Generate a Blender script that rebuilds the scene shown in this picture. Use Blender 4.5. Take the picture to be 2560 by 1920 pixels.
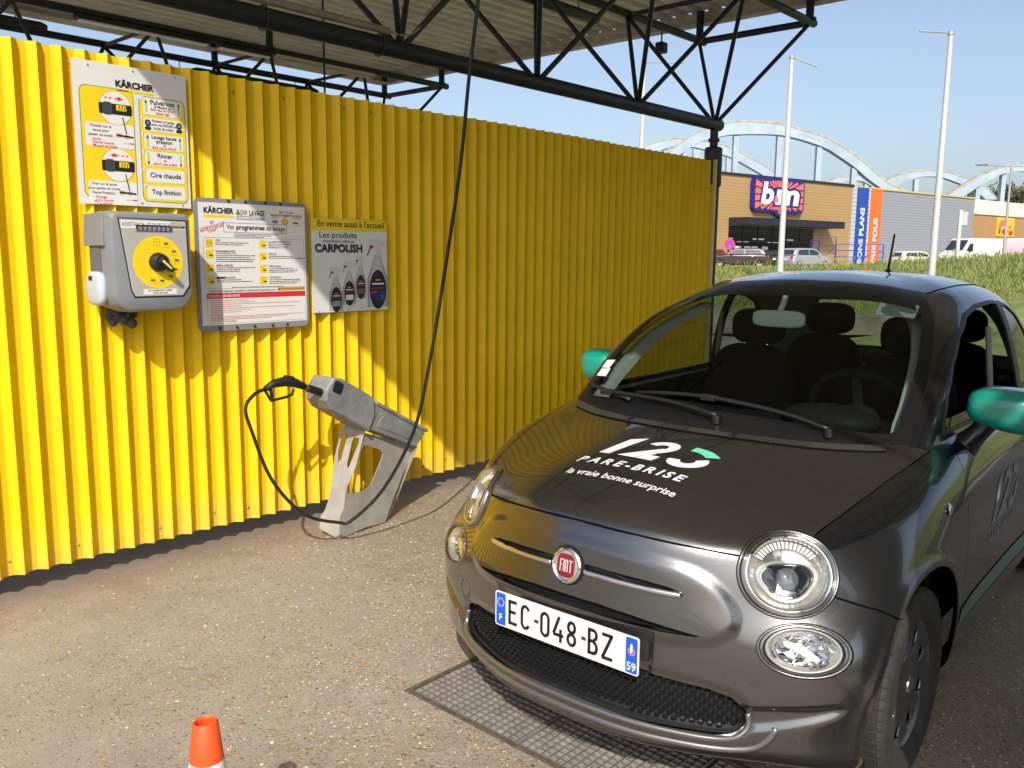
import bpy, bmesh, math, random
import numpy as np
from mathutils import Vector, Matrix
from mathutils.bvhtree import BVHTree
R_ = math.radians
for o in list(bpy.data.objects): bpy.data.objects.remove(o, do_unlink=True)
SC = bpy.context.scene
COL = SC.collection
# ---------------------------------------------------------------- camera
# world frame: x runs along the yellow wall away from the camera, y points at the wall, z up, camera above (0,0)
CAM_H = 1.526
AZ, PITCH, ROLL, FPX = 0.73028, 0.14878, 0.010576, 2166.3
def cam_axes():
    ca, sa, cp, sp = math.cos(AZ), math.sin(AZ), math.cos(PITCH), math.sin(PITCH)
    fw = Vector((cp*ca, cp*sa, -sp)); up = Vector((sp*ca, sp*sa, cp)); rt = Vector((sa, -ca, 0))
    c, s = math.cos(ROLL), math.sin(ROLL)
    return rt*c + up*s, up*c - rt*s, fw
CR, CU, CF = cam_axes()
cd = bpy.data.cameras.new('camera'); cam = bpy.data.objects.new('camera', cd); COL.objects.link(cam)
cam.matrix_world = Matrix(((CR.x, CU.x, -CF.x, 0), (CR.y, CU.y, -CF.y, 0), (CR.z, CU.z, -CF.z, CAM_H), (0, 0, 0, 1)))
cd.sensor_fit = 'HORIZONTAL'; cd.sensor_width = 36; cd.lens = FPX/2560*36
cd.clip_start = .05; cd.clip_end = 3000
SC.camera = cam
# ---------------------------------------------------------------- daylight
SKY_DUST, SKY_OZ, SKY_SAT, SKY_STR, SUN_E, EXPO = 2.8, 3.2, .80, .122, 3.1, .5
SUN = Vector((.94, .76, -1.0)).normalized()            # the way the light travels
SUN_EL = math.asin(-SUN.z)
to_sun = -SUN
wd = bpy.data.worlds.new('World'); SC.world = wd; wd.use_nodes = True
nt = wd.node_tree; nt.nodes.clear()
sky = nt.nodes.new('ShaderNodeTexSky'); sky.sky_type = 'NISHITA'; sky.sun_disc = False
sky.sun_elevation = SUN_EL; sky.sun_rotation = math.atan2(to_sun.x, to_sun.y)
sky.altitude = 20; sky.air_density = 1.0; sky.dust_density = SKY_DUST; sky.ozone_density = SKY_OZ
bg = nt.nodes.new('ShaderNodeBackground'); bg.inputs[1].default_value = SKY_STR
wo = nt.nodes.new('ShaderNodeOutputWorld')
hz_ = nt.nodes.new('ShaderNodeHueSaturation'); hz_.inputs['Saturation'].default_value = SKY_SAT; hz_.inputs['Value'].default_value = 1.0
nt.links.new(sky.outputs[0], hz_.inputs['Color']); nt.links.new(hz_.outputs[0], bg.inputs[0]); nt.links.new(bg.outputs[0], wo.inputs[0])
sl = bpy.data.lights.new('sun', 'SUN'); sl.energy = SUN_E; sl.angle = R_(.53); sl.color = (1, .965, .90)
so = bpy.data.objects.new('sun', sl); COL.objects.link(so); so.location = (-20, -20, 30)
so.rotation_euler = SUN.to_track_quat('-Z', 'Y').to_euler()
SC.view_settings.view_transform = 'Standard'; SC.view_settings.look = 'None'
SC.view_settings.exposure = EXPO; SC.view_settings.gamma = 1
SC.render.resolution_x = 1024; SC.render.resolution_y = 768
# ---------------------------------------------------------------- helpers
def ray(px, py):                                          # a viewing ray of the photograph, for measuring
    d = CF + CR*((px-1280)/FPX) - CU*((py-960)/FPX)
    return Vector((0, 0, CAM_H)), d
def on_plane(px, py, p, n):
    o, d = ray(px, py); p = Vector(p); n = Vector(n)
    return o + d*((p-o).dot(n)/d.dot(n))
def at_depth(px, py, dep):
    o, d = ray(px, py); return o + d*dep
MATS = {}
def M(name, col=None, rough=.5, metal=0., var=0., scale=6., bump=0., bscale=60., coat=0., spec=.5, emit=None, estr=1., alpha=1., croughness=.03, detail=4.):
    if name in MATS: return MATS[name]
    m = bpy.data.materials.new(name); m.use_nodes = True; MATS[name] = m
    n = m.node_tree.nodes; l = m.node_tree.links; b = n['Principled BSDF']
    c = (*col, 1)
    b.inputs['Base Color'].default_value = c; b.inputs['Roughness'].default_value = rough; b.inputs['Metallic'].default_value = metal
    b.inputs['Coat Weight'].default_value = coat; b.inputs['Coat Roughness'].default_value = croughness
    b.inputs['Specular IOR Level'].default_value = spec
    if emit: b.inputs['Emission Color'].default_value = (*emit, 1); b.inputs['Emission Strength'].default_value = estr
    if var or bump: tc = n.new('ShaderNodeTexCoord')
    if var:
        nz = n.new('ShaderNodeTexNoise'); nz.inputs['Scale'].default_value = scale; nz.inputs['Detail'].default_value = detail; nz.inputs['Roughness'].default_value = .65
        l.new(tc.outputs['Object'], nz.inputs['Vector'])
        mr = n.new('ShaderNodeMapRange'); mr.inputs[1].default_value = .3; mr.inputs[2].default_value = .7; mr.inputs[3].default_value = 1-var; mr.inputs[4].default_value = 1+var
        l.new(nz.outputs['Fac'], mr.inputs[0])
        hs = n.new('ShaderNodeMix'); hs.data_type = 'RGBA'; hs.blend_type = 'MULTIPLY'; hs.inputs['Factor'].default_value = 1
        hs.inputs[6].default_value = c; l.new(mr.outputs[0], hs.inputs[7]); l.new(hs.outputs[2], b.inputs['Base Color'])
        rr = n.new('ShaderNodeMapRange'); rr.inputs[1].default_value = .3; rr.inputs[2].default_value = .7; rr.inputs[3].default_value = min(1, rough+.12); rr.inputs[4].default_value = max(0, rough-.08)
        l.new(nz.outputs['Fac'], rr.inputs[0]); l.new(rr.outputs[0], b.inputs['Roughness'])
    if bump:
        nb = n.new('ShaderNodeTexNoise'); nb.inputs['Scale'].default_value = bscale; nb.inputs['Detail'].default_value = 5
        l.new(tc.outputs['Object'], nb.inputs['Vector'])
        bp = n.new('ShaderNodeBump'); bp.inputs['Strength'].default_value = bump; bp.inputs['Distance'].default_value = .01
        l.new(nb.outputs['Fac'], bp.inputs['Height']); l.new(bp.outputs[0], b.inputs['Normal'])
    return m
def glass_mat(name, tint, f0=.05, rough=.0, refl=1.):
    if name in MATS: return MATS[name]
    m = bpy.data.materials.new(name); m.use_nodes = True; MATS[name] = m
    n = m.node_tree.nodes; l = m.node_tree.links; n.clear()
    t = n.new('ShaderNodeBsdfTransparent'); t.inputs[0].default_value = (*tint, 1)
    g = n.new('ShaderNodeBsdfGlossy'); g.inputs['Roughness'].default_value = rough; g.inputs[0].default_value = (refl, refl, refl, 1)
    fr = n.new('ShaderNodeFresnel'); ge = n.new('ShaderNodeNewGeometry'); io = n.new('ShaderNodeMapRange'); io.inputs[3].default_value = 1.5; io.inputs[4].default_value = 1/1.5; l.new(ge.outputs['Backfacing'], io.inputs[0]); l.new(io.outputs[0], fr.inputs[0])
    mx = n.new('ShaderNodeMixShader'); o = n.new('ShaderNodeOutputMaterial')
    l.new(fr.outputs[0], mx.inputs[0]); l.new(t.outputs[0], mx.inputs[1]); l.new(g.outputs[0], mx.inputs[2]); l.new(mx.outputs[0], o.inputs[0])
    return m
class MB:
    def __init__(s): s.v = []; s.f = []
    def add(s, vs, fs):
        k = len(s.v); s.v += [tuple(x) for x in vs]; s.f += [tuple(i+k for i in f) for f in fs]; return s
    def box(s, c, d, rot=None):
        c = Vector(c); hx, hy, hz = d[0]/2, d[1]/2, d[2]/2
        vs = [Vector((x, y, z)) for z in (-hz, hz) for y in (-hy, hy) for x in (-hx, hx)]
        if rot is not None: vs = [rot @ v for v in vs]
        return s.add([c+v for v in vs], [(0, 2, 3, 1), (4, 5, 7, 6), (0, 1, 5, 4), (2, 6, 7, 3), (0, 4, 6, 2), (1, 3, 7, 5)])
    def bar(s, a, b, w, h, up=(0, 0, 1)):                  # square bar from a to b
        a = Vector(a); b = Vector(b); d = (b-a).normalized(); up = Vector(up)
        if abs(d.dot(up)) > .99: up = Vector((1, 0, 0))
        x = d.cross(up).normalized(); y = x.cross(d)
        vs = [p + x*(w/2*i) + y*(h/2*j) for p in (a, b) for j in (-1, 1) for i in (-1, 1)]
        return s.add(vs, [(0, 2, 3, 1), (4, 5, 7, 6), (0, 1, 5, 4), (2, 6, 7, 3), (0, 4, 6, 2), (1, 3, 7, 5)])
    def tube(s, pts, r, n=10, cap=True):
        pts = [Vector(p) for p in pts]; N = len(pts)
        rs = r if isinstance(r, (list, tuple)) else [r]*N
        d0 = (pts[1]-pts[0]).normalized(); x = d0.orthogonal().normalized(); vs = []
        for i, p in enumerate(pts):
            d = ((pts[min(i+1, N-1)]-p).normalized() + (p-pts[max(i-1, 0)]).normalized())
            d = d.normalized() if d.length > 1e-9 else d0
            x = (x - d*x.dot(d)).normalized(); y = d.cross(x)
            vs += [p + (x*math.cos(2*math.pi*k/n) + y*math.sin(2*math.pi*k/n))*rs[i] for k in range(n)]
        fs = [(i*n+k, i*n+(k+1) % n, (i+1)*n+(k+1) % n, (i+1)*n+k) for i in range(N-1) for k in range(n)]
        if cap: fs += [tuple(reversed(range(n))), tuple(range((N-1)*n, N*n))]
        return s.add(vs, fs)
    def prism(s, poly, fn, d0, d1):                        # poly in 2D, fn(a,b,d)->point
        n = len(poly)
        vs = [fn(a, b, d0) for a, b in poly] + [fn(a, b, d1) for a, b in poly]
        fs = [tuple(range(n)), tuple(reversed(range(n, 2*n)))] + [(i, i+n, (i+1) % n+n, (i+1) % n) for i in range(n)]
        return s.add(vs, fs)
    def ring(s, outer, inner, fn, d0, d1):                 # plate with a hole, outer and inner with the same count
        n = len(outer)
        vs = [fn(a, b, d) for d in (d0, d1) for P in (outer, inner) for a, b in P]
        fs = []
        for i in range(n):
            j = (i+1) % n
            fs += [(i, j, n+j, n+i), (2*n+i, 3*n+i, 3*n+j, 2*n+j), (i, 2*n+i, 2*n+j, j), (n+i, n+j, 3*n+j, 3*n+i)]
        return s.add(vs, fs)
    def lathe(s, prof, n=24, mat=None, cap=False):
        vs = []; m = len(prof)
        for r, z in prof:
            for k in range(n):
                a = 2*math.pi*k/n; p = Vector((r*math.cos(a), r*math.sin(a), z)); vs.append(mat @ p if mat else p)
        fs = [(i*n+k, i*n+(k+1) % n, (i+1)*n+(k+1) % n, (i+1)*n+k) for i in range(m-1) for k in range(n)]
        if cap: fs += [tuple(reversed(range(n))), tuple(range((m-1)*n, m*n))]
        return s.add(vs, fs)
    def blob(s, c, r, nu=16, nv=10, rot=None, fn=None):
        vs = []; c = Vector(c)
        for j in range(nv+1):
            t = math.pi*j/nv
            for i in range(nu):
                a = 2*math.pi*i/nu
                p = Vector((math.sin(t)*math.cos(a), math.sin(t)*math.sin(a), math.cos(t)))
                if fn: p = fn(p)
                p = Vector((p.x*r[0], p.y*r[1], p.z*r[2]))
                if rot is not None: p = rot @ p
                vs.append(c+p)
        fs = [(j*nu+i, j*nu+(i+1) % nu, (j+1)*nu+(i+1) % nu, (j+1)*nu+i) for j in range(nv) for i in range(nu)]
        return s.add(vs, fs)
    def build(s, name, mat, parent=None, smooth=False, bevel=0, seg=2, kind=None, fix=True):
        me = bpy.data.meshes.new(name); me.from_pydata([tuple(v) for v in s.v], [], s.f); me.validate()
        if fix:
            b = bmesh.new(); b.from_mesh(me); bmesh.ops.remove_doubles(b, verts=b.verts, dist=1e-6)
            bmesh.ops.recalc_face_normals(b, faces=b.faces); b.to_mesh(me); b.free()
        return link(name, me, mat, parent, smooth, bevel, seg, kind)
def link(name, me, mat, parent=None, smooth=False, bevel=0, seg=2, kind=None):
    o = bpy.data.objects.new(name, me); COL.objects.link(o)
    if mat is not None:
        for q in (mat if isinstance(mat, (list, tuple)) else [mat]): me.materials.append(q)
    if parent is not None: o.parent = parent
    if smooth:
        me.polygons.foreach_set('use_smooth', [True]*len(me.polygons))
        if smooth == 'auto':
            b = bmesh.new(); b.from_mesh(me)
            for e in b.edges:
                if len(e.link_faces) == 2 and e.calc_face_angle(0) > R_(38): e.smooth = False
            b.to_mesh(me); b.free()
    if bevel:
        md = o.modifiers.new('bevel', 'BEVEL'); md.width = bevel; md.segments = seg; md.limit_method = 'ANGLE'; md.angle_limit = R_(40)
    if kind: o['kind'] = kind
    return o
def tag(o, label, cat, group=None):
    o['label'] = label; o['category'] = cat
    if group: o['group'] = group
    return o
def thing(name, label, cat, loc=(0, 0, 0), rotz=0., group=None):
    o = bpy.data.objects.new(name, None); COL.objects.link(o); o.location = loc; o.rotation_euler = (0, 0, rotz); o.empty_display_size = .2
    return tag(o, label, cat, group)
def struct(o): o['kind'] = 'structure'; return o
def rrect(x0, y0, x1, y1, r, n=5):
    P = []
    for cx, cy, a0 in ((x1-r, y1-r, 0), (x0+r, y1-r, 90), (x0+r, y0+r, 180), (x1-r, y0+r, 270)):
        P += [(cx+r*math.cos(R_(a0+90*k/n)), cy+r*math.sin(R_(a0+90*k/n))) for k in range(n+1)]
    return P
def ellipse(cx, cy, rx, ry, n=32, a0=0):
    return [(cx+rx*math.cos(2*math.pi*k/n+a0), cy+ry*math.sin(2*math.pi*k/n+a0)) for k in range(n)]
TXT = {}
def text2d(s, h, bold=0., align='L', width=None, shear=0., narrow=1.):
    """flat lettering: triangles of the built-in font, cap height h, origin on the baseline"""
    key = (s, bold)
    if key not in TXT:
        cu = bpy.data.curves.new('t', 'FONT'); cu.body = s; cu.size = 1; cu.offset = bold; cu.resolution_u = 3; cu.fill_mode = 'BOTH' if False else 'FRONT'
        ob = bpy.data.objects.new('t', cu); COL.objects.link(ob)
        dg = bpy.context.evaluated_depsgraph_get(); me = bpy.data.meshes.new_from_object(ob.evaluated_get(dg))
        vs = [(v.co.x, v.co.y) for v in me.vertices]; fs = [tuple(p.vertices) for p in me.polygons]
        bpy.data.objects.remove(ob); bpy.data.curves.remove(cu); bpy.data.meshes.remove(me)
        TXT[key] = (vs, fs)
    vs, fs = TXT[key]
    if not vs: return [], []
    k = h/.70
    x0 = min(v[0] for v in vs); x1 = max(v[0] for v in vs); w = (x1-x0)*k*narrow
    kx = k*narrow*(width/w if width else 1); w = (x1-x0)*kx
    off = {'L': 0, 'C': -w/2, 'R': -w}[align]
    return [((v[0]-x0)*kx+off+shear*v[1]*k, v[1]*k) for v in vs], fs
class Print:
    """flat print on a plane: fn(a,b,d) -> point, d = height above the sheet; one child mesh per colour"""
    def __init__(s, fn, kind='stuff'): s.fn = fn; s.L = {}; s.kind = kind
    def mb(s, m): return s.L.setdefault(m, MB())
    def text(s, t, a, b, h, m, lay=2, rot=0., **k):
        vs, fs = text2d(t, h, **k); c, q = math.cos(rot), math.sin(rot)
        s.mb(m).add([s.fn(a+x*c-y*q, b+x*q+y*c, lay*.0007) for x, y in vs], fs)
    def poly(s, P, m, lay=1): s.mb(m).add([s.fn(x, y, lay*.0007) for x, y in P], [tuple(range(len(P)))])
    def rect(s, x0, y0, x1, y1, m, lay=1, r=0):
        s.poly(rrect(x0, y0, x1, y1, r) if r else [(x0, y0), (x1, y0), (x1, y1), (x0, y1)], m, lay)
    def frame(s, x0, y0, x1, y1, w, m, lay=2, r=.0):
        if r:
            O = rrect(x0, y0, x1, y1, r); I = rrect(x0+w, y0+w, x1-w, y1-w, max(r-w, .0005)); n = len(O)
            s.mb(m).add([s.fn(x, y, lay*.0007) for x, y in O+I], [(i, (i+1) % n, n+(i+1) % n, n+i) for i in range(n)])
        else:
            for q in ((x0, y0, x1, y0+w), (x0, y1-w, x1, y1), (x0, y0+w, x0+w, y1-w), (x1-w, y0+w, x1, y1-w)): s.rect(*q, m, lay)
    def line(s, x0, y0, x1, y1, w, m, lay=2):
        dx, dy = x1-x0, y1-y0; l = math.hypot(dx, dy); nx, ny = -dy/l*w/2, dx/l*w/2
        s.poly([(x0+nx, y0+ny), (x0-nx, y0-ny), (x1-nx, y1-ny), (x1+nx, y1+ny)], m, lay)
    def dashes(s, x0, x1, y, h, m, lay=2, seed=0):        # a line of print too small to read
        r = random.Random(seed*7919+int(abs(x0*1e4))+int(abs(y*1e4))); x = x0
        while x < x1-.002:
            w = min(r.uniform(1.2, 5.5)*h, x1-x); s.rect(x, y, x+w, y+h*r.uniform(.8, 1.1), m, lay); x += w+h*.55
    def build(s, parent, names=None):
        for m, mb in s.L.items():
            if mb.v: mb.build((names or {}).get(m.name, 'lettering' if 'ink' in m.name else 'print'), m, parent, fix=False, kind=s.kind)
def spline(pts, n=8):
    P = [Vector(p) for p in pts]; out = []
    for i in range(len(P)-1):
        a, b, c, d = P[max(i-1, 0)], P[i], P[i+1], P[min(i+2, len(P)-1)]
        for k in range(n):
            t = k/n; out.append(.5*((2*b) + (c-a)*t + (2*a-5*b+4*c-d)*t*t + (3*b-a-3*c+d)*t**3))
    out.append(P[-1]); return out
def copy_tree(o, parent=None):
    c = o.copy(); COL.objects.link(c); c.parent = parent
    for ch in list(o.children): copy_tree(ch, c)
    return c
# shared materials
BLK = M('black_steel', (.014, .015, .018), .42, var=.25, scale=9, bump=.08, bscale=30)
WHT = M('white_print', (.74, .72, .69), .45)
INK = M('ink_black', (.012, .012, .014), .5)
RED = M('ink_red', (.62, .03, .03), .5)
YEL = M('print_yellow', (.83, .60, .012), .45)
GRN_ = M('ink_green', (.22, .50, .08), .5)
GRY = M('print_grey', (.22, .22, .22), .6)
STEEL = M('steel_zinc', (.45, .43, .40), .45, metal=.8, var=.15, scale=20)
RUB = M('rubber_black', (.012, .012, .013), .55, var=.2, scale=30)
# ================================================================ ground
def concrete_mat():
    m = bpy.data.materials.new('pebble_concrete'); m.use_nodes = True
    n = m.node_tree.nodes; l = m.node_tree.links; b = n['Principled BSDF']; tc = n.new('ShaderNodeTexCoord')
    def noise(s, d=4, r=.6):
        x = n.new('ShaderNodeTexNoise'); x.inputs['Scale'].default_value = s; x.inputs['Detail'].default_value = d; x.inputs['Roughness'].default_value = r
        l.new(tc.outputs['Object'], x.inputs['Vector']); return x.outputs['Fac']
    def ramp(src, stops):
        x = n.new('ShaderNodeValToRGB'); e = x.color_ramp.elements
        while len(e) < len(stops): e.new(.5)
        for q, (p, c) in zip(e, stops): q.position = p; q.color = (*c, 1) if isinstance(c, tuple) else (c, c, c, 1)
        l.new(src, x.inputs[0]); return x.outputs[0]
    def mix(f, a, c, mode='MIX'):
        x = n.new('ShaderNodeMix'); x.data_type = 'RGBA'; x.blend_type = mode
        for s, q in ((f, 0), (a, 6), (c, 7)):
            if hasattr(s, 'is_output'): l.new(s, x.inputs[q])
            elif isinstance(s, tuple): x.inputs[q].default_value = (*s, 1)
            else: x.inputs[q].default_value = s
        return x.outputs[2]
    def math_(op, a, c, clamp=False):
        x = n.new('ShaderNodeMath'); x.operation = op; x.use_clamp = clamp
        for s, q in ((a, 0), (c, 1)):
            if hasattr(s, 'is_output'): l.new(s, x.inputs[q])
            else: x.inputs[q].default_value = s
        return x.outputs[0]
    wob = n.new('ShaderNodeTexNoise'); wob.inputs['Scale'].default_value = 40; l.new(tc.outputs['Object'], wob.inputs['Vector'])
    wmx = n.new('ShaderNodeVectorMath'); wmx.operation = 'SCALE'; l.new(wob.outputs['Color'], wmx.inputs[0]); wmx.inputs['Scale'].default_value = .016
    wad = n.new('ShaderNodeVectorMath'); wad.operation = 'ADD'; l.new(tc.outputs['Object'], wad.inputs[0]); l.new(wmx.outputs[0], wad.inputs[1])
    def voro(scale, feat='F1'):
        x = n.new('ShaderNodeTexVoronoi'); x.inputs['Scale'].default_value = scale; x.feature = feat; l.new(wad.outputs[0], x.inputs['Vector']); return x
    # how worn the cement film is: pebbles show in patches
    sep = n.new('ShaderNodeSeparateXYZ'); l.new(tc.outputs['Object'], sep.inputs[0])
    side = n.new('ShaderNodeMapRange'); l.new(math_('SUBTRACT', sep.outputs['X'], math_('MULTIPLY', sep.outputs['Y'], .55)), side.inputs[0])
    side.inputs[1].default_value = -.5; side.inputs[2].default_value = 1.2; side.inputs[3].default_value = -.13; side.inputs[4].default_value = .15
    wear = math_('ADD', math_('ADD', math_('MULTIPLY', noise(1.1, 3), .55), math_('MULTIPLY', noise(5, 3), .22)), side.outputs[0])
    H = None; col = mix(ramp(noise(7, 6, .7), [(.3, (0, 0, 0)), (.75, (1, 1, 1))]), (.40, .365, .31), (.315, .285, .235))
    col = mix(ramp(noise(160, 2), [(.35, (0, 0, 0)), (.65, (1, 1, 1))]), col, mix(1., col, (.82, .80, .78), 'MULTIPLY'))
    for scale, thr, size in ((150, .25, .50), (74, .27, .56), (46, .46, .46)):
        v = voro(scale); d = v.outputs['Distance']
        sz = n.new('ShaderNodeSeparateColor'); l.new(v.outputs['Color'], sz.inputs[0])
        pick = math_('GREATER_THAN', math_('ADD', wear, math_('MULTIPLY', sz.outputs[0], .42)), thr+.24)
        rad = math_('MULTIPLY', math_('ADD', sz.outputs[1], .35), size*.72)
        inside = n.new('ShaderNodeMapRange'); l.new(math_('SUBTRACT', rad, d), inside.inputs[0]); inside.inputs[1].default_value = -.02; inside.inputs[2].default_value = .05
        mask = math_('MULTIPLY', inside.outputs[0], pick)
        pc = ramp(sz.outputs[2], [(0, (.10, .07, .045)), (.15, (.33, .19, .08)), (.35, (.46, .31, .15)), (.55, (.30, .22, .14)), (.72, (.50, .42, .30)), (.9, (.36, .16, .07)), (1, (.62, .56, .46))])
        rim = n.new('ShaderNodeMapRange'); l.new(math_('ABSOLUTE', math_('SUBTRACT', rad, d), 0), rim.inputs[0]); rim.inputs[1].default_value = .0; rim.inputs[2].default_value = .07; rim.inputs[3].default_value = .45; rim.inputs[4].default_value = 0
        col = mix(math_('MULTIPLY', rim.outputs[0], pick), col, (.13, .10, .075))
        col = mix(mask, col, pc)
        dome = math_('MULTIPLY', math_('MULTIPLY', mask, math_('SUBTRACT', 1.2, d)), 34/scale)
        H = dome if H is None else math_('MAXIMUM', H, dome)
    stain = ramp(noise(.55, 3), [(.42, (1, 1, 1)), (.62, (.80, .78, .76))]); col = mix(1., col, stain, 'MULTIPLY')
    # brown silt washed up along the foot of the wall
    foot = n.new('ShaderNodeMapRange'); l.new(math_('ADD', sep.outputs['Y'], math_('MULTIPLY', noise(3.5, 4), .55)), foot.inputs[0]); foot.inputs[1].default_value = 3.95; foot.inputs[2].default_value = 4.35
    lim = math_('MULTIPLY', foot.outputs[0], math_('LESS_THAN', sep.outputs['Y'], 4.6))
    col = mix(math_('MULTIPLY', lim, .75), col, (.23, .16, .10))
    l.new(col, b.inputs['Base Color']); b.inputs['Roughness'].default_value = .72; b.inputs['Specular IOR Level'].default_value = .35
    hh = math_('ADD', H, math_('MULTIPLY', noise(220, 3), .18))
    bp = n.new('ShaderNodeBump'); bp.inputs['Strength'].default_value = .85; bp.inputs['Distance'].default_value = .006; l.new(hh, bp.inputs['Height']); l.new(bp.outputs[0], b.inputs['Normal'])
    return m
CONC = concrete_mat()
GX0, GX1, GY0, GY1 = 1.955, 2.80, .62, 2.205              # drain opening, car frame is nearly the same as the world here
def sheet(name, x0, y0, x1, y1, z, mat):
    return struct(MB().add([(x0, y0, z), (x1, y0, z), (x1, y1, z), (x0, y1, z)], [(0, 1, 2, 3)]).build(name, mat))
sheet('ground', -1500, -1500, 1500, 1500, -.75, M('far_ground', (.16, .17, .10), .9, var=.3, scale=.05))
# wash bay floor, with the drain left open
GA, GB = (1.80, 2.20), (2.32, .0)
DR = dict(x0=1.885, x1=2.29, y0=-.35, y1=2.185)
mb = MB(); xs = [-30, DR['x0'], DR['x1'], 15.2]; ys = [-30, DR['y0'], DR['y1'], 30]
vs = [(x, y, 0) for y in ys for x in xs]
mb.add(vs, [(j*4+i, j*4+i+1, j*4+5+i, j*4+4+i) for j in range(3) for i in range(3) if not (i == 1 and j == 1)])
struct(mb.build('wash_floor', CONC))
sheet('reflection_darkener', -12, -7.5, 13.5, -1.05, .004, M('darkener_asphalt', (.055, .054, .052), .85, var=.2, scale=4, bump=.4, bscale=150))  # unseen dark sheet, added to darken what the car door reflects
# loose pebbles standing proud of the cement
rnd = random.Random(4); mb = MB()
PEBC = []
for k in range(30000):
    x = rnd.uniform(.6, 4.4); y = rnd.uniform(.3, 4.0)
    if rnd.random() > .16+.84*min(1, max(0, (x-.55*y+.45)/1.5))**1.3: continue
    if DR['x0']-.03 < x < DR['x1']+.03 and y < DR['y1']+.03: continue
    r = rnd.uniform(.0024, .0064)*(1.45 if rnd.random() < .07 else 1); a = rnd.uniform(0, 6.3); e = rnd.uniform(.55, .95); h = r*rnd.uniform(.18, .4); ca, sa = math.cos(a), math.sin(a)
    P = []
    for q in range(6):
        t = q*math.pi/3; px, py = r*math.cos(t)*rnd.uniform(.85, 1.1), r*e*math.sin(t)*rnd.uniform(.85, 1.1); P.append((x+px*ca-py*sa, y+px*sa+py*ca, -.0005))
    T = [(x+(p[0]-x)*.62, y+(p[1]-y)*.62, h) for p in P]
    k0 = len(mb.f); mb.add(P+T, [(q, (q+1) % 6, 6+(q+1) % 6, 6+q) for q in range(6)]+[(6, 7, 8, 9, 10, 11)])
    PEBC += [rnd.choice((0, 0, 1, 1, 2, 2, 3, 4))]*(len(mb.f)-k0)
PM = [M('pebble_%s' % nm, c, .6, var=.25, scale=90) for nm, c in (('ochre', (.42, .27, .11)), ('tan', (.46, .36, .22)), ('brown', (.24, .15, .08)), ('pale', (.58, .52, .42)), ('dark', (.10, .08, .06)))]
o = mb.build('loose_pebbles', PM, smooth=False, fix=False, kind='stuff')
o.data.polygons.foreach_set('material_index', PEBC)
tag(o, 'small rounded ochre and brown pebbles set in the concrete floor', 'pebbles')
# ---------------------------------------------------------------- drain grating
dr = thing('drain_grating', 'rusty steel drain with open square mesh grating under the car nose', 'drain', (DR['x0'], DR['y1'], 0))
RUST = M('rusty_frame', (.12, .085, .065), .75, metal=.2, var=.4, scale=25, bump=.3, bscale=90)
RUSTD = M('worn_bar_tops', (.10, .075, .06), .7, metal=.2, var=.4, scale=30)
GALV = M('galvanised_bars', (.34, .31, .275), .6, metal=.25, var=.3, scale=14)
dw = DR['x1']-DR['x0']; dl = DR['y1']-DR['y0']
mb = MB(); 
for c, d in (((.011, -dl/2, -.022), (.014, dl-.003, .05)), ((dw-.011, -dl/2, -.022), (.014, dl-.003, .05)), ((dw/2, -.011, -.022), (dw-.040, .014, .05)), ((dw/2, -dl+.011, -.022), (dw-.040, .014, .05))): mb.box(c, d)
mb.build('frame', RUST, dr, bevel=.002)
mb = MB(); zt = -.20
mb.box((dw/2, -dl/2, zt), (dw-.01, dl-.01, .01)); 
for c, d in (((.003, -dl/2, -.12), (.006, dl, .17)), ((dw-.003, -dl/2, -.12), (.006, dl, .17))): mb.box(c, d)
mb.build('channel', M('drain_channel', (.06, .055, .05), .9, var=.3, scale=20), dr)
pl = dl/5; 
for k in range(5):
    y0 = -k*pl-.014-(.010 if k == 0 else 0); y1 = -(k+1)*pl+.006+(.018 if k == 4 else 0); mb = MB(); n = 13; ny = round((y0-y1)/.029); bx0, bx1 = .026, dw-.026
    for i in range(n+1): mb.box((bx0+(bx1-bx0)*i/n*.9995, (y0+y1)/2, -.019), (.0035, y0-y1-.001, .034))
    for j in range(ny+1):
        yy = y0+(y1-y0)*j/ny; mb.box(((bx0+bx1)/2, yy, -.0165), (bx1-bx0+.0032, .0038, .030))
    o = mb.build('grating_panel', [GALV, RUSTD], dr)
    for p_ in o.data.polygons:
        if p_.normal.z > .9: p_.material_index = 1
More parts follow.
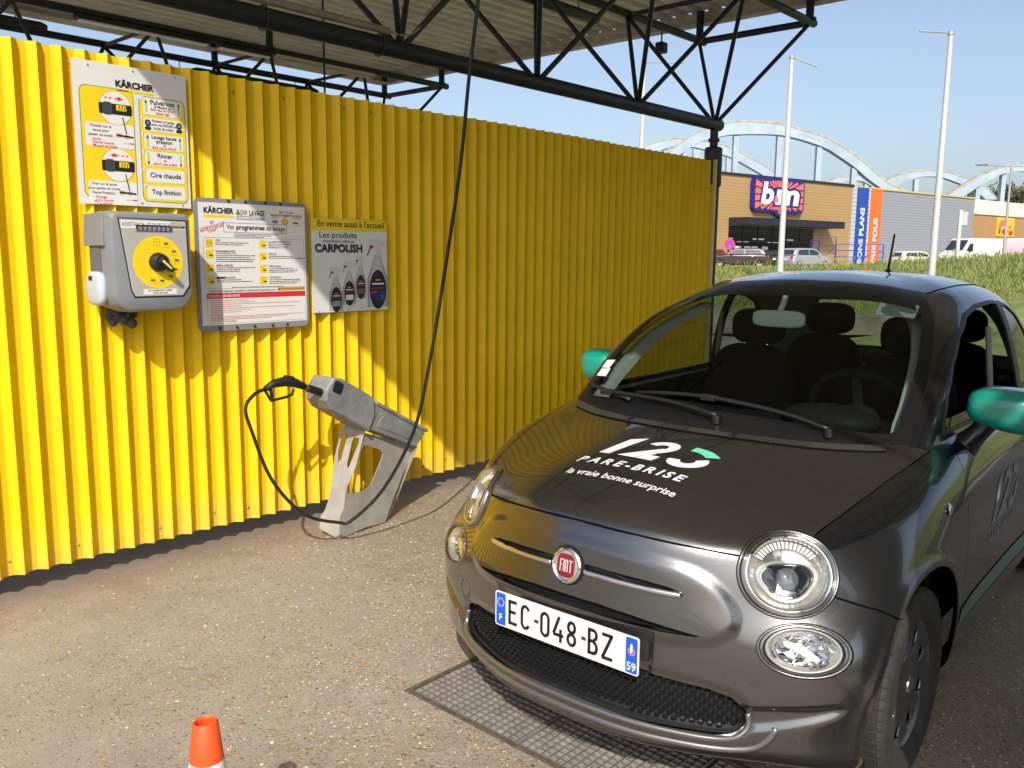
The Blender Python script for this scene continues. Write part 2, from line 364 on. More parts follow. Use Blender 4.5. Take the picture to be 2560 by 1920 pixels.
# ================================================================ yellow corrugated wall
def wall_mat():
    m = M('yellow_paint_sheet', (.80, .525, .005), .5, var=.07, scale=3, spec=.22)
    n = m.node_tree.nodes; l = m.node_tree.links; b = n['Principled BSDF']; tc = [q for q in n if q.type == 'TEX_COORD'][0]
    src = b.inputs['Base Color'].links[0].from_socket
    sep = n.new('ShaderNodeSeparateXYZ'); l.new(tc.outputs['Object'], sep.inputs[0])
    nz = n.new('ShaderNodeTexNoise'); nz.inputs['Scale'].default_value = 14; nz.inputs['Detail'].default_value = 6; l.new(tc.outputs['Object'], nz.inputs['Vector'])
    mr = n.new('ShaderNodeMapRange'); l.new(sep.outputs['Z'], mr.inputs[0]); mr.inputs[1].default_value = .10; mr.inputs[2].default_value = .32; mr.inputs[3].default_value = .55; mr.inputs[4].default_value = 0
    mu = n.new('ShaderNodeMath'); mu.operation = 'MULTIPLY'; l.new(mr.outputs[0], mu.inputs[0]); l.new(nz.outputs['Fac'], mu.inputs[1])
    mx = n.new('ShaderNodeMix'); mx.data_type = 'RGBA'; l.new(mu.outputs[0], mx.inputs[0]); l.new(src, mx.inputs[6]); mx.inputs[7].default_value = (.50, .38, .16, 1)   # chalky splash dirt
    vo = n.new('ShaderNodeTexVoronoi'); vo.inputs['Scale'].default_value = 9; l.new(tc.outputs['Object'], vo.inputs['Vector'])
    sc = n.new('ShaderNodeSeparateColor'); l.new(vo.outputs['Color'], sc.inputs[0])
    th = n.new('ShaderNodeMath'); th.operation = 'MULTIPLY'; l.new(sc.outputs[0], th.inputs[0]); th.inputs[1].default_value = .055
    lt = n.new('ShaderNodeMath'); lt.operation = 'LESS_THAN'; l.new(vo.outputs['Distance'], lt.inputs[0]); l.new(th.outputs[0], lt.inputs[1])
    pk = n.new('ShaderNodeMath'); pk.operation = 'GREATER_THAN'; l.new(sc.outputs[1], pk.inputs[0]); pk.inputs[1].default_value = .72
    an = n.new('ShaderNodeMath'); an.operation = 'MULTIPLY'; l.new(lt.outputs[0], an.inputs[0]); l.new(pk.outputs[0], an.inputs[1])
    m2 = n.new('ShaderNodeMix'); m2.data_type = 'RGBA'; l.new(an.outputs[0], m2.inputs[0]); l.new(mx.outputs[2], m2.inputs[6]); m2.inputs[7].default_value = (.10, .06, .015, 1)
    mp = n.new('ShaderNodeMapping'); mp.inputs['Scale'].default_value = (9, 9, .35); l.new(tc.outputs['Object'], mp.inputs['Vector'])
    n3 = n.new('ShaderNodeTexNoise'); n3.inputs['Scale'].default_value = 1.6; n3.inputs['Detail'].default_value = 6; l.new(mp.outputs[0], n3.inputs['Vector'])
    r3 = n.new('ShaderNodeMapRange'); l.new(n3.outputs['Fac'], r3.inputs[0]); r3.inputs[1].default_value = .5; r3.inputs[2].default_value = .8; r3.inputs[3].default_value = 0; r3.inputs[4].default_value = .5
    m3 = n.new('ShaderNodeMix'); m3.data_type = 'RGBA'; l.new(r3.outputs[0], m3.inputs[0]); l.new(m2.outputs[2], m3.inputs[6]); m3.inputs[7].default_value = (.66, .42, .02, 1)
    l.new(m3.outputs[2], b.inputs['Base Color'])
    nb = n.new('ShaderNodeTexNoise'); nb.inputs['Scale'].default_value = 4; nb.inputs['Detail'].default_value = 2; l.new(tc.outputs['Object'], nb.inputs['Vector'])
    bp = n.new('ShaderNodeBump'); bp.inputs['Strength'].default_value = .25; bp.inputs['Distance'].default_value = .02; l.new(nb.outputs['Fac'], bp.inputs['Height']); l.new(bp.outputs[0], b.inputs['Normal'])
    return m
WALLM = wall_mat()
YW = 4.05; PIT = .0982; WZ0, WZ1 = .094, 2.388; RIBX0 = 1.3986-25*PIT; NPER = 17; NSH = 5
wall = thing('corrugated_wall', 'long wall of bright yellow trapezoidal corrugated steel sheets', 'wall', (RIBX0, YW, 0))
prof = [(0, 0), (.0310, .0345), (.0660, .0345), (.0955, .0015)]  # crest edge, valley, ramp; x within a pitch and depth
mb = MB(); L_ = []
for k in range(NPER):
    for x, d in prof: L_.append((k*PIT+x, d))
L_.append((NPER*PIT+.006, .004))
t_ = .0012
F_ = [(x, d) for x, d in L_]
zz = [WZ0+.0]+[WZ0+(WZ1-WZ0)*q/6 for q in range(1, 7)]
vs = [(x, d, z) for z in zz for x, d in F_] + [(x, d+t_, z) for z in zz for x, d in F_]
n_ = len(F_); fs = []
for q in range(6):
    for i in range(n_-1):
        a = q*n_+i; fs += [(a, a+1, a+n_+1, a+n_), (7*n_+a+1, 7*n_+a, 7*n_+a+n_, 7*n_+a+n_+1)]
for i in range(n_-1): fs += [(i+1, i, 7*n_+i, 7*n_+i+1), (6*n_+i, 6*n_+i+1, 13*n_+i+1, 13*n_+i)]
sh0 = MB().add(vs, fs).build('corrugated_sheet', WALLM, wall, fix=False)
rs = random.Random(5)
for k in range(NSH):
    s = sh0 if k == 0 else sh0.copy()
    if k: COL.objects.link(s); s.parent = wall
    s.location = (k*NPER*PIT, -.003*(k % 2), .004*(k % 2))
WEND = 7.275-RIBX0
mb = MB().box((WEND+.002, .012, (WZ0+WZ1)/2+.004), (.022, .05, WZ1-WZ0+.012)); mb.build('end_trim', M('pale_yellow_trim', (.70, .62, .22), .45, var=.08, scale=4), wall, bevel=.003)
# rails behind the sheets
mb = MB()
for z in (.30, 1.25, 2.25): mb.bar((0, .068, z), (WEND, .068, z), .04, .06)
mb.build('back_rail', BLK, wall)
SCRW = MB().lathe([(.0, -.008), (.005, -.006), (.0075, -.002), (.0095, -.0015), (.0095, 0)], 8, Matrix.Rotation(-math.pi/2, 4, 'X')).build('screw', M('dull_screw', (.42, .30, .07), .5, metal=.2), wall, smooth=True)
SCRW.location = (23*PIT+.0485, .0335, .165)
kk = 0
for row, z in ((0, .165), (1, 2.32)):
    for i in range(2, 82, 3):
        kk += 1
        if row == 0 and i == 23: continue
        ii = i+(rs.random() < .3)
        s = SCRW.copy(); COL.objects.link(s); s.parent = wall; s.location = (ii*PIT+.0485, .0335, z+rs.uniform(-.012, .012))
# posts at both wall ends carry the canopy
def tube_between(mb, a, b, r, n=10): mb.tube([a, b], r, n)
TP = 1.26; NODES = [7.34-TP*k for k in range(6)]; ZL, ZU = 2.72, 3.65
# ================================================================ canopy
DECK = M('deck_underside', (.74, .70, .58), .45, metal=.0, var=.18, scale=2.5)
FASC = M('fascia_underside', (.58, .53, .43), .6, var=.15, scale=3)
can = thing('canopy_roof', 'wash bay canopy roof of corrugated steel deck with folded edge trim', 'roof', (0, 0, 3.93))
RX0, RX1, RY0, RY1 = .54, 8.10, -3.7, 9.62
P_ = .187; nb = int((RY1-RY0)/P_); mb = MB(); prof = [(0, 0), (.075, 0), (.095, .045), (.165, .045)]
ys = [(RY0+k*P_+a, h) for k in range(nb) for a, h in prof]; ys.append((RY0+nb*P_, 0)); n_ = len(ys)
mb.add([(x, y, h) for x in (RX0, (RX0+RX1)/2, RX1) for y, h in ys] + [(x, y, h+.004) for x in (RX0, (RX0+RX1)/2, RX1) for y, h in ys],
       [(q*n_+i, q*n_+i+1, (q+1)*n_+i+1, (q+1)*n_+i) for q in (0, 1) for i in range(n_-1)] + [((3+q)*n_+i, (4+q)*n_+i, (4+q)*n_+i+1, (3+q)*n_+i+1) for q in (0, 1) for i in range(n_-1)])
mb.build('roof_deck', DECK, can, fix=False)
for a, b, w in (((RX1-.01, RY0, -.045), (RX1-.01, RY1, -.045), 1), ((RX0+.01, RY0, -.045), (RX0+.01, RY1, -.045), 1)):
    MB().bar(a, b, .03, .13).build('end_fascia', FASC, can); 
    sg = -1 if a[0] > 4 else 1
    MB().box((a[0]+sg*.055, (RY0+RY1)/2, -.115), (.11, RY1-RY0, .012)).build('fascia_return', FASC, can)
for y, sg in ((RY1-.01, -1), (RY0+.01, 1)):
    MB().bar((RX0+.03, y, -.045), (RX1-.03, y, -.045), .03, .13).build('side_fascia', FASC, can)
    MB().box(((RX0+RX1)/2, y+sg*.12, -.135), (RX1-RX0-.26, .22, .012)).build('fascia_return', FASC, can)
def truss(yc, label):
    t = thing('canopy_truss', label, 'truss', (0, yc, 0), group='tubular trusses under the canopy')
    hw = .565
    MB().tube([(NODES[-1]-.25, 0, ZL), (7.42, 0, ZL)], .054, 14).build('bottom_chord', BLK, t, smooth='auto')
    up = [7.97-TP*k for k in range(7)]
    for s in (-1, 1):
        MB().tube([(.36, s*hw, ZU), (8.07, s*hw, ZU)], .036, 12).build('top_chord', BLK, t, smooth='auto')
        for x in up[:6:2]: MB().tube([(x, s*hw, ZU+.03), (x, s*hw, 3.925)], .038, 8).lathe([(.06, -.012), (.06, .012)], 10, Matrix.Translation((x, s*hw, ZU+.02)), True).build('roof_stub', BLK, t, smooth='auto')
    for k, x in enumerate(up[:6]): 
        MB().tube([(x, -hw, ZU-.01), (x, hw, ZU-.01)], .032 if k == 0 else .02, 8).build('cross_tube', BLK, t, smooth='auto')
    for i, x in enumerate(NODES):
        for s in (-1, 1):
            for xu in (x+TP/2, x-TP/2): MB().tube([(x+(xu-x)*.03, s*.02, ZL+.03), (xu, s*hw, ZU-.02)], .019, 8).build('diagonal', BLK, t, smooth='auto')
    return t
tr1 = truss(4.11, 'black tubular truss directly above the yellow wall')
tr2 = truss(8.965, 'black tubular truss behind the yellow wall')
tr3 = truss(-.75, 'black tubular truss on the near side of the wash bay')
def post(x, y, label):
    t = thing('canopy_post', label, 'post', (x, y, 0), group='round canopy posts')
    MB().tube([(0, 0, 0), (0, 0, 2.43)], .066, 18).build('column', BLK, t, smooth='auto')
    MB().lathe([(.0, 2.16), (.074, 2.16), (.082, 2.18), (.082, 2.50), (.070, 2.515), (.0, 2.515)], 18).build('sleeve', BLK, t, smooth='auto')
    MB().tube([(0, 0, 2.515), (0, 0, 2.70)], .037, 14).build('neck', BLK, t, smooth='auto')
    MB().lathe([(.02, 2.565), (.052, 2.565), (.052, 2.592), (.02, 2.592)], 14).build('collar', BLK, t, smooth='auto')
    MB().box((0, 0, .008), (.24, .24, .016)).build('base_plate', BLK, t, bevel=.003)
post(7.335, 4.11, 'black canopy post at the far end of the yellow wall')
post(NODES[-1], 4.15, 'black canopy post at the near end of the yellow wall')
post(7.34, 8.965, 'black canopy post behind the yellow wall')
post(NODES[-1], 8.965, 'black canopy post behind the near end of the wall')
post(7.34, -.75, 'black canopy post on the open side of the bay')
post(NODES[-1], -.75, 'black canopy post on the open side beside the camera')
# light fittings and cables under the canopy
def batten(name, p0, p1, label, body, diff):
    t = thing(name, label, 'light', ((p0[0]+p1[0])/2, p0[1], p0[2]), group='light fittings under the canopy')
    L = abs(p1[0]-p0[0])
    MB().box((0, 0, .02), (L, .11, .04)).build('housing', body, t, bevel=.01)
    MB().box((0, -.0, -.010), (L*.96, .085, .018)).build('diffuser', diff, t, bevel=.01)
    for s in (-.3, .3): MB().tube([(s*L, 0, .02), (s*L, 0, .09)], .006, 6).build('hanger', BLK, t)
DIFF = M('diffuser_white', (.78, .80, .80), .35)
batten('light_batten', (3.45, 8.40, 3.58), (4.75, 8.40, 3.58), 'dark batten light with white diffuser under the back truss, nearest the KÄRCHER sign', BLK, DIFF)
batten('light_batten', (4.85, 8.40, 3.58), (5.45, 8.40, 3.58), 'short dark batten light with white diffuser beside the grey one', BLK, DIFF)
batten('light_batten', (5.50, 8.40, 3.58), (6.85, 8.40, 3.58), 'long grey batten light under the back truss', FASC, FASC)
def cyl_light(x0, x1, y, z, label):
    t = thing('tube_light', label, 'light', ((x0+x1)/2, y, z), group='tube lights hung from the back truss'); L = x1-x0
    BL = M('tube_body', (.035, .036, .04), .35, var=.2, scale=8)
    MB().tube([(-L/2, 0, 0), (-L/2+.05, 0, 0), (L/2-.05, 0, 0), (L/2, 0, 0)], [.03, .048, .048, .03], 12).build('body', BL, t, smooth='auto')
    MB().tube([(-L/2-.06, 0, .005), (-L/2, 0, 0)], .016, 8).build('end_cap', BLK, t)
    for s in (-.3, .3): MB().tube(spline([(s*L, 0, .04), (s*L+.015, .02, .085), (s*L-.01, 0, .13)], 4), .006, 6).build('hook', STEEL, t)
    MB().tube(spline([(-L/2-.06, 0, .005), (-L/2-.11, .02, -.03), (-L/2-.15, 0, .05), (-L/2-.13, 0, .12)], 5), .005, 6).build('cable', BLK, t)
cyl_light(5.15, 6.85, 9.5, 3.53, 'dark tube light hung above the wall right of the KÄRCHER sign')
cyl_light(2.2, 3.62, 9.5, 3.70, 'dark tube light at the upper left corner above the wall')
cyl_light(5.0, 6.3, 4.70, 3.52, 'dark tube light under the near truss')
t = thing('flood_lamp', 'small black flood lamp hung at the canopy corner near the arches', 'lamp', (7.35, 4.72, 3.48))
MB().box((0, 0, 0), (.10, .09, .10)).build('head', BLK, t, bevel=.015); MB().tube([(0, 0, .04), (0, 0, .15)], .008, 6).build('bracket', BLK, t)
CAB = M('grey_conduit', (.24, .21, .17), .5, var=.2, scale=12)
o = MB().tube([(1.2, 4.08, ZL+.082), (3.45, 4.08, ZL+.082)], .022, 10).build('conduit_pipe', CAB, smooth='auto'); tag(o, 'thin beige conduit pipe lying along the bottom chord', 'pipe')
o = MB().tube([(3.70, 4.02, ZL+.20), (4.03, 3.76, ZL+.72)], .021, 10).build('conduit_pipe', CAB, smooth='auto'); tag(o, 'short beige conduit strapped to a truss diagonal', 'pipe')
o = MB().tube(spline([(3.45, 4.08, ZL+.08), (3.55, 4.03, ZL+.07), (3.64, 4.02, ZL+.13), (3.70, 4.02, ZL+.20)], 6), .006, 6).build('cable', CAB, smooth=True); tag(o, 'grey cable bridging the two beige conduits', 'cable')
for k, (x, y0) in enumerate(((2.63, 4.11), (3.40, 4.11))):
    o = MB().tube([(x+.0, 4.11+.058*math.cos(a), ZL+.062*math.sin(a)) for a in [q*.45 for q in range(15)]], .005, 6).build('cable_tie', BLK, smooth=True)
    tag(o, ('black cable tie round the bottom chord left of the hoses', 'black cable tie round the bottom chord beside the hanging rod')[k], 'cable tie')
o = MB().tube([(5.05, 6.9, 3.93), (5.02, 6.85, 2.2)], .010, 6).build('hanging_rod', BLK); tag(o, 'thin black rod hanging from the canopy behind the wall', 'rod')
# swivel boom that carries the hose
t = thing('hose_boom', 'black swivel bracket with looped hoses under the canopy deck', 'bracket', (2.72, 3.55, 3.91))
MB().box((0, 0, -.05), (.10, .14, .1)).build('bracket', BLK, t, bevel=.01)
MB().tube([(0, 0, -.10), (0, 0, -.42)], .03, 10).build('swivel', BLK, t, smooth='auto')
MB().tube([(0, 0, -.36), (.65, -.7, -.46)], .018, 8).build('arm', BLK, t, smooth='auto')
MB().tube(spline([(0, 0, -.40), (.10, .02, -.44), (.22, .03, -.52), (.30, 0, -.45), (.30, -.02, -.3)], 6), .014, 8).build('hose_loop', RUB, t, smooth=True)
MB().tube(spline([(.28, 0, -.10), (.33, .02, -.30), (.45, 0, -.33), (.52, 0, -.22), (.5, 0, -.05)], 6), .012, 8).build('hose_loop', RUB, t, smooth=True)
# ================================================================ boards on the wall
YB = YW-.004
ALU = M('board_white', (.70, .69, .67), .4, var=.05, scale=3)
def board(name, label, x0, z0, x1, z1, yf=YB, t=.004, mat=ALU, r=.0):
    o = thing(name, label, 'sign', ((x0+x1)/2, yf, z0)); w = x1-x0; h = z1-z0
    MB().prism(rrect(-w/2, 0, w/2, h, r) if r else [(-w/2, 0), (w/2, 0), (w/2, h), (-w/2, h)], lambda a, b, d: (a, d, b), 0, -t).build('panel', mat, o)
    return o, Print(lambda a, b, d: (a-w/2, -t-d, b)), w, h
GREYINK = M('ink_grey', (.05, .05, .055), .5)
def kaercher(pr, x, z, w, h, lay=3):
    pr.text('KÄRCHER', x, z, h, INK, lay, bold=.022, width=w)
# ---- upper instruction board
sg, pr, w, h = board('instruction_board', 'white KÄRCHER board with two yellow panels of washing steps', 1.632, 1.729, 2.156, 2.348)
k = w/655.; X = lambda a: a*k; Z = lambda b: h-b*(h/830.)        # laid out on a 655 x 830 grid
pr.text('KÄRCHER', X(232), Z(125), .0265, INK, 3, bold=.045, width=X(222)); pr.rect(X(238), Z(150), X(455), Z(135), YEL, 2)
pr.rect(X(30), Z(790), X(330), Z(140), INK, 1, r=X(36)); pr.rect(X(33), Z(787), X(327), Z(143), YEL, 2, r=X(34))
pr.rect(X(360), Z(800), X(640), Z(160), INK, 1, r=X(36)); pr.rect(X(363), Z(797), X(637), Z(163), YEL, 2, r=X(34))
for k2, (cy, ty, arrow) in enumerate(((255, 380, 1), (590, 720, -1))):
    pr.poly(ellipse(X(225), Z(cy), X(93), X(93), 36), GREYINK, 3); pr.poly(ellipse(X(225), Z(cy), X(91.5), X(91.5), 36), WHT, 4)
    # the lance handle
    pr.rect(X(132), Z(cy+38), X(316), Z(cy-25), INK, 5, r=X(10)); pr.rect(X(150), Z(cy+42), X(205), Z(cy-32), GREYINK, 6, r=X(16)); pr.rect(X(228), Z(cy+14), X(285), Z(cy-20), YEL, 6, r=X(4))
    for q in range(3): pr.line(X(240+q*16), Z(cy+13), X(248+q*16), Z(cy-18), X(4), INK, 7)
    ax = X(225)
    for q in range(2): pr.rect(ax+X(-52*arrow+q*24*arrow-6), Z(cy-52), ax+X(-52*arrow+q*24*arrow+6), Z(cy-60), RED, 5)
    pr.poly([(ax+X(45*arrow), Z(cy-56)), (ax+X(15*arrow), Z(cy-70)), (ax+X(15*arrow), Z(cy-60)), (ax-X(2*arrow), Z(cy-60)), (ax-X(2*arrow), Z(cy-52)), (ax+X(15*arrow), Z(cy-52)), (ax+X(15*arrow), Z(cy-42))][::arrow], RED, 5)
    pr.rect(X(52), Z(ty+110), X(325), Z(ty-30), WHT, 3, r=X(14)); pr.line(X(262), Z(cy+50), X(280), Z(ty+20), X(6), INK, 5)
    pr.line(X(222), Z(ty+32), X(318), Z(ty+38), X(9), INK, 5); pr.rect(X(222), Z(ty+45), X(252), Z(ty+22), M('print_skin', (.55, .30, .18), .6), 4); pr.rect(X(270), Z(ty+46), X(292), Z(ty+26), M('print_skin', None), 5)
    for q in range(3): pr.rect(X(262+q*11), Z(ty+80), X(267+q*11), Z(ty+75), RED, 4)
    pr.rect(X(295), Z(ty+80), X(322), Z(ty+73), RED, 4)
    L1 = (('Pousser sur la', 'lance pour', 'passer en mode :'), ('Tirer sur la lance', 'pour passer en mode', 'Haute Pression :'))[k2]
    L2 = (('- Jantes', '- Spécial insectes', '- Mousse de lavage'), ('- Rinçage', '- Cire chaude', '- Top finition'))[k2]
    for q, s in enumerate(L1): pr.text(s, X(138), Z(ty-5+q*26), .0115, GREYINK, 4, bold=.012, align='C')
    for q, s in enumerate(L2): pr.text(s, X(78), Z(ty+72+q*19), .0108, RED, 4, bold=.012)
for q, (z0, z1) in enumerate(((168, 268), (286, 366), (384, 476), (490, 576), (596, 678), (700, 782))):
    pr.rect(X(385), Z(z1), X(620), Z(z0), WHT, 3, r=X(14)); pr.poly(ellipse(X(378), Z(z0+6), X(13), X(13), 16), WHT, 4); pr.text(str(q+1), X(378), Z(z0+13), .0115, INK, 5, align='C')
    if q in (0, 2, 3):
        for xx in (402, 600):
            up = -1 if q == 3 else 1; m_ = Z((z0+z1)/2); H2 = X(34)
            pr.rect(X(xx-3.5), m_-H2, X(xx+3.5), m_+H2, GRN_, 4)
            pr.poly([(X(xx-10), m_+up*H2*.5), (X(xx+10), m_+up*H2*.5), (X(xx), m_+up*H2*1.15)][::up], GRN_, 4)
for s, zz, hh, m_ in (('Pulvérisez', 203, .0205, INK), ('la Mousse du', 222, .0108, INK), ('BAS vers le HAUT', 240, .0108, RED), ('laisser agir', 260, .0108, RED), ('Pendant ce temps', 308, .0108, GREYINK), ('Laver vos ROUES et', 331, .0108, GREYINK), ('le bas de caisse', 353, .0108, GREYINK),
                      ('Lavage haute', 410, .0165, INK), ('pression', 436, .0165, INK), ('du', 453, .009, GREYINK), ('BAS vers le HAUT', 471, .0108, RED), ('Rincer', 524, .0195, INK), ('du', 546, .009, GREYINK), ('HAUT vers le BAS', 569, .0108, RED), ('Cire chaude', 647, .0215, INK), ('Top finition', 751, .0215, INK)):
    pr.text(s, X(502), Z(zz), hh, m_, 5, bold=.014, align='C')
for xx in (408, 598):
    pr.poly(ellipse(X(xx), Z(318), X(18), X(20), 16), INK, 4); pr.poly(ellipse(X(xx), Z(318), X(9), X(10), 12), GRY, 5); pr.rect(X(xx-18), Z(360), X(xx+18), Z(340), INK, 4, r=X(5))
pr.build(sg)
for a, b in ((85, 26), (335, 22), (585, 18), (85, 812), (350, 812), (600, 812)): MB().lathe([(0, -.003), (.004, -.003), (.004, 0)], 8, Matrix.Translation((X(a)-w/2, -.004, Z(b))) @ Matrix.Rotation(-math.pi/2, 4, 'X')).build('rivet', STEEL, sg)
# ---- programme board in a grey frame
FRM = M('grey_board_frame', (.24, .235, .235), .55, var=.12, scale=7)
sg, pr, w, h = board('programme_board', 'white KÄRCHER & DW LAVAGE programme board in a grey frame', 2.163, 1.125, 2.812, 1.785, yf=YW-.012, t=.012, mat=FRM, r=.03)
pr.rect(.018, .03, w-.014, h-.022, WHT, 1)
kx = (w-.032)/1250.; X = lambda a: .018+(a-90)*kx; Z = lambda b: h-.022-(b-105)*((h-.052)/1340.)
pr.text('KÄRCHER', X(148), Z(215), .0255, INK, 3, bold=.045, width=X(480)-X(148)); pr.rect(X(148), Z(262), X(485), Z(232), YEL, 2, r=.004)
pr.text('&', X(508), Z(225), .027, INK, 3, bold=.004); pr.text('DW', X(560), Z(228), .027, INK, 3, width=X(635)-X(560)); pr.text('LAVAGE', X(660), Z(230), .028, INK, 3, bold=.02, width=X(838)-X(660))
pr.rect(X(510), Z(245), X(680), Z(240), INK, 2); BLU = M('print_blue', (.05, .22, .55), .5); pr.poly([(X(680), Z(240)), (X(840), Z(250)), (X(830), Z(262)), (X(680), Z(246))], BLU, 2)
pr.text('Faire de votre satisfaction notre priorité', X(510), Z(276), .009, M('ink_blue', (.02, .08, .28), .5), 3, bold=.012, width=X(840)-X(510))
pr.text('2€ = 3 min', X(1105), Z(190), .0135, RED, 3, bold=.02, align='C'); pr.text('MODES DE PAIEMENT ACCEPTÉS', X(1105), Z(222), .009, INK, 3, bold=.015, align='C')
for s, xx in (('Monnaie', 965), ('Jeton', 1085), ('Carte de fidélité', 1235)): pr.text(s, X(xx), Z(244), .0068, GREYINK, 3, align='C')
pr.poly(ellipse(X(965), Z(285), .02, .009, 16), GRY, 2); ORA = M('print_orange', (.72, .33, .02), .5); pr.poly(ellipse(X(1085), Z(283), .022, .014, 20), ORA, 2); pr.poly(ellipse(X(1088), Z(283), .011, .006, 16), YEL, 3); pr.rect(X(1185), Z(300), X(1255), Z(285), INK, 2); pr.rect(X(1185), Z(325), X(1290), Z(310), YEL, 2)
for s, zz, hh in (('ici', 330, .018), ('LAVAGE SANS RAYURE', 365, .0095), ('GRÂCE À LA MOUSSE', 390, .0095), ('VITESSE', 418, .0095)): pr.text(s, X(235), Z(zz), hh, RED, 3, bold=.012, align='C', rot=.26)
pr.frame(X(360), Z(420), X(1108), Z(315), .0015, INK, 2); pr.text('Vos', X(395), Z(383), .0235, INK, 3, bold=.008, width=X(475)-X(395)); pr.text('programmes', X(505), Z(385), .0235, INK, 3, bold=.024, width=X(835)-X(505)); pr.text('de lavage', X(855), Z(388), .0235, INK, 3, bold=.004, width=X(1085)-X(855))
for q in range(3): pr.dashes(X(480), X(1000-q*90), Z(440+q*16), .0032, GREYINK, 2, q)
pr.frame(X(130), Z(1040), X(1320), Z(480), .0011, GREYINK, 2, r=.012)
ITEMS = [(160, 540, 'STOP', 2), (160, 660, 'PROGRAMME JANTES', 5), (160, 815, 'SPÉCIAL INSECTES', 3), (160, 950, 'MOUSSE DE LAVAGE', 2), (770, 545, 'LAVAGE HAUTE PRESSION', 3), (770, 685, 'RINÇAGE', 2), (770, 825, 'CIRE CHAUDE', 3), (770, 955, 'TOP FINITION', 3)]
for xx, zc, s, nl in ITEMS:
    pr.rect(X(xx-5), Z(zc+45), X(xx+80), Z(zc-45), YEL, 2, r=.003)
    if s == 'STOP': pr.frame(X(xx+12), Z(zc+28), X(xx+62), Z(zc-28), .001, INK, 3); pr.text('STOP', X(xx+37), Z(zc+6), .006, INK, 3, align='C')
    else: pr.rect(X(xx+30), Z(zc+22), X(xx+70), Z(zc+6), INK, 3, r=.002); pr.line(X(xx+15), Z(zc-12), X(xx+32), Z(zc-16), .0015, INK, 3)
    pr.text(s, X(xx+105), Z(zc-22), .0078, INK, 3, bold=.02)
    for q in range(nl): pr.dashes(X(xx+105), X(xx+105+random.Random(zc+q).uniform(230, 470)), Z(zc+q*21), .0036, INK, 2, zc+q)
pr.rect(X(262), Z(932), X(358), Z(910), M('ink_darkred', (.22, .01, .02), .5), 2)
pr.dashes(X(430), X(1060), Z(1032), .003, GREYINK, 2, 9)
pr.text("POUR TOUTES DEMANDES S'ADRESSER AU CENTRE RAPID PARE-BRISE DU SITE", X(180), Z(1078), .0088, INK, 3, bold=.006, width=X(945)-X(180))
pr.rect(X(965), Z(1078), X(1322), Z(1040), ORA, 2, r=.003); pr.text('SITE SOUS VIDEO SURVEILLANCE', X(1165), Z(1068), .0068, INK, 3, align='C', width=X(1310)-X(1025)); pr.poly([(X(980), Z(1072)), (X(1010), Z(1072)), (X(995), Z(1046))], INK, 3)
pr.rect(X(148), Z(1150), X(1325), Z(1090), RED, 2); pr.text('CONSEILS DE SECURITE', X(165), Z(1134), .0115, WHT, 3, bold=.015)
pr.frame(X(148), Z(1430), X(1325), Z(1090), .0009, GREYINK, 2, r=.006)
RINK = M('ink_pale_red', (.60, .16, .16), .6)
for q, x1 in enumerate((620, 700, 1240, 540, 1180, 640, 530)): pr.dashes(X(185), X(x1), Z(1175+q*22), .0033, RINK, 2, q+20)
pr.text('RESPONSABILITE', X(180), Z(1335), .0065, RED, 3, bold=.012)
for q in range(3): pr.dashes(X(180), X(1290-q*200), Z(1355+q*17), .0033, RINK, 2, q+40)
pr.text("PROTECTION DE L'ENVIRONNEMENT", X(180), Z(1412), .006, RED, 3, bold=.012)
pr.build(sg)
for a, b in ((425, 82), (620, 92), (855, 100), (1040, 108), (280, 1475), (475, 1478), (680, 1470), (900, 1465), (1085, 1458)):
    bb = h-.010 if b < 700 else .014
    MB().lathe([(0, -.006), (.006, -.006), (.008, 0)], 8, Matrix.Translation((X(a)-w/2, -.012, bb)) @ Matrix.Rotation(-math.pi/2, 4, 'X')).build('bolt', M('dark_bolt', (.05, .05, .05), .5, metal=.5), sg)
# ---- product advertisement
sg, pr, w, h = board('product_sign', 'white CARPOLISH sign with four spray bottles and yellow header', 2.852, 1.190, 3.385, 1.713)
k = w/1090.; X = lambda a: (a-225)*k; Z = lambda b: h-(b-150)*(h/1365.)
pr.rect(0, Z(325), w, h, YEL, 1); pr.text("En vente aussi à l'accueil", X(305), Z(268), .0345, INK, 2, bold=.012, width=X(1270)-X(305))
pr.text('Les produits', X(330), Z(428), .033, INK, 2, bold=.008, width=X(860)-X(330)); pr.text("d'entretien véhicule", X(375), Z(498), .017, INK, 2, bold=.008, width=X(820)-X(375))
SHD = M('print_shadow', (.30, .32, .33), .6)
pr.text('CARPOLISH', X(262), Z(628), .041, INK, 3, bold=.035, width=X(935)-X(262)); pr.text('CARPOLISH', X(266), Z(640), .041, SHD, 2, bold=.05, width=X(940)-X(266))
BOT = M('print_bottle', (.50, .51, .50), .5); BOTD = M('print_bottle_shade', (.33, .34, .34), .5); LBL = M('print_label', (.02, .02, .025), .5); DRED = M('print_darkred', (.32, .02, .03), .5)
